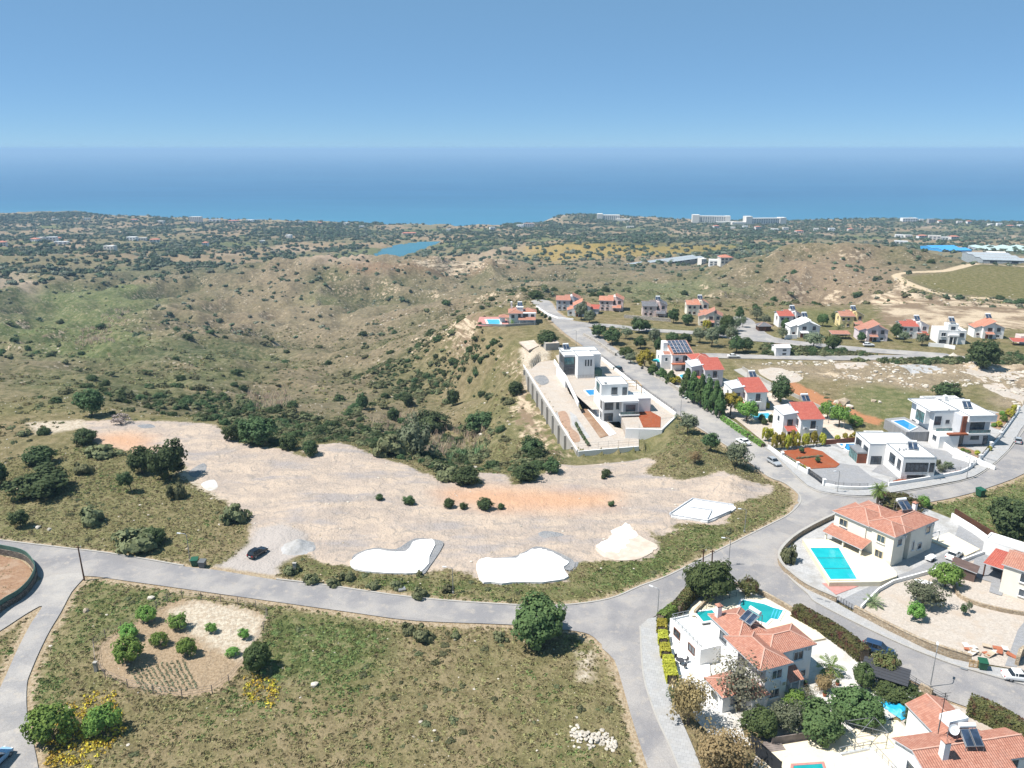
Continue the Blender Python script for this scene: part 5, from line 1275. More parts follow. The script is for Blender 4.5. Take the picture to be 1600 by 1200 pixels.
mb = MB(); mb.box(-5.85, -3.82, 9.7, 14.5, -.3, 2.48); h.part('lounge', mb, 'dark_panel')
h.solar(4.4, 4.8, 5.3, -12, 34, stand=0.1); 
for k, (x, y) in enumerate(((1.4, 5.2), (2.1, 4.6), (2.9, 5.2), (1.0, 4.4))): mb = MB(); mb.tube([(x, y, 5.22), (x, y, 5.6)], 0.22, n=8); h.part('roof_vent', mb, 'metal_grey')
h.rail([(7.8, -.4), (7.8, 8)], 2.0, .3)
sheet('yard', 'grey_cobbles', [(1268, 735), (1300, 722), (1340, 728), (1362, 745), (1390, 755), (1400, 748), (1362, 737), (1378, 722), (1330, 706), (1300, 696), (1290, 690), (1320, 690), (1400, 690), (1450, 700), (1540, 715), (1500, 740), (1395, 757), (1355, 763), (1290, 756)], z=0.05)
sheet('yard', 'gravel_grey', [(1206, 701), (1226, 716), (1263, 739), (1288, 759), (1355, 763), (1392, 758), (1500, 740), (1522, 729), (1470, 697), (1450, 690), (1400, 688), (1340, 690), (1290, 692)], z=0.028)
for nm, px in (('flower_bed', [(1219, 706), (1262, 700), (1285, 706), (1312, 726), (1306, 731), (1268, 733)]),):
    sheet('flower_bed', 'soil_red', px, z=0.16, z0=-0.1)
sheet('flower_bed', 'soil_red', [(1395, 752), (1440, 738), (1455, 745), (1500, 735), (1495, 741), (1400, 757)], z=0.12, z0=-0.1)
pool('small blue pool beside the dark timber lounge of the corner villa', [(83.0, 185.2), (87.4, 185.2), (86.0, 180.6), (83.4, 180.6)], 0.12, 'pool_blue')
wall('garden_wall', 'white street wall with black railings along the red soil beds', 'wall', [(1200, 700), (1222, 716), (1246, 732), (1262, 741)], 0.8, 'white_plaster', 0.3, cap='metal_white')
wall('garden_wall', 'curved white corner wall in front of the grey forecourt', 'wall', [(1287, 759), (1305, 763), (1330, 765), (1355, 765), (1375, 762)], 0.75, 'white_plaster', 0.3, smooth=3)
wall('garden_wall', 'long white wall with wire railing along the bend of the street', 'wall', [(1388, 760), (1440, 752), (1500, 741), (1516, 732)], 0.9, 'white_plaster', 0.3, smooth=2)
wall('garden_wall', 'white stepped wall climbing beside the bend to the upper villa', 'wall', [(1518, 731), (1531, 720), (1548, 700), (1563, 684), (1580, 660), (1590, 646)], 0.8, 'white_plaster', 0.3)
wall('garden_wall', 'white wall between the two modern villas', 'wall', [(1470, 697), (1490, 712), (1524, 728)], 1.6, 'white_plaster', 0.25)
for i, px in enumerate([(1222, 716), (1246, 732), (1262, 741), (1287, 759), (1516, 732), (1531, 720), (1548, 700), (1563, 684), (1590, 646)]):
    x, y = Z([px])[0]; t_ = thing('gate_pier', 'square white gate pier with cap on the modern villas\' street wall', 'pier', (x, y, 0), R(10), 'white gate piers')
    mb = MB(); mb.box(-.28, .28, -.28, .28, -.1, 1.5 if i < 8 else 2.1); mb.build('shaft', 'white_plaster', t_)
    mb = MB(); mb.box(-.36, .36, -.36, .36, 1.5 if i < 8 else 2.1, 1.62 if i < 8 else 2.25); mb.build('cap', 'white_plaster', t_)
def fence(name, label, px, h, z0, mat='metal_black', step=1.6, xy=None, bars=3, z=None, group=None, t=0.05):
    ln = xy or Z(px); c = ln[0]; root = thing(name, label, 'fence', (c[0], c[1], 0), 0, group)
    L = [Vector((p[0] - c[0], p[1] - c[1], 0)) for p in ln]; fr = MB()
    zb = (lambda q: z(q.x + c[0], q.y + c[1])) if z else (lambda q: 0.0)
    pm = MB(); pm.bar((0, 0, z0 - .3), (0, 0, h), t); pmesh = pm.mesh('post', mat)
    for a, b in zip(L, L[1:]):
        n = max(1, int((b - a).length / step)); prev = None
        for k in range(n + 1):
            q = a.lerp(b, k / n); q = Vector((q.x, q.y, zb(q)))
            if k < n or b == L[-1]: link('post', pmesh, root, q)
            if prev is not None:
                for i in range(bars): zz = z0 + (h - z0) * (i + 1) / bars - .05; fr.bar(prev + Vector((0, 0, zz)), q + Vector((0, 0, zz)), 0.03)
            prev = q
    fr.build('rails', mat, root); return root
fence('railing', 'black railing panels on the white street wall by the red soil beds', [(1200, 699), (1222, 715), (1246, 731), (1262, 740)], 1.5, 0.8, bars=5, step=1.2)
fence('railing', 'thin dark railing on the long white wall at the bend', [(1389, 759), (1440, 751), (1500, 740)], 1.7, 0.9)
fence('railing', 'dark railing on the curved white corner wall of the forecourt', [(1288, 758), (1305, 762), (1330, 764), (1355, 764)], 1.4, 0.75)
fence('railing', 'dark railing between the piers beside the upper modern villa', [(1518, 730), (1531, 719), (1548, 699), (1563, 683), (1589, 646)], 1.5, 0.8, bars=4)
t_ = thing('driveway_gate', 'black slatted driveway gate in the white corner wall', 'gate', (*Z([(1263, 742)])[0], 0.1), 0)
a, b = Vector((0, 0, 0)), Vector((*(np.array(Z([(1286, 758)])[0]) - np.array(Z([(1263, 742)])[0])), 0))
for k in range(9): mb = MB(); mb.bar(a + Vector((0, 0, .15 + k * .15)), b + Vector((0, 0, .15 + k * .15)), 0.04, 0.10); mb.build('slat', 'metal_black', t_)
wall('timber_fence', 'dark red timber fence behind the small blue pool', 'fence', [(1288, 695), (1315, 693), (1341, 690)], 1.3, 'wood_red', 0.12)
# ------------------------------------------------------------------ villa F: the upper modern house with the timber panel
h = House('modern_villa', 'large white modern villa with tall rust timber panel and blue terrace pool', 'house', (107.5, 183.6), 3, z=0.4, roof='roof_white')
h.vol(0, 5.0, 3.5, 14.0, 0, 7.6); h.vol(5.0, 12.6, 0.2, 13.2, 0, 7.6, 'pale_grey_plaster'); h.vol(-1.4, 1.5, 5.2, 9.6, 3.9, 7.65); h.vol(-0.7, 4.4, -1.0, 3.4, -0.5, 2.8)
h.flatroof(-1.4, 6.2, 3.5, 14.0, 7.65, 0.3, 'roof_white', 'metal_grey'); h.flatroof(6.25, 13.4, -0.8, 13.2, 7.65, 0.3, 'roof_white', 'metal_grey'); h.flatroof(3.2, 12.8, 13.25, 16.2, 7.3, 0.5, 'roof_white')
h.vol(3.2, 12.8, 13.25, 16.2, 0, 7.3); h.vol(6.3, 13.4, -0.75, 0.15, 6.3, 7.6, 'white_plaster', 'fascia'); h.vol(6.6, 12.4, -0.9, 0.18, 2.9, 3.3, 'white_plaster', 'balcony_slab')
mb = MB(); mb.box(5.2, 6.3, -0.1, 0.18, 3.3, 7.64); h.part('timber_panel', mb, 'wood_red'); mb = MB(); mb.box(1.6, 6.5, -1.2, 0.18, 3.0, 3.35); mb.box(1.6, 2.7, 0.0, .17, .2, 3.0); h.part('timber_canopy', mb, 'wood_red')
h.win('-y', 0.2, 9.3, 3.4, 3.6, 2.5, 'd', 'balcony_glazing', 'window_glass', False); h.win('-y', 0.2, 9.2, 1.4, 2.0, 0.8, 'd'); h.win('-y', 0.2, 12.0, .1, 1.0, 2.1, 'd', 'glazed_door', sill=False); h.win('-y', 0.2, 4.9, 0.1, 2.6, 2.6, 'd', 'glazed_door', sill=False)
h.win('-y', 3.5, 1.0, 4.2, 1.6, 2.2, 'd', 'balcony_glazing', sill=False); h.win('-y', 3.5, 3.6, 4.6, .8, .8, 'd'); h.win('-x', -1.4, 7.4, 4.0, 3.6, 2.6, 'd', 'corner_glazing', 'green_glass', False); h.win('-x', -0.7, 1.0, 1.4, 1.4, .8, 'd'); h.win('-x', 0, 12, 1.4, 1.6, 1.0, 'd')
h.rail([(0.1, 2.2), (4.3, 2.2)], 2.85, 0.9, glass='green_glass'); h.rail([(6.7, -.8), (12.3, -.8)], 3.3, .9, glass='green_glass')
h.solar(9.4, 5.0, 7.9, -10, 34, stand=.2); h.chimney(7.6, 12.0, 7.4, 8.9, .8, 'white_plaster')
mb = MB(); [mb.tube([(x, y, 7.7), (x, y, 8.1)], .2, n=8) for x, y in ((4.2, 4.6),)]; h.part('roof_vent', mb, 'metal_grey')
sheet('terrace', 'grey_cobbles', xy=[(100, 197.5), (106, 199), (107.4, 193), (106.9, 187.5), (100.8, 187.2)], z=2.6, z0=-0.2)
pool('blue infinity pool on the raised terrace of the upper modern villa', Z([(1396, 658), (1412, 656), (1432, 667), (1421, 672)], 2.75), 2.68, 'pool_blue', 'pale_grey_plaster', 0.5)
sheet('yard', 'gravel_grey', [(1470, 697), (1524, 727), (1548, 697), (1563, 680), (1585, 650), (1540, 640), (1530, 680), (1490, 690)], z=0.07)
sheet('flower_bed', 'soil_brown', [(1490, 694), (1525, 706), (1535, 712), (1526, 722), (1500, 704)], z=0.2, z0=-.1); sheet('flower_bed', 'soil_brown', [(1545, 650), (1580, 640), (1585, 648), (1562, 672), (1550, 668)], z=0.16, z0=-.1)
h = House('ramp_wall', 'sloping white driveway ramp wall in front of the upper modern villa', 'wall', (107.0, 176.2), -52)
mb = MB()
mb.face([(0, 0, -.2), (9.5, 0, -.2), (9.5, 0, .9), (0, 0, 2.6)]); mb.face([(0, .3, -.2), (9.5, .3, -.2), (9.5, .3, .9), (0, .3, 2.6)]); mb.face([(0, 0, 2.6), (9.5, 0, .9), (9.5, .3, .9), (0, .3, 2.6)]); mb.face([(0, 0, -.2), (0, .3, -.2), (0, .3, 2.6), (0, 0, 2.6)]); mb.face([(9.5, 0, -.2), (9.5, .3, -.2), (9.5, .3, .9), (9.5, 0, .9)])
h.part('masonry', mb, 'white_plaster')
h.rail([(0, .15), (9.5, .15)], 2.0, .3, name='railing')
# ------------------------------------------------------------------ lower building plot: two white houses above the ravine
LOW = -2.5
PLOT_LOW = Z([(818, 574), (838, 608), (865, 650), (903, 709), (998, 701), (999, 676), (962, 668), (938, 650), (908, 640), (890, 615), (865, 562), (845, 566)], LOW)
# (the terrain below is cut to this level in the land hooks)
sheet('plot_ground', 'gravel_earth', xy=PLOT_LOW, z=LOW + 0.06)
wall('retaining_wall', 'tall grey concrete retaining wall with buttresses above the ravine slope', 'wall', Z([(818, 574), (838, 608), (865, 650), (902, 708)], LOW), 0.5, 'concrete', 0.4, base=lambda x, y: LOW, px=False)
_rw = [o for o in bpy.data.objects if o.name.startswith('retaining_wall')][0]
a_, b_ = np.array(Z([(818, 574)], LOW)[0]), np.array(Z([(902, 708)], LOW)[0])
for k in range(10):
    q = a_ + (b_ - a_) * (k + .5) / 10 - a_; mb = MB(); mb.box(q[0] - .75, q[0] - .1, q[1] - .35, q[1] + .35, -11.5, LOW + .3); mb.build('buttress', 'concrete', _rw)
mb = MB(); L_ = [(0, 0), tuple(b_ - a_)]; mb.strip(L_, -.15, .25, -12.0, LOW + .35); mb.build('footing', 'concrete', _rw)
mb = MB(); mb.strip([(0, 0), tuple(b_ - a_)], -.1, .1, LOW + .55, LOW + 1.0); mb.build('parapet', 'white_plaster', _rw)
wall('garden_wall', 'white front wall of the building plot with thin mesh fence above the gravel', 'wall', Z([(903, 709), (950, 705), (998, 701)], LOW), 1.3, 'white_plaster', 0.3, base=lambda x, y: LOW - .6, px=False)
fence('mesh_fence', 'tall thin wire fence along the front of the white building plot', None, 2.6, 0.6, 'metal_grey', 2.2, xy=Z([(903, 708), (950, 704), (998, 700), (998, 676)], LOW), z=lambda x, y: LOW)
sheet('plot_ground', 'gravel_earth', xy=[(30.6, 196.6), (39.6, 195.6), (45.6, 206.8), (41.6, 222), (33, 219), (30.6, 206)], z=-0.02, z0=LOW - .4)
wall('garden_wall', 'tall white front wall below the red soil bed of the building plot', 'wall', [(30.4, 196.2), (39.8, 195.2), (46.0, 206.6)], 2.9, 'white_plaster', .4, base=lambda x, y: LOW, px=False)
sheet('flower_bed', 'soil_red', xy=[(35.6, 210.5), (38.6, 213.5), (41.6, 206), (40.0, 197.8), (35.4, 197.8)], z=0.12, z0=-.1)
sheet('plot_ground', 'gravel_earth', [(868, 556), (905, 544), (940, 562), (1058, 652), (1020, 655), (1000, 640), (925, 640), (892, 610)], z=0.04)
sheet('path', 'path_brown', xy=smooth_line(Z([(872, 645), (883, 643), (890, 655), (892, 668), (903, 678), (906, 690), (893, 690), (888, 675), (878, 664), (874, 652)], LOW), True, 3), z=LOW + .12)
sheet('gravel_bed', 'gravel_grey', xy=Z([(862, 645), (872, 645), (874, 655), (880, 668), (888, 678), (893, 692), (898, 697)], LOW), z=LOW + .10)
sheet('gravel_bed', 'gravel_grey', xy=Z([(890, 643), (900, 650), (922, 684), (908, 686), (904, 674), (894, 665)], LOW), z=LOW + .10)
sheet('flower_bed', 'soil_brown', xy=Z([(906, 640), (917, 640), (951, 681), (938, 685)], LOW), z=LOW + .2, z0=LOW)
sheet('terrace', 'white_plaster', xy=Z([(918, 640), (928, 640), (963, 678), (952, 682)], LOW), z=LOW + .15, z0=LOW)
sheet('crushed_heap', 'crushed_dark', xy=smooth_line(Z([(834, 590), (850, 587), (858, 597), (845, 602)], LOW), True, 3), z=LOW + .14)
h = House('modern_house', 'white cube house with dark glazed corner and three slit windows above the building plot', 'house', (21.4, 244.4), 8, roof='roof_white')
h.vol(0, 5.6, 0, 8.0, -1.0, 7.2); h.vol(-3.6, 5.6, 4.2, 13.0, -1.0, 7.0); h.vol(5.6, 8.6, 4.0, 12.0, -1, 7.0); h.vol(-3.75, -.05, 4.0, 12.0, .4, 6.3, 'dark_panel', 'glazed_corner')
h.flatroof(0, 5.6, 0, 8.0, 7.2, .3, 'roof_white', 'metal_grey'); h.flatroof(-3.8, 8.6, 8.05, 13.0, 7.1, .3, 'roof_white', 'metal_grey')
for x in (2.6, 3.5, 4.4): h.win('-y', 0, x, 4.2, .35, 2.0, 'd', sill=False)
h.win('-y', 3.98, -2.0, 3.8, 3.2, 2.4, 'd', 'balcony_glazing', 'green_glass', False); h.win('-y', 3.98, -2.0, .5, 3.2, 2.4, 'd', 'balcony_glazing', 'window_glass', False); h.win('-x', -3.76, 7.8, 3.8, 6.4, 2.3, 'd', 'balcony_glazing', 'window_glass', False); h.win('-x', -3.76, 7.8, .5, 6.4, 2.4, 'd', 'balcony_glazing', 'window_glass', False)
h.solar(-1.6, 10.4, 7.2, 0, 34, stand=.1); h.vol(5.7, 8.2, .2, 3.6, -.2, 2.6, 'green_fence', 'scaffold_sheet'); h.rail([(-3.6, .5), (0, -.5), (6.6, -.3)], 0.4, .8)
h.vol(-4.4, 8.8, -1.6, 13.2, -2.6, -.05, 'white_plaster', 'plinth')
h = House('modern_house', 'white three-storey modern house with grey balcony recess facing the gravel clearing', 'house', (25.6, 209.0), 6, z=LOW, roof='roof_white')
h.vol(0, 5.0, 0, 12.0, 0, 6.6); h.vol(5.0, 9.8, -2.4, 8.0, 0, 6.6); h.vol(0.2, 8.0, 3.2, 11.6, 6.6, 9.8); h.vol(9.8, 14.0, 0.5, 6.5, 0, 6.4)
h.flatroof(0, 9.8, -2.4, 3.2, 6.62, .25, 'roof_white'); h.flatroof(0.2, 8.0, 3.2, 11.6, 9.8, .3, 'roof_white', 'metal_grey'); h.flatroof(9.8, 14.0, .5, 6.5, 6.4, .25, 'roof_white')
h.vol(5.3, 9.5, -2.55, -2.4, 3.5, 6.3, 'grey_plaster', 'balcony_recess'); h.vol(4.2, 9.8, -3.6, -2.4, 2.9, 3.2, 'white_plaster', 'balcony_slab'); h.rail([(4.3, -3.5), (9.7, -3.5)], 3.2, .9, glass='green_glass')
h.win('-y', -2.56, 7.4, 3.4, 2.6, 2.3, 'd', 'balcony_glazing', sill=False); h.win('-y', -2.4, 6.2, .3, 1.6, 2.0, 'd', 'glazed_door', sill=False); h.win('-y', -2.4, 8.4, .3, 2.4, 2.0, 'd', 'glazed_door', sill=False)
h.win('-y', 0, 1.8, 3.7, 2.4, 2.2, 'd', 'balcony_glazing', sill=False); h.win('-y', 0, 1.8, .4, 2.4, 2.2, 'd', 'balcony_glazing', sill=False); h.win('-x', 0, 1.6, 3.7, 2.2, 2.2, 'd', 'balcony_glazing', sill=False); h.win('-x', 0, 1.6, .4, 2.2, 2.2, 'd', 'balcony_glazing', sill=False); h.win('-y', 0, 4.3, 3.9, .7, 1.9, 'd')
h.win('-y', 3.2, 4.0, 7.3, 1.6, 1.9, 'd'); h.win('-x', .2, 7.5, 6.9, 4.0, 2.6, 'd', 'balcony_glazing', 'green_glass', False); h.win('-y', 3.2, 7.0, 6.9, 1.2, 2.2, 'd', 'glazed_door', sill=False)
mb = MB(); mb.tube([(1.8, 5.2, 10.0), (1.8, 5.2, 10.25)], .45, n=10); h.part('roof_vent', mb, 'metal_grey'); mb = MB(); [mb.bar((8.1, y, 9.4), (12, y, 9.4), .12) for y in (3.4, 6, 9)]; [mb.bar((12, y, 6.6), (12, y, 9.4), .16) for y in (3.4, 9)]; mb.bar((12, 3.4, 9.4), (12, 9, 9.4), .14); h.part('pergola', mb, 'wood_pale')
pool('pale blue plunge pool between the two white modern houses', [(22.6, 231), (26.8, 232), (27.4, 227), (23.6, 226)], 0.1, 'pool_blue')
wall('garden_wall', 'long white wall with dark slots along the street beside the new houses', 'wall', [(940, 562), (985, 598), (1020, 624), (1056, 650)], 1.0, 'white_plaster', 0.3)
fence('railing', 'dark infill railing panels on the white wall beside the new houses', [(940, 561), (985, 597), (1020, 623), (1056, 649)], 1.7, 1.0, bars=5, step=1.5)
wall('garden_wall', 'inner white wall stepping down beside the cube house', 'wall', [(866, 566), (884, 592), (904, 634)], 1.1, 'white_plaster', 0.3)
h = House('plant_room', 'low grey block store with flat pale roof at the end of the building plot', 'building', (12.6, 281.6), 10, wall='concrete')
h.vol(0, 5.2, 0, 4.4, -.3, 2.5); h.flatroof(0, 5.2, 0, 4.4, 2.5, .15, 'screed_dusty'); h.door('-y', 0, 2.6, 1.0, 1.9, mat='metal_grey')
sheet('concrete_slab', 'screed_dusty', [(811, 535), (834, 532), (842, 541), (826, 548)], z=.25, z0=-.3)
# ------------------------------------------------------------------ villas along the street
def street_villa(xy, rot, label, wallm, roofm, w=5.8, d=8.2, left=True, solar=True, z1=5.6):
    h = House('villa', label, 'house', xy, rot, wall=wallm, roof=roofm)
    h.vol(0, w, 0, d, -.2, z1); h.mono(0, w, 0, d - .6, z1 + .1, z1 + 2.0, '-y', .35); h.mono(0.2, w - .2, d - .55, d + 3.2, z1 - .2, z1 + 1.6, '+y', .3); h.vol(.2, w - .2, d, d + 3.1, -.2, z1 - .2)
    h.win('-y', 0, w * .55, 3.1, 1.1, 1.9, 'b', 'french_window', sill=False); h.win('-y', 0, w * .55, .5, 1.2, 1.4, 'w'); h.win('-x', 0, 2.2, 3.2, 1.2, 1.7, 'b'); h.win('-x', 0, 2.2, .5, 1.1, 1.5, 'w'); h.ac('-y', 0, 1.2, 2.9)
    mb = MB(); mb.box(w * .55 - .9, w * .55 + .9, -.8, 0, 2.75, 2.95); h.part('balcony', mb, wallm); h.rail([(w * .55 - .85, -.75), (w * .55 + .85, -.75)], 2.95, .9, 'metal_black')
    if left:
        h.vol(-3.6, 0, 2.6, 9.4, -.2, z1 + .2); h.mono(-3.6, 0, 2.6, 9.4, z1 + .4, z1 + 1.0, '-x', .2, 'pale_grey_plaster'); h.win('-y', 2.6, -1.8, 3.0, 1.3, 1.6, 'b', 'arched_window', sill=False); h.win('-x', -3.6, 5.6, 3.2, 1.2, 1.5, 'w')
        h.mono(-3.2, -.6, .4, 2.55, 2.3, 2.9, '-y', .15, wall=False); mb = MB(); [mb.box(x - .12, x + .12, .5, .75, -.1, 2.2) for x in (-3.1, -.7)]; mb.box(-3.1, -.7, .55, .7, 2.1, 2.25); h.part('porch_frame', mb, 'white_plaster')
        h.door('-y', 2.6, -1.8, 1.0, 2.1)
    if solar: h.solar(w - .6, d + 1.4, z1 + 1.2, 0, 32, stand=.4)
    return h
street_villa((74.2, 188.6), 3, 'white villa with red sloping roof and glazed porch behind clipped yellow conifers', 'white_plaster', 'roof_tile_red')
street_villa((67.0, 211.6), 4, 'white villa with red sloping roof behind the tall dark hedge trees and lilac shrub', 'white_plaster', 'roof_tile_red')
g = street_villa((60.6, 235.2), 4, 'pale grey villa with stepped red roofs beside the solar-roofed house', 'pale_grey_plaster', 'roof_tile_red', d=7.4, solar=False)
g.hip(-.4, 5.8, 11.0, 19.0, 5.6, 20, .3); g.vol(-.2, 5.6, 11.2, 18.8, -.2, 5.5)
h = House('villa', 'white villa whose roof carries a large grid of blue solar panels', 'house', (54.2, 254.4), 5, roof='roof_tile')
h.vol(0, 7.2, 0, 9.5, -.2, 5.4); h.mono(0, 7.2, 0, 9.5, 5.5, 8.0, '-y', .35); h.vol(-3.4, 0, 1.5, 8, -.2, 4.6); h.flatroof(-3.4, 0, 1.5, 8, 4.6, .5, 'roof_white'); h.vol(-1.6, .02, 6.2, 9.4, 4.4, 8.2, None, 'stair_tower'); h.mono(-2.2, 0, 1.7, 4.2, 5.0, 5.6, '-y', .1)
h.win('-y', 0, 4.4, 2.9, 1.5, 1.9, 'b', 'french_window', sill=False); h.win('-y', 0, 1.6, 3.2, 1.1, 1.2, 'w'); h.win('-y', 1.5, -1.7, 2.9, .8, 1.2, 'w'); h.win('-x', -3.4, 5, 2.9, .9, 1.3, 'w'); h.win('-y', 0, 4.6, .3, 2.4, 1.9, 'd', 'glazed_door', sill=False); h.ac('-y', 0, 2.5, 3.4)
mb = MB(); mb.box(-.4, 7.4, -1.9, 0, 2.3, 2.6); h.part('balcony', mb, 'terracotta')
arr = link('solar_array', None, h.root, (0.3, 0.3, 5.95)); arr.rotation_euler = (math.atan2(2.5, 9.5), 0, 0)
pm = MB(); pm.box(0, 1.22, 0, 2.1, 0, .05); pm.box(.04, 1.18, .04, 2.06, .05, .06, 1)
for k in range(1, 3): pm.box(k * 1.22 / 3 - .008, k * 1.22 / 3 + .008, .04, 2.06, .06, .065)
pmesh = pm.mesh('solar_panel', ['metal_white', 'solar_glass'])
for i in range(5):
    for j in range(4): link('solar_panel', pmesh, arr, (i * 1.32, j * 2.2, .12))
sheet('terrace', 'gravel_earth', [(1006, 575), (1045, 585), (1092, 592), (1100, 600), (1060, 605), (1024, 590)], z=.10, z0=-.1)
pool('small pale blue pool below the solar-roofed white house', Z([(1061, 586), (1073, 584), (1075, 589), (1065, 591)], .2), .16, 'pool_sky')
pool('raised pale blue pool beside the white villa with yellow conifers', [(66.6, 207.6), (72.4, 208.2), (71.8, 203.6), (67.0, 203.3)], .5, 'pool_sky')
sheet('terrace', 'deck_cream', xy=[(66.0, 209), (73.6, 209.6), (73.0, 202.4), (66.2, 202.2)], z=.46, z0=-.1)
sheet('driveway', 'screed_dusty', [(1285, 690), (1340, 688), (1330, 665), (1295, 650), (1200, 612), (1192, 622), (1225, 630), (1260, 640), (1285, 660)], z=.05)
sheet('yard', 'gravel_earth', [(1010, 578), (1060, 610), (1120, 645), (1150, 655), (1205, 700), (1222, 692), (1290, 690), (1290, 660), (1220, 625), (1130, 590), (1060, 570)], z=.03)
sheet('driveway', 'concrete', [(1146, 578), (1200, 612), (1215, 605), (1160, 575)], z=.045)
t_ = thing('parasol', 'open turquoise garden parasol beside the solar-roofed white house', 'parasol', (*Z([(1026, 573)])[0], 0), 0)
mb = MB(); mb.tube([(0, 0, 0), (0, 0, 2.6)], .05, n=6); mb.build('pole', 'metal_white', t_)
mb = MB(); 
for k in range(8):
    a0, a1 = k * math.pi / 4, (k + 1) * math.pi / 4; mb.face([(0, 0, 2.9), (2 * math.cos(a0), 2 * math.sin(a0), 2.2), (2 * math.cos(a1), 2 * math.sin(a1), 2.2)])
mb.build('canopy', 'canvas_teal', t_)
wall('boundary_wall', 'low concrete wall behind the street villas beside the red earth bank', 'wall', [(1160, 577), (1200, 600), (1250, 624), (1300, 648)], 1.0, 'concrete', .25)
wall('boundary_wall', 'grey street wall with stone piers below the dark hedge trees', 'wall', [(1003, 575), (1040, 598), (1100, 636), (1140, 660), (1152, 668)], 1.0, 'dry_stone', .35)
wall('boundary_wall', 'grey street wall below the clipped green hedge and white villa garden', 'wall', [(1152, 668), (1180, 688), (1200, 700)], .8, 'concrete', .3)
# ------------------------------------------------------------------ the red-roofed house with the pool at the top of the street
h = House('villa', 'white villa with broad bright red roofs and a blue pool at the cliff edge', 'house', (-1.2, 328.0), 0, roof='roof_tile')
h.vol(0, 11.4, 0, 8, -.5, 4.6); h.hip(0, 5.4, -.5, 8.5, 4.7, 24, .5); h.hip(4.8, 11.4, 1.5, 8.5, 4.5, 22, .5); h.vol(3.2, 6, 2, 5, 4.5, 6.8); h.mono(3.2, 6, 2, 5, 6.8, 6.9, '-y', .1, 'roof_white'); h.mono(4.2, 11, -2.2, 0, 2.2, 2.9, '-y', .3, wall=False); h.hip(-4.2, -.2, .5, 4.6, 2.7, 22, .4); h.vol(-3.9, -1.8, 1.8, 4.4, -.3, 2.5)
[h.vol(x - .15, x + .15, -2.1, -1.8, -.3, 2.2, None, 'post') for x in (4.4, 7.6, 10.8)]; [h.vol(x - .15, x + .15, .6, .9, -.3, 2.5, None, 'post') for x in (-4, -.5)]
h.win('-y', 0, 1.6, 2.6, 1.1, 1.2, 'd'); h.win('-y', 0, 4.4, 2.6, 1.0, 1.8, 'd'); h.win('-y', 0, 7, 2.8, 2, 1.4, 'd'); h.win('-y', 0, 10, 2.8, 1.2, 1.2, 'd'); h.chimney(1.0, 6, 5, 8, .7, 'white_plaster'); h.solar(4.6, 3.4, 7, 0, 34)
sheet('pool_terrace', 'pink_paving', xy=[(-15, 322.5), (-1.5, 323.5), (-1.5, 333), (-4.5, 341), (-14.5, 341)], z=.25, z0=-3)
pool('bright blue pool on the terrace of the red-roofed cliff-top villa', Z([(760, 499), (779.5, 499), (781.5, 506), (764, 507)], .4), .30, 'pool_sky', cw=.7)
wall('boundary_wall', 'low pale wall in front of the red-roofed cliff-top villa', 'wall', [(752, 509), (790, 510), (838, 507)], .9, 'concrete', .3)
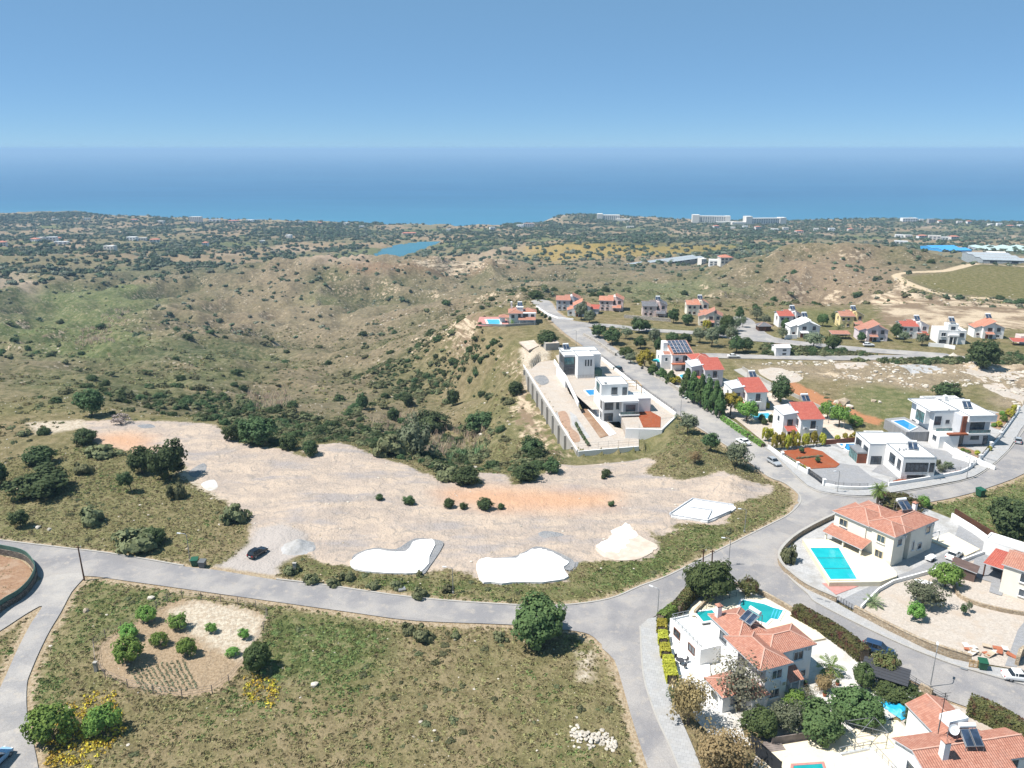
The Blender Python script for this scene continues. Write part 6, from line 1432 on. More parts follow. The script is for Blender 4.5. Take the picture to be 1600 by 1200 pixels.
# ------------------------------------------------------------------ rows of holiday villas beyond the orchard
def row_villa(xy, rot, label, wallm, roofm, kind=0, solar=True, s=1.0, garage=False):
    h = House('holiday_villa', label, 'house', xy, rot, wall=wallm, roof=roofm, group='holiday villas in rows beyond the orchard')
    if kind == 0:     # broken gable facing the street
        h.vol(0, 4.2 * s, 0, 8, -.4, 5.0); h.mono(0, 4.2 * s, 0, 8, 5.0, 6.9, '-x', .35); h.vol(4.2 * s, 8.4 * s, .6, 8.4, -.4, 4.4); h.mono(4.2 * s + .02, 8.4 * s, .6, 8.4, 4.5, 6.1, '+x', .35); h.vol(-2.6, -.02, 1.4, 7.4, -.4, 2.6 if garage else 4.0); h.mono(-2.6, -.02, 1.4, 7.4, 2.7 if garage else 4.1, 3.6 if garage else 5.0, '-x', .3)
        h.win('-y', 0, 2.4, 3.1, 1.4, 1.2, 'b', 'arched_window', sill=False); h.win('-y', .6, 6.2 * s, 2.9, 1.1, 1.4, 'b'); h.win('-y', .6, 6.2 * s, .4, 1.2, 1.1, 'w'); h.door('-y', 0, 1.6, 1.1, 2.1); h.win('-y', 0, 3.1, .1, 1.2, 2.0, 'w', 'glazed_door', sill=False); h.win('-y', 1.4, -1.2, 1.0, .9, .8, 'b')
        h.mono(.8, 3.8, -1.6, -.02, 2.2, 2.7, '-y', .1, wall=False)
        if solar: h.solar(4.6 * s, 6.8, 6.3, 0, 34, stand=.6)
    elif kind == 1:   # long low wing with a taller cross wing
        h.vol(0, 6.6 * s, 0, 6.5, -.4, 5.0); h.gable(0, 6.6 * s, 0, 6.5, 5.0, 'x', 18, .35, frac=.6); h.vol(7.9 * s, 11.4 * s, 1, 8.4, -.4, 5.2); h.mono(7.9 * s, 11.4 * s, 1, 8.4, 5.3, 6.9, '+x', .35); h.vol(6.6 * s, 7.9 * s, 1.6, 7.5, -.4, 6.4); h.gable(3.8, 7.9 * s, 4.4, 8.6, 5.6, 'x', 18, .3)
        for x in (1.5, 3.9): h.win('-y', 0, x * s, 3.1, .8, 1.0, 'b'); h.win('-y', 0, x * s, .6, .9, 1.0, 'b')
        h.win('-y', 1, 9.6 * s, 3.2, 1.2, 1.4, 'b'); h.win('-y', 1.6, 7.2 * s, 3, .8, 1.6, 'b', 'french_window', sill=False); h.win('-x', 0, 3, 3, 1, 1.2, 'b'); mb = MB(); mb.box(6.2 * s, 8.4 * s, -.3, 1.6, 2.4, 2.7); h.part('balcony', mb, wallm)
        h.mono(6.6 * s, 10.4 * s, -2.0, .95, 2.0, 2.8, '-y', .2, wall=False); [h.vol(x - .12, x + .12, -1.9, -1.65, -.3, 2.0, None, 'post') for x in (6.9 * s, 10.1 * s)]
        if solar: h.solar(7.2 * s, 3, 6.5, 0, 34, stand=.4)
    return h
row_villa((20.6, 356.8), -6, 'grey unplastered villa with red roof end beside the street top', 'pale_grey_plaster', 'roof_tile', 1, False, .95)
row_villa((27.4, 342.5), -4, 'white villa with garage below beside the grey unplastered villa', 'white_plaster', 'roof_tile_faded', 0, False, .9, True)
row_villa((40.4, 356.0), -10, 'pale pink villa with red roofs and red-roofed porch above the orchard', 'pink_plaster', 'roof_tile_faded', 1, False, .95)
row_villa((58.3, 343.0), -6, 'pale pink villa with dark grey cross roof above a stone wall', 'pink_plaster', 'roof_tile_grey', 1, True, .95)
row_villa((78.7, 345.4), -4, 'cream villa with faded terracotta roofs behind the cream gabled villa', 'cream_plaster', 'roof_tile_faded', 1, True, .85)
row_villa((81.4, 322.5), -12, 'cream gabled villa with terracotta roof beside a round yellow-green tree', 'cream_plaster', 'roof_tile', 0, False, .85)
row_villa((112.0, 320.6), 0, 'white villa with red roofs behind the all-white villa', 'white_plaster', 'roof_tile_red', 1, True, .9)
row_villa((113.6, 302.4), 0, 'all-white villa with white roof and sloping white garden wall', 'white_plaster', 'roof_tile_white', 0, True, 1.05)
row_villa((137.6, 320.4), -4, 'yellow villa with terracotta roofs behind a palm', 'yellow_plaster', 'roof_tile', 1, True, .85)
row_villa((138.2, 296.0), -6, 'lilac pink villa with terracotta broken gable beside the street', 'lilac_plaster', 'roof_tile', 0, False, .95)
row_villa((154.0, 301.0), -6, 'white villa with red roofs between pink villa and balustraded villa', 'white_plaster', 'roof_tile_red', 1, True, .92)
row_villa((186.0, 300.6), -8, 'white villa with faded red roof behind the huge dark tree', 'white_plaster', 'roof_tile_faded', 0, True, .95)
h = House('holiday_villa', 'white flat-roofed villa with balustraded roof terrace and columned entrance', 'house', (164.0, 292.4), -8, roof='roof_white', group='holiday villas in rows beyond the orchard')
h.vol(0, 10, 0, 8, -.4, 5.0); h.flatroof(0, 10, 0, 8, 5.0, .3, 'roof_white'); h.vol(3.4, 7.2, 1, 5, 5.0, 7.2); h.flatroof(3.4, 7.2, 1, 5, 7.2, .3, 'roof_white'); h.vol(3.4, 7.0, -1.2, -.02, 3.2, 3.8, None, 'portico'); [h.vol(x - .18, x + .18, -1.1, -.8, -.4, 3.2, None, 'column') for x in (3.7, 5.2, 6.7)]
h.rail([(.1, 0.1), (3.3, .1)], 5.3, .8, 'white_plaster', .4); h.rail([(7.3, .1), (9.9, .1)], 5.3, .8, 'white_plaster', .4); h.win('-y', 0, 5.2, .1, 2, 2.3, 'd', 'glazed_door', sill=False); h.win('-y', 0, 8.4, 2.9, 1.4, 1.4, 'd'); h.win('-y', 0, 1.8, 2.9, 1.6, 1.4, 'w'); h.win('-y', 1, 5.3, 5.4, 1.4, 1.1, 'd'); h.win('-y', 0, 1.8, .3, 2.4, 1.2, 'd'); h.solar(5.3, 2.6, 7.5, 0, 34, stand=.6)
wall('garden_wall', 'sloping white garden wall in front of the all-white villa', 'wall', [(1226, 530), (1236, 529), (1245, 529)], 1.6, 'white_plaster', .3)
wall('garden_wall', 'white forecourt wall of the balustraded flat-roofed villa', 'wall', [(1450, 541), (1475, 543), (1492, 546)], 1.4, 'white_plaster', .3)
wall('garden_wall', 'stone terrace wall below the pink villa with grey cross roof', 'wall', [(975, 497), (1000, 499), (1048, 503)], 1.5, 'dry_stone', .4)
wall('garden_wall', 'pale dry stone wall along the street beside the orchard', 'wall', [(912, 524), (930, 534), (950, 548), (962, 556)], 1.0, 'dry_stone', .7)
wall('garden_wall', 'white kerb wall along the top of the street before the villas', 'wall', [(838, 480), (856, 492), (872, 498), (896, 500)], .7, 'white_plaster', .3)
h = House('carport', 'red-roofed carport between yellow villa and lilac villa', 'carport', (126.0, 299.2), -3, roof='roof_tile'); h.mono(0, 7, 0, 4, 2.2, 2.7, '-y', .2, wall=False); [h.vol(x - .1, x + .1, y - .1, y + .1, -.3, 2.2, 'wood_dark', 'post') for x in (.3, 6.7) for y in (.3, 3.7)]
h = House('shed', 'white shed with pitched roof standing beyond the lower street orchard', 'shed', (95.4, 273.2), 4, roof='roof_tile_white'); h.vol(0, 5.4, 0, 4, -.2, 3.2); h.gable(0, 5.4, 0, 4, 3.2, 'x', 20, .25); h.win('-y', 0, 3.2, 1.9, 1.2, .5, 'd', sill=False); h.win('-y', 0, 3.2, .5, 1.2, .5, 'd', sill=False)
h = House('shed', 'pale blue-grey outbuilding with red lean-to roof below the pink villa', 'shed', (33.2, 349.0), -12, wall='pale_grey_plaster', roof='roof_tile_red'); h.vol(0, 6, 0, 5, -.3, 2.4); h.mono(0, 6, 0, 5, 2.5, 3.4, '-y', .3); h.win('-y', 0, 3, .8, 1.1, .9, 'w')
h = House('shed', 'dark timber pavilion beside the white villa with red roofs', 'shed', (101.5, 313.5), 0, wall='wood_dark', roof='roof_tile_grey'); h.vol(0, 5, 0, 4, -.3, 2.2); h.hip(0, 5, 0, 4, 2.3, 24, .5); h.door('-y', 0, 2.5)
h = House('outbuilding', 'pink blockwork outbuilding with red lean-to beside the huge dark tree', 'building', (195.6, 292), -8, wall='pink_plaster', roof='roof_tile_red'); h.vol(0, 5.2, 0, 4.5, -.3, 2.8); h.flatroof(0, 5.2, 0, 4.5, 2.8, .2, 'screed_dusty'); h.mono(-4, 1, -3.4, 0, 1.6, 2.2, '-y', .2, wall=False); [h.vol(x - .1, x + .1, -3.3, -3.1, -.3, 1.7, 'wood_dark', 'post') for x in (-3.8, .8)]
# ------------------------------------------------------------------ far buildings: hotels, hamlets, greenhouses
def far_box(name, label, cat, u, v, w, d, hh, rot, mat, roofm='roof_white', rows=0, cols=0, group=None, hipr=False, dz=0.0):
    x, y, z = gp(u, v); h = House(name, label, cat, (x, y), rot, z=z - 1 + dz, wall=mat, roof=roofm, group=group)
    h.vol(-w / 2, w / 2, 0, d, -2, hh)
    if hipr: h.hip(-w / 2, w / 2, 0, d, hh, 20, .5, roofm, .4, roofm)
    else: h.flatroof(-w / 2, w / 2, 0, d, hh, .8, roofm, t=.6)
    for r in range(rows):
        for c in range(cols):
            cw = w / cols; h.win('-y', 0, -w / 2 + (c + .5) * cw, 1.2 + r * (hh - 1) / rows, round(cw * .55, 1), round((hh - 1) / rows * .55, 1), 'd', pane='hotel_shade', sill=False)
    return h
h = far_box('hotel', 'long white seaside hotel with dark balcony bays on the distant shore', 'hotel', 1112, 349, 92, 18, 21, -6, 'hotel_wall', rows=5, cols=14)
h.vol(-56, -36, -4, 22, -2, 24); h.flatroof(-56, -36, -4, 22, 24, 1, 'roof_white', t=.6); h.vol(38, 52, -3, 20, -2, 22); h.vol(10, 60, -16, -6, -2, 8)
h = far_box('hotel', 'second white seaside hotel with low pink wing on the distant shore', 'hotel', 1196, 351, 96, 18, 18, 5, 'hotel_wall', rows=4, cols=14)
h.vol(-58, -40, -4, 22, -2, 23); h.flatroof(-58, -40, -4, 22, 23, 1, 'roof_white', t=.6); h.vol(40, 58, -4, 20, -2, 20); h.vol(-98, -58, -6, 8, -2, 9)
h = far_box('hotel', 'pale hotel block alone on the headland above the shore', 'hotel', 952, 345, 62, 20, 16, -4, 'hotel_wall', rows=4, cols=10); h.vol(-36, -20, -2, 22, -2, 20); h.vol(20, 60, -8, 6, -2, 6)
far_box('seaside_block', 'white apartment block on the shore of the left coast', 'building', 305, 347, 34, 16, 15, 0, 'hotel_wall', rows=4, cols=6)
far_box('seaside_block', 'pale pink block beside the water below the headland', 'building', 826, 356, 30, 16, 12, 0, 'hotel_wall', 'far_roof_red', 3, 5)
far_box('seaside_block', 'white block on the right-hand cliffs with stepped roof', 'building', 1422, 347, 44, 18, 11, 0, 'white_plaster', rows=2, cols=6)
far_box('seaside_block', 'dark unfinished concrete block on the right-hand cliffs', 'building', 1456, 349, 18, 14, 12, 0, 'concrete', rows=3, cols=3)
_far = 'far white buildings scattered towards the coast'
FAR_HOUSES = [(52, 377, 20), (62, 376, 14), (80, 377, 22), (90, 376, 14), (205, 376, 24), (222, 376, 18), (242, 379, 22), (170, 392, 22), (95, 383, 30), (3, 385, 16), (85, 345, 20), (135, 344, 20), (210, 347, 24), (250, 348, 26), (335, 347, 40), (365, 347, 36), (390, 347, 28),
              (470, 350, 16), (500, 351, 14), (540, 352, 16), (565, 356, 16), (640, 368, 40), (812, 356, 24), (985, 357, 24), (1120, 357, 18), (1145, 358, 14), (1165, 357, 16), (1185, 359, 18), (1210, 361, 22), (1228, 360, 16), (1250, 364, 22), (1275, 361, 14), (1300, 362, 18), (1330, 361, 14),
              (1405, 372, 20), (1420, 371, 18), (1442, 373, 22), (1460, 375, 26), (1474, 375, 22), (1492, 375, 20), (1408, 381, 26), (1500, 349, 18), (1515, 350, 16), (1550, 353, 18), (1562, 353, 16), (1580, 355, 20), (1596, 355, 16), (1440, 347, 14), (1470, 348, 14),
              (1100, 413, 9), (1118, 415, 14), (1135, 412, 13), (770, 360, 16), (700, 361, 14), (320, 385, 12), (410, 380, 12), (450, 372, 14)]
for i, (u, v, w) in enumerate(FAR_HOUSES):
    hh = 6 + (i * 37 % 5)
    far_box('far_house', 'small white flat-roofed building far off towards the coast' if i % 3 else 'small pale red-roofed building far off towards the coast', 'building', u, v, w * .8, 10, hh * .8, (i * 53) % 40 - 20, 'hotel_wall' if i % 2 else 'white_plaster', 'roof_white' if i % 3 else 'far_roof_red', 2, 3, _far if i % 3 else _far + ' with red roofs', i % 3 == 0)
def long_shed(name, label, cat, a, b, d, hh, mat, wallm='concrete', n=1, pitch=12):
    p, q = gp(*a), gp(*b); L = math.hypot(q[0] - p[0], q[1] - p[1]); ang = math.degrees(math.atan2(q[1] - p[1], q[0] - p[0]))
    h = House(name, label, cat, (p[0], p[1]), ang, z=min(p[2], q[2]) - .5, wall=wallm, roof=mat)
    for k in range(n):
        h.vol(0, L, k * d, (k + 1) * d - .1, -6, hh); h.gable(0, L, k * d, (k + 1) * d - .1, hh, 'x', pitch, .3, mat)
    for k in range(int(L // 16)): h.win('-y', 0, 8 + k * 16, 1.0, 5.0, 1.6, 'd', sill=False)
    return h
long_shed('farm_shed', 'very long low grey farm shed beside the yellow field', 'shed', (952, 414), (1088, 404), 14, 3.2, 'greenhouse_grey')
long_shed('farm_shed', 'second shorter grey farm shed beside the long one', 'shed', (1045, 411), (1100, 406), 14, 3.0, 'greenhouse_grey')
long_shed('greenhouse', 'large pale green multi-span greenhouse on the right', 'greenhouse', (1512, 388), (1585, 395), 22, 4.5, 'greenhouse_skin', 'greenhouse_grey', 5, 10)
long_shed('greenhouse', 'grey net-covered greenhouse in front of the pale green one', 'greenhouse', (1535, 412), (1605, 411), 18, 3.5, 'greenhouse_grey', 'greenhouse_grey', 3, 6)
long_shed('blue_roof_hall', 'bright blue roofed hall on the right beside the greenhouses', 'building', (1474, 394), (1518, 395), 30, 4, 'sheet_blue', 'sheet_blue', 2, 8)
long_shed('farm_shed', 'white roofed farm shed between greenhouses and blue hall', 'shed', (1543, 398), (1572, 399), 12, 3.5, 'roof_white', 'white_plaster')
# ------------------------------------------------------------------ foliage meshes: many small leaf faces gathered in clumps
def quads_mesh(name, C, U, V, rnd, mat):
    """quads about centres C with half-axes U, V"""
    n = len(C); P = np.stack([C - U - V, C + U - V * .6, C + U * .7 + V, C - U * .8 + V * .9], 1).reshape(-1, 3)
    me = mesh_np(name, P, np.arange(4 * n).reshape(n, 4), mat)
    a = me.attributes.new('rnd', 'FLOAT', 'POINT'); a.data.foreach_set('value', np.repeat(rnd, 4).astype(np.float32))
    return me
def leaf_axes(nrm, size, g):
    n = len(nrm); t = g.normal(size=(n, 3)); u = np.cross(nrm, t); u /= np.linalg.norm(u, axis=1, keepdims=True) + 1e-9
    v = np.cross(nrm, u); s = size * g.uniform(.6, 1.3, (n, 1))
    return u * s, v * s * g.uniform(.5, 1.0, (n, 1))
def crown_mesh(name, mat, seed, clumps=46, leaves=60, leaf=.085, squash=.8, spread=.27, hollow=.55, low=-.55, irr=.22, cone=0.0):
    g = np.random.default_rng(seed)
    d = g.normal(size=(clumps * 3, 3)); d /= np.linalg.norm(d, axis=1, keepdims=True); d = d[d[:, 2] > low][:clumps]
    ph = g.uniform(0, 6.28, 3); lob = 1 + irr * (np.sin(2 * np.arctan2(d[:, 1], d[:, 0]) + ph[0]) * .5 + np.sin(3 * np.arctan2(d[:, 1], d[:, 0]) + ph[1]) * .5 + g.normal(size=len(d)) * .35)
    rad = (g.uniform(hollow, .82, len(d))) * lob
    cc = d * rad[:, None]; 
    if cone: w = 1 - cone * (cc[:, 2:3] + .5); cc[:, :2] *= w; cc[:, 2] *= 1.25
    cr = spread * g.uniform(.65, 1.25, len(d)); crnd = g.uniform(0, 1, len(d))
    k = np.repeat(np.arange(len(d)), leaves)
    e = g.normal(size=(len(k), 3)); e /= np.linalg.norm(e, axis=1, keepdims=True)
    C = cc[k] + e * (cr[k] * g.uniform(.55, 1.0, len(k)) ** .6)[:, None]
    nr = e * .8 + d[k] * .5 + g.normal(size=e.shape) * .35 + np.array([0, 0, .25]); nr /= np.linalg.norm(nr, axis=1, keepdims=True)
    U, V = leaf_axes(nr, leaf, g); C[:, 2] *= squash; 
    return quads_mesh(name, C, U, V, np.clip(crnd[k] * .6 + g.uniform(0, .4, len(k)), 0, 1), M[mat])
def trunk_mesh(seed, h=1.0, r=.09, limbs=5, spread=.55, lean=0.1):
    g = random.Random(seed); mb = MB(); lx, ly = g.uniform(-lean, lean), g.uniform(-lean, lean)
    mb.tube([(0, 0, -.12), (lx * .4, ly * .4, h * .35), (lx, ly, h * .7)], r, r * .6, 7)
    for k in range(limbs):
        a = k * 6.283 / limbs + g.uniform(-.4, .4); z0 = h * g.uniform(.4, .7); sp = spread * g.uniform(.6, 1.1)
        mb.tube([(lx * .8, ly * .8, z0), (lx + sp * .5 * math.cos(a), ly + sp * .5 * math.sin(a), z0 + h * .3), (lx + sp * math.cos(a), ly + sp * math.sin(a), z0 + h * g.uniform(.5, .75))], r * .45, r * .12, 5)
    return mb.mesh('trunk', 'bark')
CR = {}
for i in range(3):
    CR['carob', i] = crown_mesh('crown', 'leaf_carob', 20 + i, 90, 80, .048, .85, .25, .6)
    CR['dark', i] = crown_mesh('crown', 'leaf_dark', 30 + i, 72, 56, .058, .8, .27, .45, low=-.8)
    CR['olive', i] = crown_mesh('crown', 'leaf_olive', 40 + i, 58, 52, .05, .85, .26, .45, irr=.4)
    CR['bright', i] = crown_mesh('crown', 'leaf_bright', 50 + i, 56, 52, .058, .85, .28)
    CR['yellow', i] = crown_mesh('crown', 'leaf_yellow', 60 + i, 40, 60, .07, .95, .24, .6, irr=.1)
    CR['conifer', i] = crown_mesh('crown', 'leaf_conifer', 70 + i, 60, 50, .075, 1.0, .24, .5, irr=.15, cone=.55)
    CR['brown', i] = crown_mesh('crown', 'leaf_brown', 80 + i, 80, 60, .04, .9, .40, .2, irr=.5)
    CR['grey', i] = crown_mesh('crown', 'leaf_grey', 90 + i, 60, 26, .034, .95, .42, .15, irr=.5)
    CR['scrub', i] = crown_mesh('crown', 'leaf_scrub', 100 + i, 26, 34, .11, .6, .32, .4, low=-.1, irr=.4)
    CR['lowscrub', i] = crown_mesh('crown', 'leaf_scrub', 105 + i, 24, 34, .10, .5, .3, .4, low=-.1, irr=.4)
    CR['weed', i] = crown_mesh('crown', 'grass_green', 150 + i, 18, 22, .14, .6, .34, .4, low=-.1, irr=.4)
    CR['redleaf', i] = crown_mesh('crown', 'leaf_hedge_red', 110 + i, 54, 50, .055, .8, .28)
    CR['twig', i] = crown_mesh('crown', 'twig_grey', 120 + i, 26, 30, .06, .8, .3, .3)
    CR['far', i] = crown_mesh('crown', 'leaf_far', 130 + i, 16, 16, .20, .72, .34, .45, low=-.2, irr=.35)
    CR['fargrey', i] = crown_mesh('crown', 'leaf_far_grey', 140 + i, 14, 14, .20, .7, .34, .45, low=-.2, irr=.35)
TK = [trunk_mesh(i) for i in range(4)]
_rt = random.Random(5)
def tree(kind, p, wid, hgt, label, cat='tree', group=None, trunk=.22, name=None, rot=None, lean=0.0):
    """p ground point; wid crown width, hgt overall height, trunk the share of bare stem"""
    nm = name or {'tree': 'tree', 'shrub': 'shrub'}.get(cat, cat.replace(' ', '_'))
    t = thing(nm, label, cat, p, rot if rot is not None else _rt.uniform(0, 6.28), group)
    ch = hgt * (1 - trunk); i = _rt.randrange(3)
    zs = ch / 1.75
    zc = {'scrub': .16, 'dark': .40, 'carob': .42}.get(kind, .44); zs = ch / (1.15 if kind == 'scrub' else 1.7)
    if kind == 'scrub': trunk = 0
    c = link('crown', CR[kind, i], t, (lean * hgt, 0, hgt * trunk + ch * zc)); c.scale = (wid / 1.9, wid / 1.9 * _rt.uniform(.88, 1.1), zs)
    k = link('trunk', TK[_rt.randrange(4)], t, (0, 0, -.05)); hz_ = hgt * (trunk + .38); k.scale = (wid * .42, wid * .42, hz_)
    if lean: k.rotation_euler = (0, math.atan(lean), 0)
    return t
def PX(u, v): return gp(u, v)
def ptree(kind, u, v, wpx, hpx, label, cat='tree', group=None, trunk=.22, **k):
    """u, v: the foot; sizes in photo pixels at that distance"""
    p = gp(u, v); s = math.hypot(p[1], CAMH - p[2]) / FPX * 1.02
    return tree(kind, p, wpx * s, hpx * s * 1.10, label, cat, group, trunk, **k)
# ---- trees and shrubs that can be picked out one by one
ptree('carob', 841, 1002, 84, 68, 'large round dark carob tree beside the road bend', trunk=.04)
ptree('carob', 1108, 936, 68, 62, 'dark bushy tree behind the red hedge beside the pool terrace', trunk=.06)
ptree('redleaf', 1170, 932, 30, 30, 'flowering shrub on the stone wall above the lane junction', 'shrub', trunk=.05)
ptree('bright', 84, 1158, 66, 58, 'bright green bush leaning over the farm lane in shade', 'shrub', trunk=.04)
ptree('bright', 162, 1146, 44, 44, 'green bush beside yellow flowers below the fenced garden', 'shrub', trunk=.04)
for u, v, w, hh, lb in [(203, 1036, 46, 42, 'largest fig bush inside the fenced garden with brown soil'), (203, 1000, 28, 24, 'small fig bush behind the largest fig in the fenced garden'), (231, 972, 28, 26, 'fig bush on the garden fence line near the road'), (279, 983, 28, 24, 'round fig bush at the edge of the pale garden gravel'),
                     (250, 1009, 26, 22, 'small round fig bush on brown soil beside the crop rows'), (293, 1024, 32, 28, 'bright fig bush above the crop rows'), (331, 988, 17, 15, 'tiny fig bush on the pale garden gravel'), (382, 998, 17, 16, 'tiny fig bush at the pale garden edge'), (364, 1025, 20, 14, 'low sprawling bush beside the garden fence'), (402, 1048, 40, 44, 'dark bush on the garden fence by green weeds')]:
    ptree('bright' if v != 1048 else 'carob', u, v, w, hh, lb, 'shrub', trunk=.06)
for kd, u, v, w, hh, lb, ct, tr in [('dark', 144, 650, 44, 44, 'tall dark tree standing alone beyond the red soil patch', 'tree', .2), ('twig', 189, 663, 28, 18, 'bare grey twiggy bush beside the gravel clearing', 'shrub', .02), ('dark', 62, 726, 48, 28, 'dark bush on the brown meadow left of the clearing', 'shrub', .02),
                                  ('dark', 66, 770, 84, 38, 'broad dark thicket on the brown meadow', 'shrub', .02), ('dark', -4, 760, 34, 44, 'dark bush at the meadow edge by the farm road', 'shrub', .05), ('dark', 134, 692, 38, 22, 'dark bush at the corner of the red soil patch', 'shrub', .03), ('scrub', 158, 714, 44, 22, 'grey-green bush below the red soil patch', 'shrub', .02), ('scrub', 130, 740, 32, 22, 'low grey-green bush between dark bushes on the meadow', 'shrub', .02),
                                  ('dark', 222, 740, 40, 42, 'left of two dark trees on the clearing edge', 'tree', .1), ('dark', 264, 748, 54, 60, 'tallest dark tree on the clearing edge with shadow on gravel', 'tree', .1), ('scrub', 279, 778, 26, 34, 'bushy yellow-green shrub below the two dark trees', 'shrub', .1),
                                  ('scrub', 146, 818, 46, 34, 'grey-green bush in the middle of the brown meadow', 'shrub', .05), ('scrub', 210, 852, 70, 34, 'broad grey-green thicket beside the road verge', 'shrub', .02), ('dark', 242, 850, 40, 26, 'dark bush joined to the roadside thicket', 'shrub', .02), ('dark', 32, 824, 28, 28, 'small rounded tree beside white stones near the road', 'tree', .2),
                                  ('scrub', 368, 816, 42, 36, 'twiggy green bush on the clearing edge above the parked black car', 'shrub', .05), ('dark', 404, 694, 54, 44, 'dark tree on the rim between clearing and ravine', 'tree', .1), ('dark', 362, 688, 26, 26, 'small dark bush on the pale rim of the clearing', 'shrub', .05), ('dark', 486, 712, 26, 26, 'dark bush at the notch in the pale rim', 'shrub', .05), ('dark', 452, 702, 30, 24, 'bush beside the notch in the pale rim', 'shrub', .05),
                                  ('olive', 648, 716, 62, 60, 'tall olive-green tree standing in the ravine reeds', 'tree', .06), ('scrub', 612, 712, 56, 40, 'brownish bushes beside the olive-green ravine tree', 'shrub', .03), ('scrub', 700, 748, 40, 26, 'bushes where the ravine meets the gravel', 'shrub', .03), ('dark', 728, 756, 46, 26, 'dark bushes beside the pale ravine path', 'shrub', .03),
                                  ('dark', 675, 672, 50, 30, 'dark bush on the slope above the dry reeds', 'shrub', .03), ('dark', 638, 634, 18, 20, 'small round dark tree on the grassy spur', 'tree', .05), ('dark', 708, 634, 20, 28, 'slim dark tree on the slope below the cliff house', 'tree', .05), ('dark', 752, 672, 46, 30, 'grey-dark bush on the slope right of the reeds', 'shrub', .03), ('dark', 615, 656, 20, 20, 'dark bush at the foot of the grassy spur', 'shrub', .03), ('dark', 566, 640, 20, 28, 'narrow dark bush on the grassy spur', 'shrub', .03),
                                  ('dark', 832, 712, 34, 30, 'dark bush against the pale bank below the retaining wall', 'shrub', .03), ('dark', 862, 738, 28, 22, 'dark bush at the foot of the retaining wall', 'shrub', .03), ('dark', 822, 750, 40, 26, 'dark bushes at the ravine head beside the gravel', 'shrub', .03), ('dark', 806, 616, 26, 22, 'dark bush beside the top of the retaining wall', 'shrub', .03),
                                  ('olive', 1074, 678, 30, 32, 'upper of three trees on the grass bank beside the street', 'tree', .12), ('dark', 1110, 704, 27, 28, 'middle tree on the grass bank beside the street', 'tree', .2), ('olive', 1151, 728, 40, 38, 'lowest tree on the grass bank beside the street', 'tree', .12), ('brown', 1086, 724, 17, 20, 'brown dead bush on the grass bank', 'shrub', .1),
                                  ('dark', 854, 541, 36, 24, 'broad dark tree above the grey block store', 'tree', .08), ('dark', 836, 468, 28, 14, 'dark tree behind the street top', 'tree', .1), ('dark', 1218, 630, 30, 42, 'tall dark tree behind the second street villa', 'tree', .1), ('bright', 1311, 668, 32, 36, 'round green tree beside the driveway lamp', 'tree', .2), ('bright', 1292, 655, 26, 28, 'green tree behind the round one on the driveway', 'tree', .15), ('bright', 1336, 665, 24, 16, 'clipped green bush at the driveway end', 'shrub', .02),
                                  ('dark', 1478, 622, 44, 26, 'dark shrub behind the upper modern villa', 'shrub', .05), ('dark', 1578, 832, 66, 56, 'large dark bushy tree on the bright green meadow', 'tree', .05), ('bright', 1476, 918, 44, 40, 'leafy lemon tree beside the brown shed', 'tree', .1), ('olive', 1442, 948, 52, 40, 'spreading loquat tree in the middle of the gravel garden', 'tree', .12), ('bright', 1430, 970, 28, 28, 'small bright tree in front of the loquat', 'tree', .12),
                                  ('redleaf', 1404, 797, 64, 24, 'brown-green hedge shrub behind the cream villa roof', 'shrub', .02), ('bright', 1442, 793, 22, 18, 'small green bush beside the solar heater of the cream villa', 'shrub', .02), ('scrub', 1230, 880, 26, 36, 'prickly pear clump inside the stone wall corner', 'shrub', .03), ('dark', 1504, 962, 10, 18, 'slim potted tree beside the rockery', 'tree', .3), ('olive', 1513, 958, 10, 18, 'thin rosebush beside the slim potted tree', 'shrub', .3),
                                  ('dark', 1537, 572, 48, 44, 'huge dark tree in front of the red-roofed row', 'tree', .06), ('yellow', 1008, 576, 28, 28, 'round yellow-green tree beside the turquoise parasol', 'tree', .06), ('yellow', 1054, 601, 20, 14, 'yellow-green bush beside the hedge trees', 'shrub', .04), ('yellow', 1104, 516, 15, 16, 'round yellow-green tree in front of the cream gabled villa', 'tree', .06), ('brown', 1075, 1132, 60, 76, 'brown-green feathery tree on the corner pavement', 'tree', .08), ('brown', 1130, 1205, 74, 62, 'tawny feathery bush at the bottom edge beside the lane', 'shrub', .05), ('dark', 1060, 1098, 30, 28, 'dark bush at the end of the clipped yellow hedge', 'shrub', .05),
                                  ('grey', 1152, 1112, 92, 84, 'thin grey-leaved pepper tree in front of the white villa', 'tree', .14), ('carob', 1185, 1150, 46, 44, 'dark shrub below the pepper tree', 'shrub', .04), ('bright', 1240, 1106, 32, 26, 'fresh green bush by the villa front steps', 'shrub', .05), ('grey', 1262, 1098, 26, 26, 'pale silvery shrub beside the fresh green bush', 'shrub', .05), ('carob', 1280, 1152, 66, 52, 'spiky green shrub mass above the timber fence', 'shrub', .04), ('olive', 1228, 1142, 50, 44, 'grey-green shrub mass beside the timber fence', 'shrub', .04),
                                  ('carob', 1338, 1126, 66, 50, 'dense green shrub mass beside the blue tarpaulin', 'shrub', .04), ('dark', 1426, 1142, 28, 40, 'dark green tree between blue tarpaulin and terracotta roof', 'tree', .1), ('brown', 1287, 1079, 30, 26, 'round straw-coloured bush on the white gravel', 'shrub', .04), ('redleaf', 1380, 1060, 42, 44, 'red-flowering shrub beside the parked blue car', 'shrub', .05), ('carob', 1348, 1072, 30, 36, 'green bush under the dark carport', 'shrub', .05), ('carob', 1400, 1092, 56, 26, 'clipped green shrubs beside the dark carport', 'shrub', .04)]:
    ptree(kd, u, v, w, hh, lb, ct, None, tr)
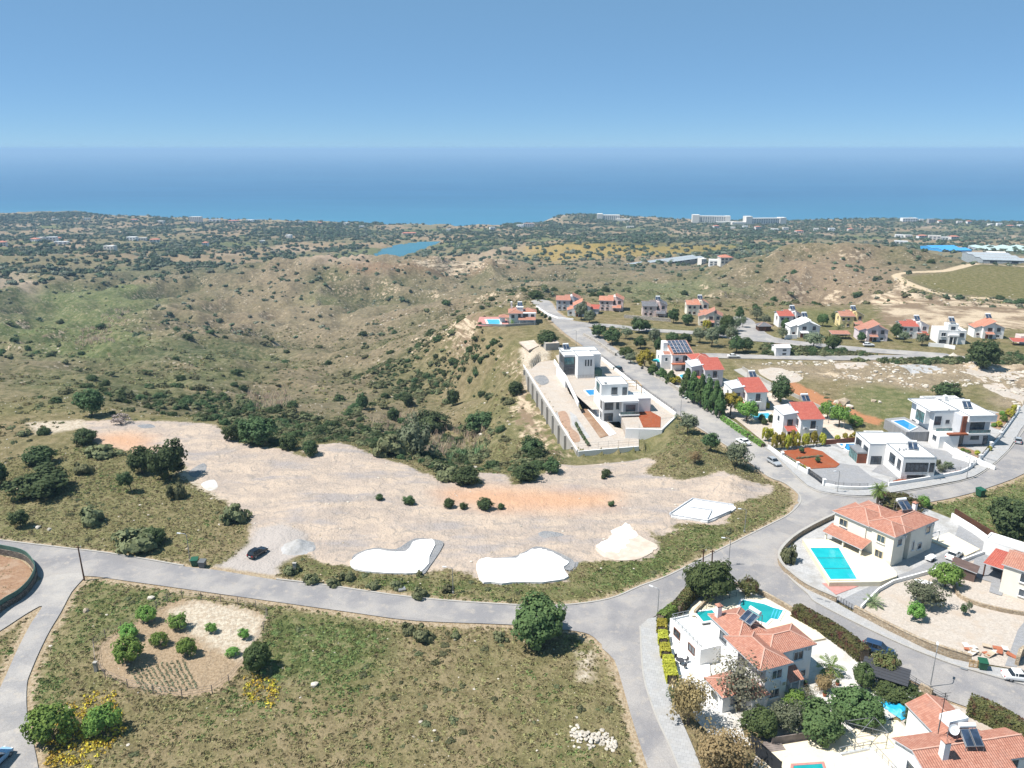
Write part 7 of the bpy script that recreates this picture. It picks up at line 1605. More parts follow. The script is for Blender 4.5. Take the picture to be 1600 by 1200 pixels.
ptree('dark', 207, 770, 24, 34, 'small leaning tree with bare trunk and shadow on the meadow', trunk=.35, lean=-.22, rot=0)
# low dark bushes on the cleared ground and shrubs along the verge
for u, v, w in [(593, 782, 13), (639, 788, 19), (702, 793, 19), (724, 795, 13), (757, 796, 24), (783, 796, 12), (947, 744, 15), (955, 791, 11), (943, 748, 9)]:
    ptree('dark', u, v, w, w * .75, 'small dark green bush growing on the gravel clearing', 'shrub', 'bushes on the gravel clearing', .02)
for u, v, w in [(485, 910, 26), (520, 915, 24), (583, 920, 22), (655, 932, 26), (655, 900, 14), (455, 896, 24), (545, 905, 22), (620, 918, 22), (700, 925, 20), (660, 1000, 34), (712, 997, 16), (780, 1000, 22), (640, 990, 24)]:
    ptree('scrub', u, v, w, w * .7, 'green bush on the road verge below the white slabs' if v < 940 else 'bush on the rough meadow below the road', 'shrub', 'bushes on the verge' if v < 940 else 'meadow bushes by the road', .02)
# orchard beyond the street
for u, v, w, hh in [(908, 500, 22, 26), (921, 505, 20, 20), (935, 528, 24, 22), (956, 538, 28, 26), (978, 530, 20, 18), (998, 520, 22, 24), (1010, 518, 16, 16), (1052, 505, 16, 24), (1074, 508, 20, 18), (1000, 545, 22, 20), (1022, 542, 22, 28), (1028, 552, 16, 24), (1050, 538, 24, 18), (1070, 540, 22, 20), (1093, 536, 22, 24), (1112, 542, 26, 30), (1125, 528, 18, 20), (1142, 535, 24, 26), (1150, 552, 26, 28), (1165, 550, 22, 22),
                    (978, 560, 24, 18), (985, 568, 20, 16), (1135, 522, 20, 30), (1150, 518, 16, 22), (1182, 500, 22, 18), (1195, 508, 20, 16), (1222, 530, 18, 18), (1226, 518, 14, 20), (1270, 545, 30, 26), (1300, 548, 26, 24), (1285, 510, 16, 20), (1312, 505, 30, 18), (1345, 535, 14, 16), (1400, 530, 18, 24), (1440, 540, 20, 20), (1412, 535, 14, 18), (1085, 565, 0, 0), (1155, 500, 14, 20), (1160, 512, 12, 20)]:
    if w: ptree(_rt.choice(['olive', 'dark', 'dark', 'olive', 'carob']), u, v, w, hh, 'rounded orchard tree growing between the street and the rows of holiday villas', 'tree', 'orchard trees beyond the street', .16)
# tall hedge trees and clipped conifers along the street villas
for u, v, w, hh in [(1072, 622, 26, 38), (1082, 630, 26, 42), (1094, 636, 26, 44), (1106, 642, 26, 46), (1117, 650, 26, 46), (1124, 654, 22, 40), (1034, 592, 24, 14), (1020, 585, 22, 14), (1048, 600, 24, 18)]:
    ptree('conifer', u, v, w, hh, 'tall dark green hedge tree along the street wall of the villas', 'tree', 'hedge trees along the street', .04)
ptree('yellow', 1141, 650, 34, 34, 'broad yellow-green tree at the end of the hedge trees'); ptree('bright', 1166, 660, 34, 34, 'green tree beside the raised pale blue pool')
for u, v, w, hh in [(1210, 703, 14, 26), (1221, 702, 13, 26), (1230, 703, 13, 26), (1238, 700, 13, 26), (1244, 701, 12, 24), (1258, 699, 12, 24), (1271, 698, 12, 24), (1284, 697, 12, 22), (1308, 690, 10, 10), (1320, 689, 9, 12), (1333, 688, 13, 12), (1195, 690, 12, 24), (1203, 688, 10, 20)]:
    ptree('yellow', u, v, w, hh, 'clipped yellow-green conifer beside the red soil bed', 'conifer', 'clipped yellow conifers', .02, name='conifer')
for u, v, w, hh, kd in [(1560, 668, 10, 10, 'yellow'), (1568, 660, 12, 12, 'bright'), (1577, 652, 14, 14, 'yellow'), (1586, 642, 12, 10, 'yellow'), (1566, 650, 10, 8, 'bright'), (1552, 668, 8, 8, 'bright'), (1527, 712, 10, 8, 'yellow'), (1517, 691, 6, 5, 'redleaf'), (1524, 691, 6, 5, 'redleaf'), (1533, 690, 6, 5, 'redleaf'), (1539, 690, 6, 5, 'redleaf'), (1504, 706, 8, 6, 'bright'), (1512, 709, 8, 6, 'bright'), (1545, 705, 9, 8, 'yellow')]:
    ptree(kd, u, v, w, hh, 'small clipped garden shrub beside the upper modern villa', 'shrub', 'garden shrubs of the upper modern villa', .02)
for u, v in [(1252, 709), (1277, 724)]: ptree('dark', u, v, 9, 10, 'young tree planted in the red soil bed', 'tree', 'young trees in red soil', .3)
for u, v, w in [(1470, 738, 14), (1480, 733, 16), (1464, 729, 12)]: ptree('olive', u, v, w, 12, 'loose shrub in the strip between the modern villas', 'shrub', 'shrubs between the modern villas', .05)
ptree('flower_p' if False else 'redleaf', 1188, 627, 20, 16, 'lilac flowering shrub in front of the second street villa', 'shrub', None, .05); ptree('yellow', 1180, 640, 18, 12, 'yellow-green bush under the lilac shrub', 'shrub', None, .02); ptree('yellow', 1196, 638, 14, 10, 'second yellow-green bush under the lilac shrub', 'shrub', None, .02)
for u, v, w in [(1205, 660, 12), (1194, 664, 10), (1214, 668, 12), (1190, 660, 12)]: ptree('dark', u, v, w, w * 1.1, 'garden bush beside the raised pale blue pool', 'shrub', 'bushes by the raised pool', .04)
# ---- clipped hedges
def hedge(label, line, h, w, mat, px=True, group=None, leaf=.13, dens=60, z=0.0, rough=.12):
    ln = Z(line) if px else line; c = ln[0]; g = np.random.default_rng(len(label) + int(abs(c[0]) * 7))
    root = thing('hedge', label, 'hedge', (c[0], c[1], z), 0, group)
    L = [np.array(p) - np.array(c) for p in smooth_line(ln, False, 4)]; Cs = []; Ns = []
    seg = [(a, b, np.linalg.norm(b - a)) for a, b in zip(L, L[1:])]
    for a, b, d in seg:
        if d < 1e-6: continue
        t = (b - a) / d; s = np.array([-t[1], t[0]]); per = 2 * h + w; n = int(d * per * dens)
        q = g.uniform(0, per, n); along = g.uniform(0, 1, n); bul = rough * np.sin(along * d * 1.9 + q) + g.normal(size=n) * rough * .5
        side = np.where(q < h, -1, np.where(q < h + w, 0, 1)); zz = np.where(side == -1, q, np.where(side == 0, h, per - q)); off = np.where(side == -1, -w / 2 - bul, np.where(side == 0, q - h - w / 2, w / 2 + bul)); zz = zz + np.where(side == 0, bul, 0)
        ex = off * (1 - .12 * (zz / h) ** 3)
        Cs.append(np.stack([a[0] + (b - a)[0] * along + s[0] * ex, a[1] + (b - a)[1] * along + s[1] * ex, zz], -1)); Ns.append(np.stack([s[0] * side, s[1] * side, (side == 0) * 1.0 + .25], -1))
    C = np.concatenate(Cs); N = np.concatenate(Ns) + g.normal(size=C.shape) * .45; N /= np.linalg.norm(N, axis=1, keepdims=True)
    U, V = leaf_axes(N, leaf, g); cl = fbm(C[:, 0] * .8, C[:, 1] * .8 + C[:, 2], 2) * .9 + .5
    link('foliage', quads_mesh('foliage', C, U, V, np.clip(cl + g.uniform(-.3, .3, len(C)), 0, 1), M[mat]), root)
    mb = MB(); mb.strip([tuple(p) for p in L], -w * .36, w * .36, -.1, h * .86); mb.build('twigs', 'bark', root)
    return root
hedge('long red-tipped hedge along the lane below the pool of the white villa', [(1242, 962), (1265, 975), (1295, 992), (1322, 1010), (1350, 1033)], 2.1, 2.0, 'leaf_hedge_red')
hedge('red-tipped hedge along the lane behind the big terracotta roof', [(1512, 1112), (1545, 1126), (1580, 1146), (1620, 1172)], 2.4, 2.2, 'leaf_hedge_red')
hedge('dark red-leaved hedge between the road bend and the pool terrace', [(1056, 962), (1066, 948), (1078, 934), (1092, 926)], 2.0, 1.8, 'leaf_hedge_red')
hedge('bright green clipped hedge at the road corner', [(1031, 975), (1040, 968), (1054, 957)], 1.7, 1.6, 'leaf_bright')
for k, ln in enumerate([[(1033, 992), (1034, 979)], [(1036, 1011), (1035, 997)], [(1040, 1031), (1038, 1017)]]): hedge('square clipped yellow hedge block beside the corner pavement', ln, 1.5, 1.5, 'leaf_yellow', group='yellow hedge blocks', rough=.06, dens=90)
hedge('longest clipped yellow hedge block beside the corner pavement', [(1050, 1070), (1046, 1052), (1043, 1037)], 1.6, 1.6, 'leaf_yellow', rough=.07, dens=90)
hedge('low clipped green hedge along the street wall below the pool villa', [(1128, 655), (1150, 671), (1170, 684)], 1.2, 1.1, 'leaf_bright', leaf=.16, dens=30); hedge('short low green hedge beside the street gate of the pool villa', [(1172, 686), (1185, 694), (1192, 699)], 1.1, 1.0, 'leaf_bright', leaf=.16, dens=30)
hedge('low yellow-green planting along the red soil beds', [(1214, 708), (1240, 724), (1264, 736)], .6, .7, 'leaf_yellow', leaf=.14, dens=30); hedge('low planting dividing the red soil bed in two', [(1244, 718), (1262, 716), (1285, 714)], .45, .4, 'leaf_olive', leaf=.12, dens=30)
hedge('dark clipped hedge row on the building plot garden path', [(900, 650), (910, 668), (921, 684)], .7, .5, 'leaf_dark', leaf=.16, dens=24, z=LOW)
# ---- palms
def palm(label, p, h, fr, n, mat='leaf_palm', fan=False, name='palm_tree', cat='palm', trunk_r=.28, seed=3, wf=.17):
    g = np.random.default_rng(seed); t = thing(name, label, cat, p, 0)
    mb = MB(); mb.tube([(0, 0, -.2), (.05, 0, h * .5), (0, .05, h)], trunk_r * 1.15, trunk_r * .8, 9); mb.build('trunk', 'palm_trunk', t)
    C = []; U = []; V = []
    for k in range(n):
        a = k * 2.399 + g.uniform(-.2, .2); el = 1.35 - 2.1 * (k / n) + g.uniform(-.12, .12); L = fr * g.uniform(.8, 1.1); pos = np.array([0, 0, h]); d = np.array([math.cos(a) * math.cos(el), math.sin(a) * math.cos(el), math.sin(el)]); steps = 9
        for s in range(steps):
            side = np.cross(d, [0, 0, 1]); side /= np.linalg.norm(side) + 1e-9; up = np.cross(side, d)
            pos = pos + d * L / steps; wd = L * (.22 if fan else wf) * (math.sin(math.pi * min(1, (s + 1.2) / steps)) if not fan else (.2 + 1.0 * (s / steps > .45)))
            for q in (-1, 1):
                v = (side * q * .9 + d * .55 - up * .25); v /= np.linalg.norm(v)
                C.append(pos + v * wd * .5); U.append(d * L / steps * .34); V.append(v * wd * .5)
            d = d + np.array([0, 0, -.16 if not fan else -.09]); d /= np.linalg.norm(d)
    C, U, V = map(np.array, (C, U, V)); link('fronds', quads_mesh('fronds', C, U, V, g.uniform(0, 1, len(C)), M[mat]), t)
    return t
x, y, z = gp(1369, 798); palm('tall fan palm standing behind the cream villa at the street corner', (x, y, z), 4.6, 2.3, 60, 'leaf_bright', fan=False, trunk_r=.33)
x, y, z = gp(1364, 947); palm('squat feathery palm beside the driveway gate in the gravel garden', (x, y, z), .5, 2.3, 34, 'leaf_palm', trunk_r=.3, seed=5)
x, y, z = gp(1297, 1054); palm('broad-leaved banana plant on the white gravel beside the villa', (x, y, z), 1.3, 2.5, 18, 'leaf_bright', False, 'banana_plant', 'plant', .2, 8, .30)
x, y, z = gp(1310, 524); palm('grey-green palm in front of the yellow villa', (x, y, z), 2.4, 3.6, 40, 'leaf_palm', trunk_r=.3, seed=9)
x, y, z = gp(800, 507); palm('small palm beside the red-roofed cliff-top villa', (x, y, z), 1.2, 1.6, 20, 'leaf_bright', trunk_r=.2, seed=12)
for i, (u, v) in enumerate([(842, 494), (847, 497), (852, 500), (859, 504), (839, 490)]):
    ptree('dark', u, v, 6, 9, 'small round street tree beside the red-roofed cliff-top villa', 'tree', 'street trees by the cliff-top villa', .3)

# ------------------------------------------------------------------ scatters
def scatter(name, pts, meshes, smin, smax, label=None, power=1.6, seed=1, zs=(.8, 1.15), sink=.0):
    """one object of many small plants or stones: a point cloud with instances"""
    g = np.random.default_rng(seed); n = len(pts)
    sc = smin + (smax - smin) * g.uniform(0, 1, n) ** power
    P = pts.copy(); P[:, 2] -= sink * sc; kd = np.arange(n) % len(meshes)
    pm = bpy.data.meshes.new(name + '_points'); pm.vertices.add(n); pm.vertices.foreach_set('co', P.astype(np.float32).ravel())
    r = np.stack([np.zeros(n), np.zeros(n), g.uniform(0, 6.28, n)], -1); S3 = np.stack([sc * g.uniform(.85, 1.2, n), sc * g.uniform(.85, 1.2, n), sc * g.uniform(*zs, n)], -1)
    for an, arr in (('rot', r), ('scl', S3)):
        a = pm.attributes.new(an, 'FLOAT_VECTOR', 'POINT'); a.data.foreach_set('vector', arr.astype(np.float32).ravel())
    a = pm.attributes.new('kd', 'INT', 'POINT'); a.data.foreach_set('value', kd.astype(np.int32))
    ng = bpy.data.node_groups.new(name, 'GeometryNodeTree'); ng.interface.new_socket('Geometry', in_out='INPUT', socket_type='NodeSocketGeometry'); ng.interface.new_socket('Geometry', in_out='OUTPUT', socket_type='NodeSocketGeometry')
    N = ng.nodes; lk = ng.links.new; gi, go, jn = N.new('NodeGroupInput'), N.new('NodeGroupOutput'), N.new('GeometryNodeJoinGeometry')
    ra, sa, ka = [N.new('GeometryNodeInputNamedAttribute') for _ in range(3)]
    for nd, an, dt in ((ra, 'rot', 'FLOAT_VECTOR'), (sa, 'scl', 'FLOAT_VECTOR'), (ka, 'kd', 'INT')): nd.data_type = dt; nd.inputs[0].default_value = an
    for k, me in enumerate(meshes):
        pr = bpy.data.objects.new(name + '_piece', me); ip, oi, cp = N.new('GeometryNodeInstanceOnPoints'), N.new('GeometryNodeObjectInfo'), N.new('FunctionNodeCompare')
        oi.inputs[0].default_value = pr; cp.data_type = 'INT'; cp.operation = 'EQUAL'; cp.inputs[3].default_value = k
        lk([o for o in ka.outputs if o.enabled][0], cp.inputs[2]); lk(cp.outputs[0], ip.inputs['Selection']); lk(gi.outputs[0], ip.inputs['Points']); lk(oi.outputs['Geometry'], ip.inputs['Instance'])
        lk([o for o in ra.outputs if o.enabled][0], ip.inputs['Rotation']); lk([o for o in sa.outputs if o.enabled][0], ip.inputs['Scale']); lk(ip.outputs[0], jn.inputs[0])
    lk(jn.outputs[0], go.inputs[0])
    o = link(name, pm, kind='stuff'); m = o.modifiers.new('scatter', 'NODES'); m.node_group = ng
    if label: tag(o, label, name.replace('_', ' ').split()[-1])
def rand_fan(n, r0, r1, seed, half=44):
    g = np.random.default_rng(seed); r = np.sqrt(g.uniform(r0 * r0, r1 * r1, n)); th = g.uniform(R(-half), R(half), n)
    return np.sin(th) * r, np.cos(th) * r
ALLROADS = [smooth_line(q, True, 2) for q in list(RW.values()) + list(FW.values())]
def free_mask(x, y, road=1.0, yard=.5, clear=.8, garden=None):
    m = np.ones(x.shape, bool)
    for q in ALLROADS: m &= sdf(q, x, y, 4.0) < -road
    for q in list(YW.values()) + list(PW.values()): m &= sdf(q, x, y, 4.0) < -yard
    m &= sdf(CLEAR, x, y, 4.0) < -clear
    m &= sdf(Z(PLOT_LOW_PX, -2.5), x, y, 4.0) < -.5
    if garden is not None: m &= sdf(GARDEN, x, y, 4.0) < -garden
    return m
def tuft_mesh(name, mat, seed, n=16, leaf=.22, hgt=.5, spread=.5):
    g = np.random.default_rng(seed); a = g.uniform(0, 6.28, n); r = np.sqrt(g.uniform(0, 1, n)) * spread
    C = np.stack([np.cos(a) * r, np.sin(a) * r, hgt * (1 - (r / spread) ** 2 * .6) * g.uniform(.3, .8, n)], -1); N = np.stack([np.cos(a) * .6, np.sin(a) * .6, g.uniform(.2, 1, n)], -1) + g.normal(size=(n, 3)) * .3; N /= np.linalg.norm(N, axis=1, keepdims=True)
    U, V = leaf_axes(N, leaf, g); return quads_mesh(name, C, U, V, g.uniform(0, 1, n), M[mat])
def on_ground(x, y): return np.stack([x, y, zat(x, y)], -1)
# meadow: dry grass and low scrub cushions
x, y = rand_fan(190000, 60, 215, 21); m = free_mask(x, y, .8, .3, .3, -.5); x, y = x[m], y[m]
d_ = fbm(x / 7, y / 7, 4) + .5 * fbm(x / 1.8, y / 1.8, 2); g_ = np.random.default_rng(8)
keep = g_.uniform(-.9, .5, len(x)) < d_; x, y = x[keep], y[keep]
gz_ = fbm(x / 16 + 4, y / 16, 3) + .35 * g_.normal(size=len(x)) * .5
for q in (Z([(420, 960), (520, 965), (600, 980), (600, 1040), (520, 1065), (430, 1060), (400, 1020)]), Z([(120, 930), (170, 905), (260, 925), (280, 940), (200, 985), (140, 1010), (70, 1060), (60, 1120), (95, 1000)]), Z([(440, 900), (890, 915), (935, 880), (1040, 845), (1130, 822), (1235, 798), (1120, 850), (1040, 895), (960, 928), (880, 940), (650, 928)]), Z([(1460, 790), (1600, 760), (1680, 750), (1680, 850), (1560, 850)])):
    gz_ = gz_ + .6 * sstep(-4, 3, sdf(q, x, y, 12))
isg = gz_ > .42
P_ = on_ground(x, y)
scatter('meadow_grass', P_[~isg], [tuft_mesh('tuft', 'grass_tuft', s, 14, .15, .24, .5) for s in (1, 2)], .25, .85, seed=2)
scatter('green_grass', P_[isg], [tuft_mesh('tuft', 'grass_green', s, 14, .16, .28, .5) for s in (3, 4)], .25, .95, seed=3)
x, y = rand_fan(2600, 60, 250, 23); m = free_mask(x, y, 1.2, .6, 1.0, .5) & (fbm(x / 20, y / 20, 3) > .0); P_ = on_ground(x[m], y[m])
scatter('low_scrub', P_, [CR['lowscrub', 0], CR['lowscrub', 1]], .25, .8, seed=4, power=2.0)
# lush weeds beside the fig garden
x, y = rand_fan(30000, 80, 125, 24); k = sdf(Z([(428, 950), (448, 968), (425, 1005), (470, 990), (520, 968), (600, 985), (590, 1015), (520, 1045), (440, 1062), (405, 1045), (402, 1015)]), x, y, 8); m = (k + 2.2 * fbm(x / 3, y / 3, 3) > 0); P_ = on_ground(x[m][::3], y[m][::3])
scatter('lush_weeds', P_, [CR['weed', 0], CR['weed', 1]], .2, .62, seed=7)
# yellow flowers by the lane
x, y = rand_fan(26000, 70, 130, 25); k = np.maximum(sdf(Z([(95, 1110), (170, 1085), (180, 1150), (140, 1190), (80, 1185)]), x, y, 8), sdf(Z([(395, 1060), (430, 1070), (420, 1100), (390, 1090)]), x, y, 8)); m = (k > -1) & free_mask(x, y)
scatter('yellow_flowers', on_ground(x[m], y[m]), [tuft_mesh('tuft', 'flower_yellow', 9, 10, .13, .8, .45)], .5, 1.2, seed=6)
# wild shrubs of the hills: the nearest three hundred are single shrubs, the rest one mass
g_ = np.random.default_rng(31)
x, y = rand_fan(34000, 175, 1150, 27); pl = sdf(PLATEAU, x, y, 60); m = (pl < -4) & (sdf(LAKE, x, y, 30) < -8) & (sdf(FIELD, x, y, 20) < -3)
x, y = x[m], y[m]; r_ = np.hypot(x, y)
den = .42 * sstep(-.1, .5, fbm(x / 95 + 2, y / 95, 4) + .35 * fbm(x / 25, y / 25, 3)) + .10 + .45 * sstep(.4, -.35, ridge(x, y) + .35 * fbm(x / 28, y / 28, 3))
rav = np.max([sstep(-14, 14, sdf(ZP(q), x, y, 30)) for q in ([(430, 665), (560, 690), (690, 740), (800, 745), (770, 640), (640, 660), (560, 640)], [(250, 600), (420, 640), (560, 672), (520, 690), (350, 655), (200, 622)], [(560, 600), (700, 560), (760, 520), (800, 560), (790, 640), (700, 600), (600, 625)], [(560, 575), (690, 520), (720, 510), (640, 570)], [(150, 600), (330, 600), (420, 640), (300, 640)])], axis=0)
grn = np.max([sstep(-10, 20, sdf(ZP(q), x, y, 40)) for q in ([(0, 530), (200, 570), (330, 575), (250, 530), (200, 500), (240, 455), (0, 455)], [(960, 468), (1100, 466), (1170, 455), (1100, 435), (1000, 440)])], axis=0)
den = np.clip(den + .75 * rav - .36 * grn, .02, 1) 
keep = g_.uniform(0, 1, len(x)) < den * .8; x, y = x[keep], y[keep]; r_ = np.hypot(x, y)
size = (.9 + 1.7 * g_.uniform(0, 1, len(x)) ** 2.2) * np.where(r_ > 500, 1.4, 1.0)
vis = np.abs(x / y) < .72
show = np.where(vis, size / r_, 0); order = np.argsort(-show); P_ = on_ground(x, y)
HS = [CR[k, i] for k in ('dark', 'scrub') for i in range(3)]; TS = bpy.data.meshes.new('stem'); tb = MB(); tb.tube([(0, 0, -.6), (0, 0, .4)], .12, .06, 5); TS = tb.mesh('stem', 'bark')
for n_, i in enumerate(order[:300]):
    t_ = thing('wild_shrub', 'dark green wild shrub growing on the ravine and valley slopes', 'shrub', (P_[i, 0], P_[i, 1], P_[i, 2] + size[i] * .25), g_.uniform(0, 6.28), 'wild shrubs on the slopes')
    s = size[i]; c = link('crown', HS[n_ % 6], t_); c.scale = (s, s * g_.uniform(.8, 1.1), s * g_.uniform(.75, 1.0)); k_ = link('stem', TS, t_); k_.scale = (s, s, s)
rest = order[300:]
for lo, hi, ms, nm in ((0, 520, [CR['scrub', 0], CR['dark', 1], CR['scrub', 2]], 'hillside_scrub'), (520, 2000, [CR['far', 0], CR['far', 1], CR['fargrey', 2]], 'far_hillside_scrub')):
    sel = rest[(r_[rest] >= lo) & (r_[rest] < hi)]
    for k in range(1): scatter(nm, np.column_stack([P_[sel, :2], P_[sel, 2] + .3]), ms, .7, 2.9, seed=40 + lo, power=1.8)
# thickets: dense dark maquis in the ravine and below the clearing, and the scrub strip between the two far streets
x, y = rand_fan(42000, 170, 460, 28); TH_ = [[(330, 668), (420, 690), (470, 706), (520, 690), (620, 715), (690, 742), (745, 757), (700, 720), (640, 690), (560, 668), (440, 640), (330, 618), (160, 612), (200, 630), (300, 645)], [(620, 600), (690, 555), (740, 525), (770, 545), (740, 580), (690, 610), (640, 630)], [(560, 590), (640, 560), (690, 525), (660, 560), (600, 600)], [(790, 745), (830, 745), (850, 725), (820, 715), (795, 730)]]
kk_ = np.max([sdf(ZP(q), x, y, 30) for q in TH_], axis=0); m = (kk_ + 6 * fbm(x / 9, y / 9, 3) > -2) & (sdf(CLEAR, x, y, 6) < -1) & (g_.uniform(0, 1, len(x)) < .75); P2 = on_ground(x[m], y[m]); P2[:, 2] += .2
scatter('ravine_thicket', P2, [CR['scrub', 0], CR['scrub', 1], CR['dark', 2]], .5, 1.9, seed=44, power=2.0)
x, y = rand_fan(42000, 230, 330, 30); k_ = sdf(Z([(1195, 541), (1300, 549), (1420, 559), (1600, 556), (1660, 560), (1660, 569), (1500, 566), (1400, 567), (1200, 555)]), x, y, 12); m = (k_ > -1) & free_mask(x, y, .5, .5); P2 = on_ground(x[m], y[m]); scatter('street_scrub', P2, [CR['scrub', 1], CR['scrub', 2], CR['dark', 0]], .8, 2.1, seed=45)
# fine low cover between them
x, y = rand_fan(52000, 175, 620, 29); pl = sdf(PLATEAU, x, y, 60); m = (pl < -2) & (sdf(FIELD, x, y, 20) < -2); x, y = x[m], y[m]
m = g_.uniform(-.25, .6, len(x)) < fbm(x / 30, y / 30, 4) + .25 * fbm(x / 8, y / 8, 2); x, y = x[m], y[m]
scatter('slope_grass', on_ground(x, y), [tuft_mesh('tuft', 'leaf_scrub', 5, 10, .30, .5, .6), tuft_mesh('tuft', 'grass_tuft', 6, 10, .30, .5, .6)], .5, 1.6, seed=5)
# wooded country towards the coast
x, y = rand_fan(72000, 900, 3050, 33, 42); m = (sdf(COAST, x, y, 200) > 40) & (sdf(LAKE, x, y, 60) < -14); x, y = x[m], y[m]; r_ = np.hypot(x, y)
f_ = fbm(x / 420 - 3, y / 420 + 5, 3) + .5 * fbm(x / 110, y / 110, 3); yl = sdf(ZP([(815, 388), (870, 380), (960, 379), (1060, 381), (1150, 386), (1120, 393), (1040, 399), (960, 403), (880, 408), (840, 402)]), x, y, 60)
p_ = sstep(-.5, .35, f_) * sstep(850, 1250, r_) + .15; fk2 = field_kind(x, y); p_ = p_ * np.where(fk2 < .42, .35, np.where(fk2 < .68, .55, 1.15)); p_ = np.where(yl > -10, .22, p_)
keep = g_.uniform(0, 1, len(x)) < p_; x, y = x[keep], y[keep]
scatter('distant_trees', np.column_stack([x, y, zat(x, y) + 1.2]), [CR['far', 0], CR['far', 1], CR['fargrey', 0], CR['far', 2]], 2.0, 5.2, seed=50, power=1.3)
# the limestone blocks of the hills
def rock_mesh(name, seed, mat):
    bm = bmesh.new(); bmesh.ops.create_icosphere(bm, subdivisions=1, radius=1.0); g = random.Random(seed)
    for v in bm.verts: v.co *= g.uniform(.65, 1.15); v.co.z *= .7
    me = bpy.data.meshes.new(name); bm.to_mesh(me); bm.free(); me.materials.append(M[mat]); return me
RK = [rock_mesh('stone', s, 'rock_white') for s in range(3)] + [rock_mesh('stone', 7, 'rock_tan')]
x, y = rand_fan(30000, 180, 1000, 35); pl = sdf(PLATEAU, x, y, 60); m = (pl < -3); x, y = x[m], y[m]
hz1 = sstep(-30, 30, sdf(ZP([(420, 412), (830, 410), (880, 440), (760, 490), (600, 475), (480, 455), (330, 480), (380, 440)]), x, y, 60)); hz2 = sstep(-15, 10, sdf(ZP([(735, 490), (770, 500), (815, 570), (885, 712), (830, 740), (780, 640), (720, 560), (690, 520)]), x, y, 40)); hz3 = sstep(-15, 15, sdf(ZP([(1345, 475), (1410, 437), (1640, 478), (1640, 515), (1380, 510)]), x, y, 40)); hz4 = sstep(-15, 15, sdf(ZP([(1200, 480), (1215, 398), (1370, 398), (1400, 440), (1330, 480)]), x, y, 40))
p_ = .06 + .55 * hz1 + .7 * hz2 + .8 * hz3 + .35 * hz4; keep = g_.uniform(0, 1, len(x)) < p_ * sstep(-.35, .3, fbm(x / 30, y / 30, 3)); x, y = x[keep], y[keep]
scatter('hill_stones', on_ground(x, y), RK, .2, 1.05, seed=60, power=3.0)
x, y = rand_fan(9000, 60, 300, 37); m = free_mask(x, y, .5, .5, -300, None) | (sdf(CLEAR, x, y, 4) > .5); m &= free_mask(x, y, .5, .3, -300, None) ; x, y = x[m], y[m]; k = (fbm(x / 12, y / 12, 3) > .02) | (sdf(DIRT[0], x, y, 10) > 0); x, y = x[k], y[k]
scatter('loose_stones', on_ground(x, y), RK, .06, .36, seed=61, power=4.0)
x, y = rand_fan(60000, 180, 360, 38); m = (np.max([sdf(q, x, y, 10) for q in DIRT], axis=0) > -1) & free_mask(x, y, .5, .3) & (fbm(x / 11, y / 9, 3) > .05); x, y = x[m], y[m]
scatter('field_stones', on_ground(x, y), RK, .12, 1.0, seed=62, power=3.0)
# reeds in the ravine and along the valley stream
x, y = rand_fan(60000, 190, 760, 39); k = np.max([sdf(ZP(q), x, y, 20) for q in ([(670, 690), (700, 672), (745, 680), (752, 705), (720, 722), (680, 715)], [(590, 660), (640, 650), (690, 655), (670, 670), (610, 672)], [(400, 622), (440, 615), (450, 635), (415, 640)])], axis=0); m = (k > -3) & (fbm(x / 6, y / 6, 2) > -.35); x1, y1 = x[m], y[m]
def reed_mesh(mat, seed):
    g = np.random.default_rng(seed); n = 12; C = np.stack([g.normal(size=n) * .5, g.normal(size=n) * .5, g.uniform(.7, 1.2, n)], -1); U = np.stack([g.normal(size=n) * .05, g.normal(size=n) * .05, np.zeros(n)], -1); V = np.stack([g.normal(size=n) * .25, g.normal(size=n) * .25, g.uniform(.7, 1.2, n)], -1)
    return quads_mesh('reed', C, U, V, g.uniform(0, 1, n), M[mat])
k2 = sdf(ZP([(690, 715), (752, 700), (756, 725), (715, 728)]), x1, y1, 20) > -2
scatter('dry_reeds', on_ground(x1[~k2], y1[~k2]), [reed_mesh('reed_dry', 1)], .8, 1.5, seed=70); 
if k2.any(): scatter('green_reeds', on_ground(x1[k2], y1[k2]), [reed_mesh('reed_green', 2)], .8, 1.4, seed=71)
k = np.max([sdf(ZP(q), x, y, 20) for q in ([(135, 525), (180, 490), (195, 485), (190, 500), (165, 520), (170, 535), (130, 540)], [(225, 465), (260, 450), (272, 455), (250, 468)])], axis=0); m = k > -4
if m.any(): scatter('stream_reeds', on_ground(x[m], y[m]), [reed_mesh('reed_dry', 3)], .6, 1.2, seed=72)
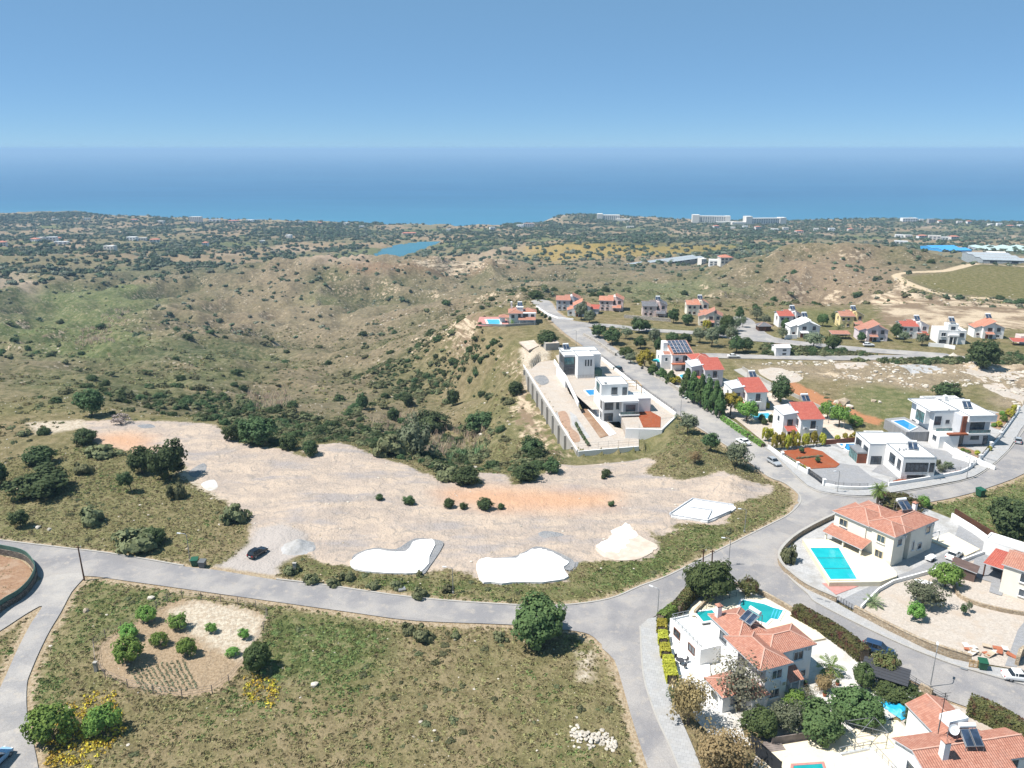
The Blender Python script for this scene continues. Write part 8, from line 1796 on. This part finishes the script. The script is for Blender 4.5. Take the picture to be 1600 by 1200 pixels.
# ------------------------------------------------------------------ cars
_CAR = {}
def loft(st, mats, name, smooth=False):
    """stations: (x, [(y, z), ...]) half sections mirrored about y = 0"""
    mb = MB(); rings = []
    for x, sec in st:
        ring = [(x, y, z) for y, z in sec] + [(x, -y, z) for y, z in sec[::-1]]; b = len(mb.v); mb.v += ring; rings.append((b, len(ring)))
    for (a, n), (b, _) in zip(rings, rings[1:]):
        for k in range(n): mb.f.append((a + k, a + (k + 1) % n, b + (k + 1) % n, b + k)); mb.uv.append(None); mb.mi.append(0)
    for (a, n), rev in ((rings[0], True), (rings[-1], False)):
        f = tuple(a + k for k in range(n)); mb.f.append(f[::-1] if rev else f); mb.uv.append(None); mb.mi.append(0)
    return mb.mesh(name, mats)
def car(label, p, rot, paint, style='hatch', group=None):
    L = {'hatch': 4.0, 'sedan': 4.4, 'suv': 4.5, 'van': 4.6}[style]; H = {'hatch': 1.46, 'sedan': 1.42, 'suv': 1.68, 'van': 1.8}[style]; w = .86; key = (style, paint)
    if key not in _CAR:
        b = .30; hb = .92 if style != 'suv' else 1.02
        S = lambda wt, zt, wl=None: [((wl or wt) * .92, b), ((wl or wt), b + .18), (wt, zt * .8), (wt * .93, zt)]
        body = loft([(-L / 2, S(.70, hb * .72)), (-L / 2 + .12, S(.82, hb * .95)), (-L / 2 + .9, S(w, hb)), (0, S(w, hb)), (L / 2 - 1.2, S(w, hb * .97)), (L / 2 - .25, S(.80, hb * .80)), (L / 2, S(.66, hb * .66))], 'paint_' + paint, 'body')
        r0 = {'hatch': -L / 2 + .15, 'sedan': -L / 2 + .85, 'suv': -L / 2 + .15, 'van': -L / 2 + .1}[style]; r1 = L / 2 - 1.25
        cab = loft([(r0, [(.74, hb - .03), (.70, hb + .02)]), (r0 + .35, [(.76, hb - .03), (.62, H - .07)]), (r1 - .75, [(.76, hb - .03), (.62, H - .07)]), (r1, [(.74, hb - .03), (.70, hb + .02)])], 'car_glass', 'cabin')
        roof = loft([(r0 + .32, [(.60, H - .09), (.56, H - .05)]), (r0 + .6, [(.64, H - .08), (.58, H)]), (r1 - .95, [(.64, H - .08), (.58, H)]), (r1 - .70, [(.60, H - .10), (.56, H - .06)])], 'paint_' + paint, 'roof')
        pil = MB()
        for sy in (-1, 1):
            for xa, xb in (((r0 + r1) / 2 - .35, (r0 + r1) / 2 - .30), (r0 + .5, r0 + .42), (r1 - .1, r1 - .75)): pil.bar((xa, sy * .765, hb), (xb, sy * .63, H - .06), .07)
        tm = MB(); tm.tube([(0, -.10, 0), (0, .10, 0)], .31, n=14); rm = MB(); rm.tube([(0, -.11, 0), (0, .11, 0)], .19, n=10)
        hl = MB(); hl.box(L / 2 - .16, L / 2 - .03, .40, .66, hb * .60, hb * .76); hl2 = MB(); hl2.box(L / 2 - .16, L / 2 - .03, -.66, -.40, hb * .60, hb * .76)
        tl = MB(); tl.box(-L / 2 - .01, -L / 2 + .10, .50, .72, hb * .62, hb * .86); tl2 = MB(); tl2.box(-L / 2 - .01, -L / 2 + .10, -.72, -.50, hb * .62, hb * .86)
        pl = MB(); pl.box(-L / 2 - .02, -L / 2 + .02, -.26, .26, .5, .62)
        _CAR[key] = (body, cab, roof, pil.mesh('pillars', 'paint_' + paint), tm.mesh('tyre', 'rubber'), rm.mesh('rim', 'metal_grey'), (hl.mesh('headlight', 'light_clear'), hl2.mesh('headlight', 'light_clear')), (tl.mesh('tail_light', 'light_red'), tl2.mesh('tail_light', 'light_red')), pl.mesh('number_plate', 'plastic_white'))
    body, cab, roof, pil, tm, rm, hl, tl, pl = _CAR[key]
    t = thing('parked_car', label, 'car', p, R(rot), group); bo = link('body', body, t); c = link('cabin', cab, t); link('roof', roof, c); link('pillars', pil, c); link('number_plate', pl, bo)
    for m in hl: link('headlight', m, bo)
    for m in tl: link('tail_light', m, bo)
    for sx in (-1, 1):
        for sy in (-1, 1):
            wx = link('wheel', tm, t, (sx * L * .31, sy * .74, .31)); link('rim', rm, wx)
    return t
def pcar(label, u, v, rot, paint, style='hatch', z=.045): x, y = Z([(u, v)])[0]; return car(label, (x, y, z), rot, paint, style)
x, y, z = gp(403, 867); car('black car parked on the gravel entry of the clearing', (x, y, z + .02), 62, 'black')
pcar('dark blue car parked on the lane beside the red-tipped hedge', 1372, 1020, -32, 'blue', 'suv'); pcar('white car cut by the frame on the lower lane beside the side road', 1592, 1062, -10, 'white', 'sedan')
pcar('white car on the cobbled driveway beside the brown shed', 1490, 871, 40, 'white', 'sedan', .08); pcar('grey car parked at the kerb beside the red soil beds', 1209, 725, -72, 'silver', 'hatch'); pcar('white car parked on the street below the low green hedge', 1161, 693, 112, 'white', 'sedan')
pcar('silver car driving up the bend beside the upper modern villa', 1590, 691, 60, 'silver', 'hatch'); pcar('dark green car on the street beside the cube house', 965, 579, 112, 'green', 'suv'); pcar('white pickup on the lower street below the orchard', 1146, 559, 0, 'white', 'sedan', .12); pcar('white car in front of the lilac villa', 1357, 541, -4, 'white', 'hatch', .12)
car('pale blue car in the shade of the house at the farm lane', (-63.0, 77.9, .05), 80, 'skyblue', 'hatch')
# ------------------------------------------------------------------ foundation slabs on the clearing
def slab(label, px, mat, h=.35, skirt=None):
    pts = smooth_line(Z(px), True, 4); c = np.mean(pts, 0); zz = float(np.max(zat(np.array([p[0] for p in pts]), np.array([p[1] for p in pts])))); t = thing('foundation_slab', label, 'slab', (c[0], c[1], zz), 0)
    g = random.Random(int(c[0] * 9)); L = [(p[0] - c[0] + g.uniform(-.28, .28), p[1] - c[1] + g.uniform(-.28, .28)) for p in pts]; mb = MB(); mb.prism(L, -1.2, h); mb.build('concrete', mat, t)
    if skirt:
        k = smooth_line([(p[0] - c[0], p[1] - c[1]) for p in Z(skirt)], True, 3); mb = MB(); mb.prism(k, -1.0, .12); mb.build('crushed_stone_bed', 'crushed_dark', t)
    return t
slab('white foundation slab with stepped outline above the verge bushes', [(560, 869), (590, 861), (617, 865), (635, 862), (650, 846), (679, 847), (672, 865), (655, 897), (555, 890)], 'screed_white', .3, [(553, 868), (585, 857), (618, 859), (640, 846), (655, 842), (690, 846), (690, 858), (672, 885), (660, 898), (640, 880), (560, 880)])
slab('widest white foundation slab beside the road bend verge', [(751, 876), (800, 875), (817, 867), (837, 860), (852, 862), (872, 870), (887, 880), (880, 890), (883, 907), (800, 913), (750, 908)], 'screed_white', .3, [(760, 874), (800, 871), (820, 863), (838, 855), (862, 860), (895, 876), (897, 888), (886, 892), (860, 880), (800, 880)])
slab('white and dusty foundation slab with pointed end beside green weeds', [(930, 855), (945, 845), (955, 834), (958, 828), (972, 822), (978, 817), (986, 823), (1000, 837), (1025, 852), (1022, 861), (1007, 870), (980, 877), (942, 871)], 'screed_dusty', .07)
x_ = [o for o in bpy.data.objects if o.name.startswith('foundation_slab')][-1]
cc_ = np.array(x_.location[:2]); mb = MB(); mb.prism([tuple(np.array(p) - cc_) for p in Z([(931, 855), (939, 848), (950, 844), (957, 836), (954, 830), (963, 827), (972, 823), (977, 818), (984, 821), (987, 828), (994, 832), (997, 838), (990, 842), (981, 843), (984, 849), (976, 852), (979, 857), (970, 858), (966, 865), (956, 862), (945, 864)])], .0, .11); mb.build('white_screed', 'screed_white', x_)
s4 = slab('white walled foundation slab with steel starter bars below the grass bank', [(1046, 806), (1082, 782), (1100, 785), (1146, 792), (1142, 801), (1105, 817), (1082, 813)], 'screed_white', .25)
c4 = np.array(s4.location[:2])
for ln in ([(1046, 806), (1082, 782), (1100, 785), (1146, 792)], [(1075, 795), (1112, 800), (1105, 814)], [(1142, 801), (1105, 817), (1082, 813), (1046, 807)]):
    mb = MB(); mb.strip([tuple(np.array(p) - c4) for p in Z(ln)], -.1, .1, .2, .55); mb.build('low_wall', 'pale_grey_plaster', s4)
sb = MB(); g = random.Random(3)
sbm = MB(); sbm.bar((0, 0, 0), (0, 0, 1.3), .03); sbm = sbm.mesh('starter_bar', 'metal_grey')
for k in range(44):
    q = np.array(Z([(1050 + (k % 11) * 8.6, 806 - (k % 11) * 1.2 + (k // 11) * 3)])[0]) - c4; link('starter_bar', sbm, s4, (q[0] + g.uniform(-.3, .3), q[1] + g.uniform(-.3, .3), .2))
def spread(px, mat, name='gravel_spread', dz=.06):
    """a thin irregular spread of other gravel that follows the ground"""
    P = smooth_line(Z(px), True, 4); P = [(p[0], p[1]) for p in P]; c = np.mean(P, 0); mb = MB(); n = len(P)
    rings = [[tuple(c + (np.array(p) - c) * f) for p in P] for f in (1.0, .75, .5, .25)]; zf = lambda q: float(zat(q[0], q[1])) + dz
    for r0, r1 in zip(rings, rings[1:]):
        for i in range(n): j = (i + 1) % n; mb.face([(*r0[i], zf(r0[i]) - (dz + .08) * (r0 is rings[0])), (*r0[j], zf(r0[j]) - (dz + .08) * (r0 is rings[0])), (*r1[j], zf(r1[j])), (*r1[i], zf(r1[i]))])
    for i in range(n): mb.face([(*rings[-1][i], zf(rings[-1][i])), (*rings[-1][(i + 1) % n], zf(rings[-1][(i + 1) % n])), (*c, zf(c))])
    mb.build(name, mat, kind='structure')
spread([(838, 834), (850, 829), (875, 832), (885, 836), (862, 840), (848, 842)], 'crushed_dark'); spread([(292, 738), (318, 722), (325, 732), (305, 748)], 'crushed_dark'); spread([(312, 756), (335, 748), (342, 762), (325, 768)], 'gravel_white'); spread([(212, 664), (235, 661), (245, 667), (222, 669)], 'crushed_dark')
spread([(1180, 578), (1215, 574), (1260, 590), (1240, 600), (1205, 596)], 'gravel_earth'); spread([(1500, 575), (1560, 572), (1610, 585), (1560, 596), (1515, 590)], 'gravel_earth'); spread([(1400, 572), (1450, 568), (1480, 577), (1430, 583)], 'gravel_grey'); spread([(1530, 600), (1600, 605), (1620, 628), (1570, 622)], 'gravel_earth'); spread([(1300, 568), (1350, 566), (1365, 574), (1320, 578)], 'gravel_earth')
spread([(885, 884), (905, 876), (900, 890), (888, 894)], 'crushed_dark')
# ------------------------------------------------------------------ stone pile and boulders
g = random.Random(9); p0 = gp(930, 1160); t_ = thing('stone_pile', 'heap of pale limestone blocks on the meadow beside the lane', 'stones', p0, 0)
for k in range(130):
    a = g.uniform(-1, 1); u = 928 + a * 36; v = 1156 + a * 8 + g.gauss(0, 1) * 6.5; q = gp(u, v); s = g.uniform(.16, .42); hh = max(0, .55 - abs(a) * .3 - abs(v - 1156 - a * 8) * .03)
    o = link('stone', RK[k % 3], t_, (q[0] - p0[0], q[1] - p0[1], q[2] - p0[2] + g.uniform(0, hh)), g.uniform(0, 6)); o.scale = (s, s * g.uniform(.7, 1.1), s * .8)
for i, (u, v, s, lb) in enumerate([(1318, 632, 2.6, 'largest pale boulder on the red earth bank'), (1328, 638, 1.5, 'pale boulder leaning beside the largest one'), (1308, 630, 1.3, 'small boulder on the red earth bank'), (1365, 628, 1.0, 'pale boulder in the green meadow'), (1375, 630, .8, 'smaller pale boulder in the green meadow'), (1488, 560, 2.2, 'reddish outcrop boulder beside the lower street end'), (135, 955, .7, 'pale rock on the weedy bank below the road'), (236, 936, .8, 'flat pale rock near the garden fence'), (492, 1072, .7, 'white rock in the dry meadow'), (106, 1112, .8, 'grey rock behind the shaded bush'), (77, 829, .6, 'white stone on the road verge'), (60, 826, .7, 'pale stones beside the small rounded tree')]):
    p = gp(u, v); me = rock_mesh('boulder', 200 + i, 'rock_white' if i % 3 else 'rock_tan'); o = tag(link('boulder', me, None, (p[0], p[1], p[2] + s * .25), i * 1.3), lb, 'boulder'); o.scale = (s, s * .8, s * .9)
# gravel heap beside the black car
p = gp(466, 856)
n = 34; a = np.linspace(-1, 1, n); X_, Y_ = np.meshgrid(a, a); rr_ = np.hypot(X_, Y_) * (1 + .18 * fbm(X_ * 1.5 + 4, Y_ * 1.5, 3)); Zz = 2.1 * np.clip(1 - rr_ ** .9, -.2, 1) + .22 * fbm(X_ * 3, Y_ * 3, 3); i = np.arange(n * n).reshape(n, n)
me = mesh_np('gravel_heap', np.stack([X_ * 3.6, Y_ * 3.2, Zz - .25], -1).reshape(-1, 3), np.stack([i[:-1, :-1], i[:-1, 1:], i[1:, 1:], i[1:, :-1]], -1).reshape(-1, 4), M['gravel_grey'], True); tag(link('gravel_heap', me, None, (p[0], p[1], p[2])), 'conical grey gravel heap at the clearing entry beside the black car', 'heap')
# ------------------------------------------------------------------ fenced garden
gl = smooth_line(GARDEN, True, 1); gl = [tuple(q) for q in GARDEN]; fence('garden_fence', 'thin post and wire fence round the fig garden', None, 1.5, .3, 'wood_grey', 2.6, xy=gl[:12] + gl[12:] + [gl[0]], z=lambda x, y: float(zat(x, y)), bars=3, t=.09)
rows = []
for k in range(11):
    a, b = np.array(Z([(203 + k * 8.2, 1046 - k * 1.5)])[0]), np.array(Z([(228 + k * 8.0, 1084 - k * .8)])[0])
    for s in np.linspace(0, 1, 26): rows.append(a + (b - a) * s + np.random.default_rng(int(k * 99 + s * 50)).normal(size=2) * .06)
rows = np.array(rows); scatter('crop_rows', on_ground(rows[:, 0], rows[:, 1]), [tuft_mesh('sprout', 'leaf_olive', 77, 10, .10, .35, .22)], .5, 1.0, seed=78)
t_ = thing('garden_post', 'pale concrete post at the corner of the fig garden', 'post', gp(151, 1050), 0); mb = MB(); mb.box(-.22, .22, -.22, .22, -.2, 1.5); mb.build('shaft', 'concrete', t_); mb = MB(); mb.box(-.27, .27, -.27, .27, 1.5, 1.6); mb.build('cap', 'concrete', t_)
t_ = thing('meter_post', 'pale concrete meter post on the verge beside the clearing entry', 'post', gp(461, 894), 0); mb = MB(); mb.box(-.3, .3, -.2, .2, -.2, 1.7); mb.build('shaft', 'concrete', t_); mb = MB(); mb.box(-.35, .35, -.25, .25, 1.7, 1.8); mb.build('cap', 'concrete', t_)
t_ = thing('inspection_cover', 'grey concrete box lying on the verge beside a bush', 'box', gp(628, 923), .3); mb = MB(); mb.box(-.6, .6, -.5, .5, -.1, .35); mb.build('box', 'concrete', t_); mb = MB(); mb.box(-.5, .5, -.4, .4, .35, .4); mb.build('lid', 'metal_grey', t_)
# ------------------------------------------------------------------ walled plot by the farm lane, and the house whose shadow falls on it
wl = [(-60, 1012), (0, 957), (30, 938), (48, 920), (57, 900), (51, 885), (36, 873), (0, 865), (-40, 859)]
w_ = wall('plot_wall', 'curved dark stone wall topped by green sheet fencing beside the road fork', 'wall', wl, 1.1, 'stone_dark', .4, smooth=4)
ln = [(p[0] - w_.location.x, p[1] - w_.location.y) for p in smooth_line(Z(wl), False, 4)]; mb = MB(); mb.strip(ln, -.05, .05, 1.1, 1.95); mb.build('sheet_fence', 'green_fence', w_)
sheet('plot_ground', 'soil_brown', [(-60, 1005), (0, 950), (28, 932), (45, 915), (52, 900), (47, 888), (34, 877), (0, 869), (-60, 865)], z=.15, z0=-.1)
h = House('roadside_house', 'pale flat-roofed house standing beside the farm lane, its shadow across the lane', 'house', (-77, 60), 0); h.vol(0, 11.5, 0, 18.6, -.2, 7.2); h.flatroof(0, 11.5, 0, 18.6, 7.2, .5, 'roof_white'); h.win('+x', 11.5, 4, 1, 1.4, 1.3, 'w'); h.win('+x', 11.5, 12, 1, 1.4, 1.3, 'w'); h.win('+y', 18.6, 6, 1, 1.4, 1.3, 'w'); h.door('+x', 11.5, 8)
# ------------------------------------------------------------------ lamps, poles, bins
def lamp(label, p, h, ang, arm=1.1, mat='metal_grey'):
    t = thing('street_lamp', label, 'lamp', p, R(ang)); mb = MB(); mb.tube([(0, 0, -.3), (0, 0, h * .5), (0, 0, h * .92), (arm * .25, 0, h * .98), (arm, 0, h)], .075, .04, 7); mb.build('pole', mat, t)
    mb = MB(); mb.obox((arm + .25, 0, h), (.32, 0, .03), (0, .13, 0), (0, 0, .06)); mb.build('lamp_head', 'metal_white', t); mb = MB(); mb.box(-.14, .14, -.14, .14, -.1, .3); mb.build('base', 'concrete', t)
for lb, u, v, hh, a in [('street lamp on the road bank beside the two bins', 297, 878, 5.6, 180), ('street lamp at the clipped green hedge corner', 1027, 967, 5.4, 150), ('street lamp leaning over the lane beside the dark carport', 1453, 1075, 6.2, 60), ('street lamp on the verge opposite the bushy dark tree', 1138, 885, 5.6, 180), ('street lamp at the grey forecourt gate', 1308, 770, 5.2, 200), ('street lamp at the bend in front of the upper villa', 1510, 748, 5.6, 200), ('street lamp below the long white wall', 1063, 652, 5.4, 20), ('street lamp at the driveway turning circle', 1294, 662, 4.8, 20), ('street lamp beside the round green driveway tree', 1318, 670, 4.8, 20), ('lamp on the verge below the widest white slab', 708, 928, 5.0, 180), ('lamp on the verge below the walled slab', 1163, 832, 5.0, 180), ('thin lamp on the street before the cube house', 900, 540, 6.0, 200)]:
    x, y, z = gp(u, v); lamp(lb, (x, y, max(z, 0.0)), hh, a)
for lb, u, v, hh in [('dark wooden utility pole leaning beside the road fork', 132, 907, 6.6), ('dark wooden utility pole behind the bushy tree at the bend', 1098, 896, 4.6), ('second dark pole behind the bushy tree at the bend', 1112, 894, 4.2)]:
    p = gp(u, v); t_ = thing('utility_pole', lb, 'pole', p, 0); mb = MB(); mb.tube([(0, 0, -.4), (-.15, .1, hh)], .15, .11, 8); mb.build('shaft', 'wood_dark', t_); mb = MB(); mb.bar((-.6, .1, hh - .3), (.35, .1, hh - .3), .1); mb.build('crossarm', 'wood_dark', t_); mb = MB(); mb.tube([(.3, .1, hh - .25), (.3, .1, hh + .05)], .06, .05, 6); mb.build('insulator', 'plastic_white', t_)
def bin_(lb, p, mat, rot=0, s=1.0):
    t = thing('wheelie_bin', lb, 'bin', p, R(rot)); mb = MB(); a, b = .42 * s, .52 * s; q0 = [(-a, -a, .12), (a, -a, .12), (a, a, .12), (-a, a, .12)]; q1 = [(-b, -b, 1.15 * s), (b, -b, 1.15 * s), (b, b, 1.15 * s), (-b, b, 1.15 * s)]
    for i in range(4): mb.face([q0[i], q0[(i + 1) % 4], q1[(i + 1) % 4], q1[i]])
    mb.face(q0[::-1]); mb.face(q1); mb.build('tub', mat, t)
    mb = MB(); e = b + .04; z0 = 1.16 * s; mb.face([(-e, -e, z0), (e, -e, z0), (e, e, z0 + .18), (-e, e, z0 + .18)]); mb.face([(-e, -e, z0), (-e, e, z0 + .18), (-e, e, z0)]); mb.face([(e, -e, z0), (e, e, z0), (e, e, z0 + .18)]); mb.face([(-e, e, z0), (e, e, z0), (e, e, z0 + .18), (-e, e, z0 + .18)]); mb.build('lid', mat, t)
    for sx in (-1, 1): mb = MB(); mb.tube([(sx * .38, .3, .12), (sx * .46, .3, .12)], .12, n=8); mb.build('wheel', 'rubber', t)
x, y, z = gp(305, 884); bin_('dark green wheeled bin beside the clearing entry', (x, y, z), 'bin_green', 10, 1.15); x, y, z = gp(317, 887); bin_('grey wheeled bin beside the green one', (x, y, z), 'bin_grey', -5, 1.1)
x, y = Z([(1531, 775)])[0]; bin_('green bin on the verge of the bend above the meadow', (x, y, .02), 'bin_green', 20, 1.4); x, y = Z([(1534, 1046)])[0]; bin_('dark green bin beside the wooden pallets on the lane pavement', (x, y, .15), 'bin_green', -15, 1.1)
x, y = Z([(1520, 1044)])[0]; t_ = thing('pallet_stack', 'pale wooden pallets leaning on the stone wall beside the green bin', 'pallet', (x, y, .15), R(-15))
for k in range(5): mb = MB(); mb.box(-.6, .6, -.1, -.05, .08 + k * .24, .20 + k * .24); mb.build('board', 'wood_pale', t_)
for k in range(3): mb = MB(); mb.box(-.58 + k * .53, -.48 + k * .53, -.05, .05, .02, 1.25); mb.build('stringer', 'wood_pale', t_)
# ------------------------------------------------------------------ carport, tarpaulin and other things round the near villas
t_ = thing('carport', 'dark slatted carport roof on posts beside the lane', 'carport', (*Z([(1380, 1072)])[0], 0), R(-32))
for x, y in ((-2.6, -1.7), (2.6, -1.7), (-2.6, 1.7), (2.6, 1.7)): mb = MB(); mb.bar((x, y, 0), (x, y, 2.3 if y < 0 else 2.5), .12); mb.build('post', 'wood_dark', t_)
for k in range(6): mb = MB(); y0 = -1.9 + k * .64; mb.obox((0, y0 + .3, 2.42 + k * .035), (3.0, 0, 0), (0, .29, .015), (0, 0, .03)); mb.build('panel', 'frame_dark', t_)
def crumpled(name, lb, cat, p, rx, ry, h, mat, seed):
    n = 14; g = np.random.default_rng(seed); a = np.linspace(-1, 1, n); X_, Y_ = np.meshgrid(a, a); ed = np.clip(1 - np.maximum(abs(X_), abs(Y_)) ** 4, 0, 1); Zz = h * ed * (.55 + .8 * fbm(X_ * 1.6 + seed, Y_ * 1.6, 3)); P = np.stack([X_ * rx * (1 + .15 * g.normal(size=X_.shape) * .3), Y_ * ry, np.maximum(Zz, 0) + .05], -1).reshape(-1, 3)
    i = np.arange(n * n).reshape(n, n); f = np.stack([i[:-1, :-1], i[:-1, 1:], i[1:, 1:], i[1:, :-1]], -1).reshape(-1, 4); return tag(link(name, mesh_np(name, P, f, M[mat]), None, p, .5), lb, cat)
x, y = Z([(1400, 1108)])[0]; crumpled('tarpaulin', 'crumpled bright blue tarpaulin heap beside the dark green tree', 'tarpaulin', (x, y, .05), 1.3, 1.8, .9, 'tarp_blue', 3); x, y = Z([(1408, 1097)])[0]; crumpled('tarpaulin', 'second blue tarpaulin over boxes beside the white cabinet', 'tarpaulin', (x, y, .05), .9, .8, 1.3, 'tarp_blue', 5)
x, y = Z([(1421, 1102)])[0]; t_ = thing('garden_cabinet', 'grey garden cabinet with white top beside the blue tarpaulin', 'cabinet', (x, y, .03), R(-20)); mb = MB(); mb.box(-.5, .5, -.4, .4, 0, 1.3); mb.build('body', 'metal_grey', t_); mb = MB(); mb.box(-.58, .58, -.48, .48, 1.3, 1.42); mb.build('top', 'plastic_white', t_)
x, y = Z([(1443, 910)])[0]; t_ = thing('dinghy', 'upturned white dinghy on the gravel garden beside the lemon tree', 'boat', (x, y, .1), R(-22)); mb = MB(); n = 9; pr = None
for k in range(n):
    s = -1 + 2 * k / (n - 1); w = .62 * (1 - s * s) ** .6 + .01; cur = [(s * 1.5, -w, 0), (s * 1.5, -w * .7, .32 * (1 - s * s * .6)), (s * 1.5, 0, .42 * (1 - s * s * .5)), (s * 1.5, w * .7, .32 * (1 - s * s * .6)), (s * 1.5, w, 0)]
    if pr: [mb.face([pr[i], pr[i + 1], cur[i + 1], cur[i]]) for i in range(4)]
    pr = cur
mb.build('hull', 'plastic_white', t_); mb = MB(); mb.bar((-1.35, 0, .44), (1.35, 0, .44), .06); mb.build('keel', 'wood_pale', t_)
x, y = Z([(1453, 876)])[0]; t_ = thing('trailer', 'white covered trailer against the cream villa wall', 'trailer', (x, y, .08), R(35)); mb = MB(); mb.box(-.9, .9, -.55, .55, .35, .75); mb.build('box', 'plastic_white', t_); mb = MB(); mb.face([(-.95, -.6, .75), (.95, -.6, .75), (.8, 0, 1.1), (-.8, 0, 1.1)]); mb.face([(.95, .6, .75), (-.95, .6, .75), (-.8, 0, 1.1), (.8, 0, 1.1)]); mb.face([(-.95, .6, .75), (-.95, -.6, .75), (-.8, 0, 1.1)]); mb.face([(.95, -.6, .75), (.95, .6, .75), (.8, 0, 1.1)]); mb.build('cover', 'plastic_white', t_)
for sy in (-.6, .6): mb = MB(); mb.tube([(0, sy - .08, .28), (0, sy + .08, .28)], .28, n=10); mb.build('wheel', 'rubber', t_)
g = random.Random(4); x, y = Z([(1540, 1018)])[0]; t_ = thing('slab_heap', 'heap of tan paving slabs and rubble in the gravel garden corner', 'rubble', (x, y, .05), 0)
for k in range(16): mb = MB(); a = g.uniform(0, 3); mb.obox((g.uniform(-3, 3.4), g.uniform(-1.2, 1.2), g.uniform(.08, .4)), (math.cos(a) * g.uniform(.4, .8), math.sin(a) * .6, g.uniform(-.1, .2)), (-math.sin(a) * .4, math.cos(a) * .4, 0), (0, 0, .05)); mb.build('slab', ['rock_tan', 'terracotta', 'cloth_pale'][k % 3], t_)
fence('gate', 'dark metal driveway gate between the stone walls', [(1309, 942), (1334, 957)], 1.3, .2, bars=5, step=.5); fence('railing', 'dark railing on the lane wall beside the carport', [(1402, 1053), (1430, 1071), (1452, 1084), (1478, 1098)], 1.2, .3, bars=3, step=1.6); wall('stone_wall', 'low stone wall with gate piers beside the lane lamp', 'wall', [(1437, 1077), (1456, 1087)], 1.0, 'stone_wall', .4)
wall('garden_wall', 'pale curved wall behind the teal stepped pool', 'wall', [(1085, 962), (1110, 938), (1150, 917), (1190, 930), (1240, 958)], .9, 'stone_wall', .35, smooth=3); fence('railing', 'dark pool railing behind the roof terrace of the white villa', [(1088, 966), (1118, 945), (1150, 935)], 1.3, .35, bars=3, step=1.2)
for u, v, lb in [(1258, 1072, 'terracotta pot by the villa steps'), (1260, 1079, 'second terracotta pot by the villa steps'), (1308, 1071, 'terracotta pot on the white gravel beside the straw bush'), (1288, 1088, 'terracotta pot below the straw bush')]:
    x, y = Z([(u, v)])[0]; t_ = thing('plant_pot', lb, 'pot', (x, y, .03), 0); mb = MB(); mb.tube([(0, 0, 0), (0, 0, .5)], .2, .3, 10); mb.build('pot', 'terracotta', t_); c = link('plant', CR['dark', 0], t_, (0, 0, .65)); c.scale = (.3, .3, .3)
x, y = Z([(1063, 1040)])[0]; t_ = thing('garden_table', 'dark garden table with chairs on the white terrace', 'table', (x, y, .25), .3)
mb = MB(); mb.tube([(0, 0, .7), (0, 0, .76)], .55, n=14); mb.build('table_top', 'frame_dark', t_); mb = MB(); mb.tube([(0, 0, 0), (0, 0, .7)], .06, n=6); mb.build('leg', 'frame_dark', t_)
for k in range(4):
    a = k * 1.57 + .4; q = (x + 1.0 * math.cos(a), y + 1.0 * math.sin(a), .25); t2 = thing('garden_chair', 'dark garden chair set round the terrace table', 'chair', q, a + math.pi / 2, 'garden chairs on the terrace'); mb = MB(); mb.box(-.24, .24, -.24, .24, .42, .47); mb.build('seat', 'frame_dark', t2); mb = MB(); mb.box(-.24, .24, -.28, -.24, .47, .95); mb.build('backrest', 'frame_dark', t2)
    for sx in (-.2, .2):
        for sy in (-.2, .2): mb = MB(); mb.bar((sx, sy, 0), (sx, sy, .42), .04); mb.build('leg', 'frame_dark', t2)
x, y = Z([(1318, 700)])[0]; t_ = thing('sun_lounger', 'white sun lounger beside the small blue pool', 'lounger', (x, y, .1), R(60)); mb = MB(); mb.box(-.9, .5, -.3, .3, .28, .36); mb.build('bed', 'plastic_white', t_); mb = MB(); mb.obox((.8, 0, .5), (.3, 0, .18), (0, .3, 0), (-.02, 0, .03)); mb.build('backrest', 'plastic_white', t_)
for sx in (-.8, .4):
    for sy in (-.25, .25): mb = MB(); mb.bar((sx, sy, 0), (sx, sy, .28), .05); mb.build('leg', 'plastic_white', t_)
# drain covers and paint on the lane
for u, v in [(1281, 937), (1293, 941), (1506, 1046)]: x, y = Z([(u, v)])[0]; mb = MB(); mb.box(-.45, .45, -.22, .22, .14, .165); mb.build('drain_cover', 'metal_grey', None, (x, y, 0), R(-30), kind='structure')
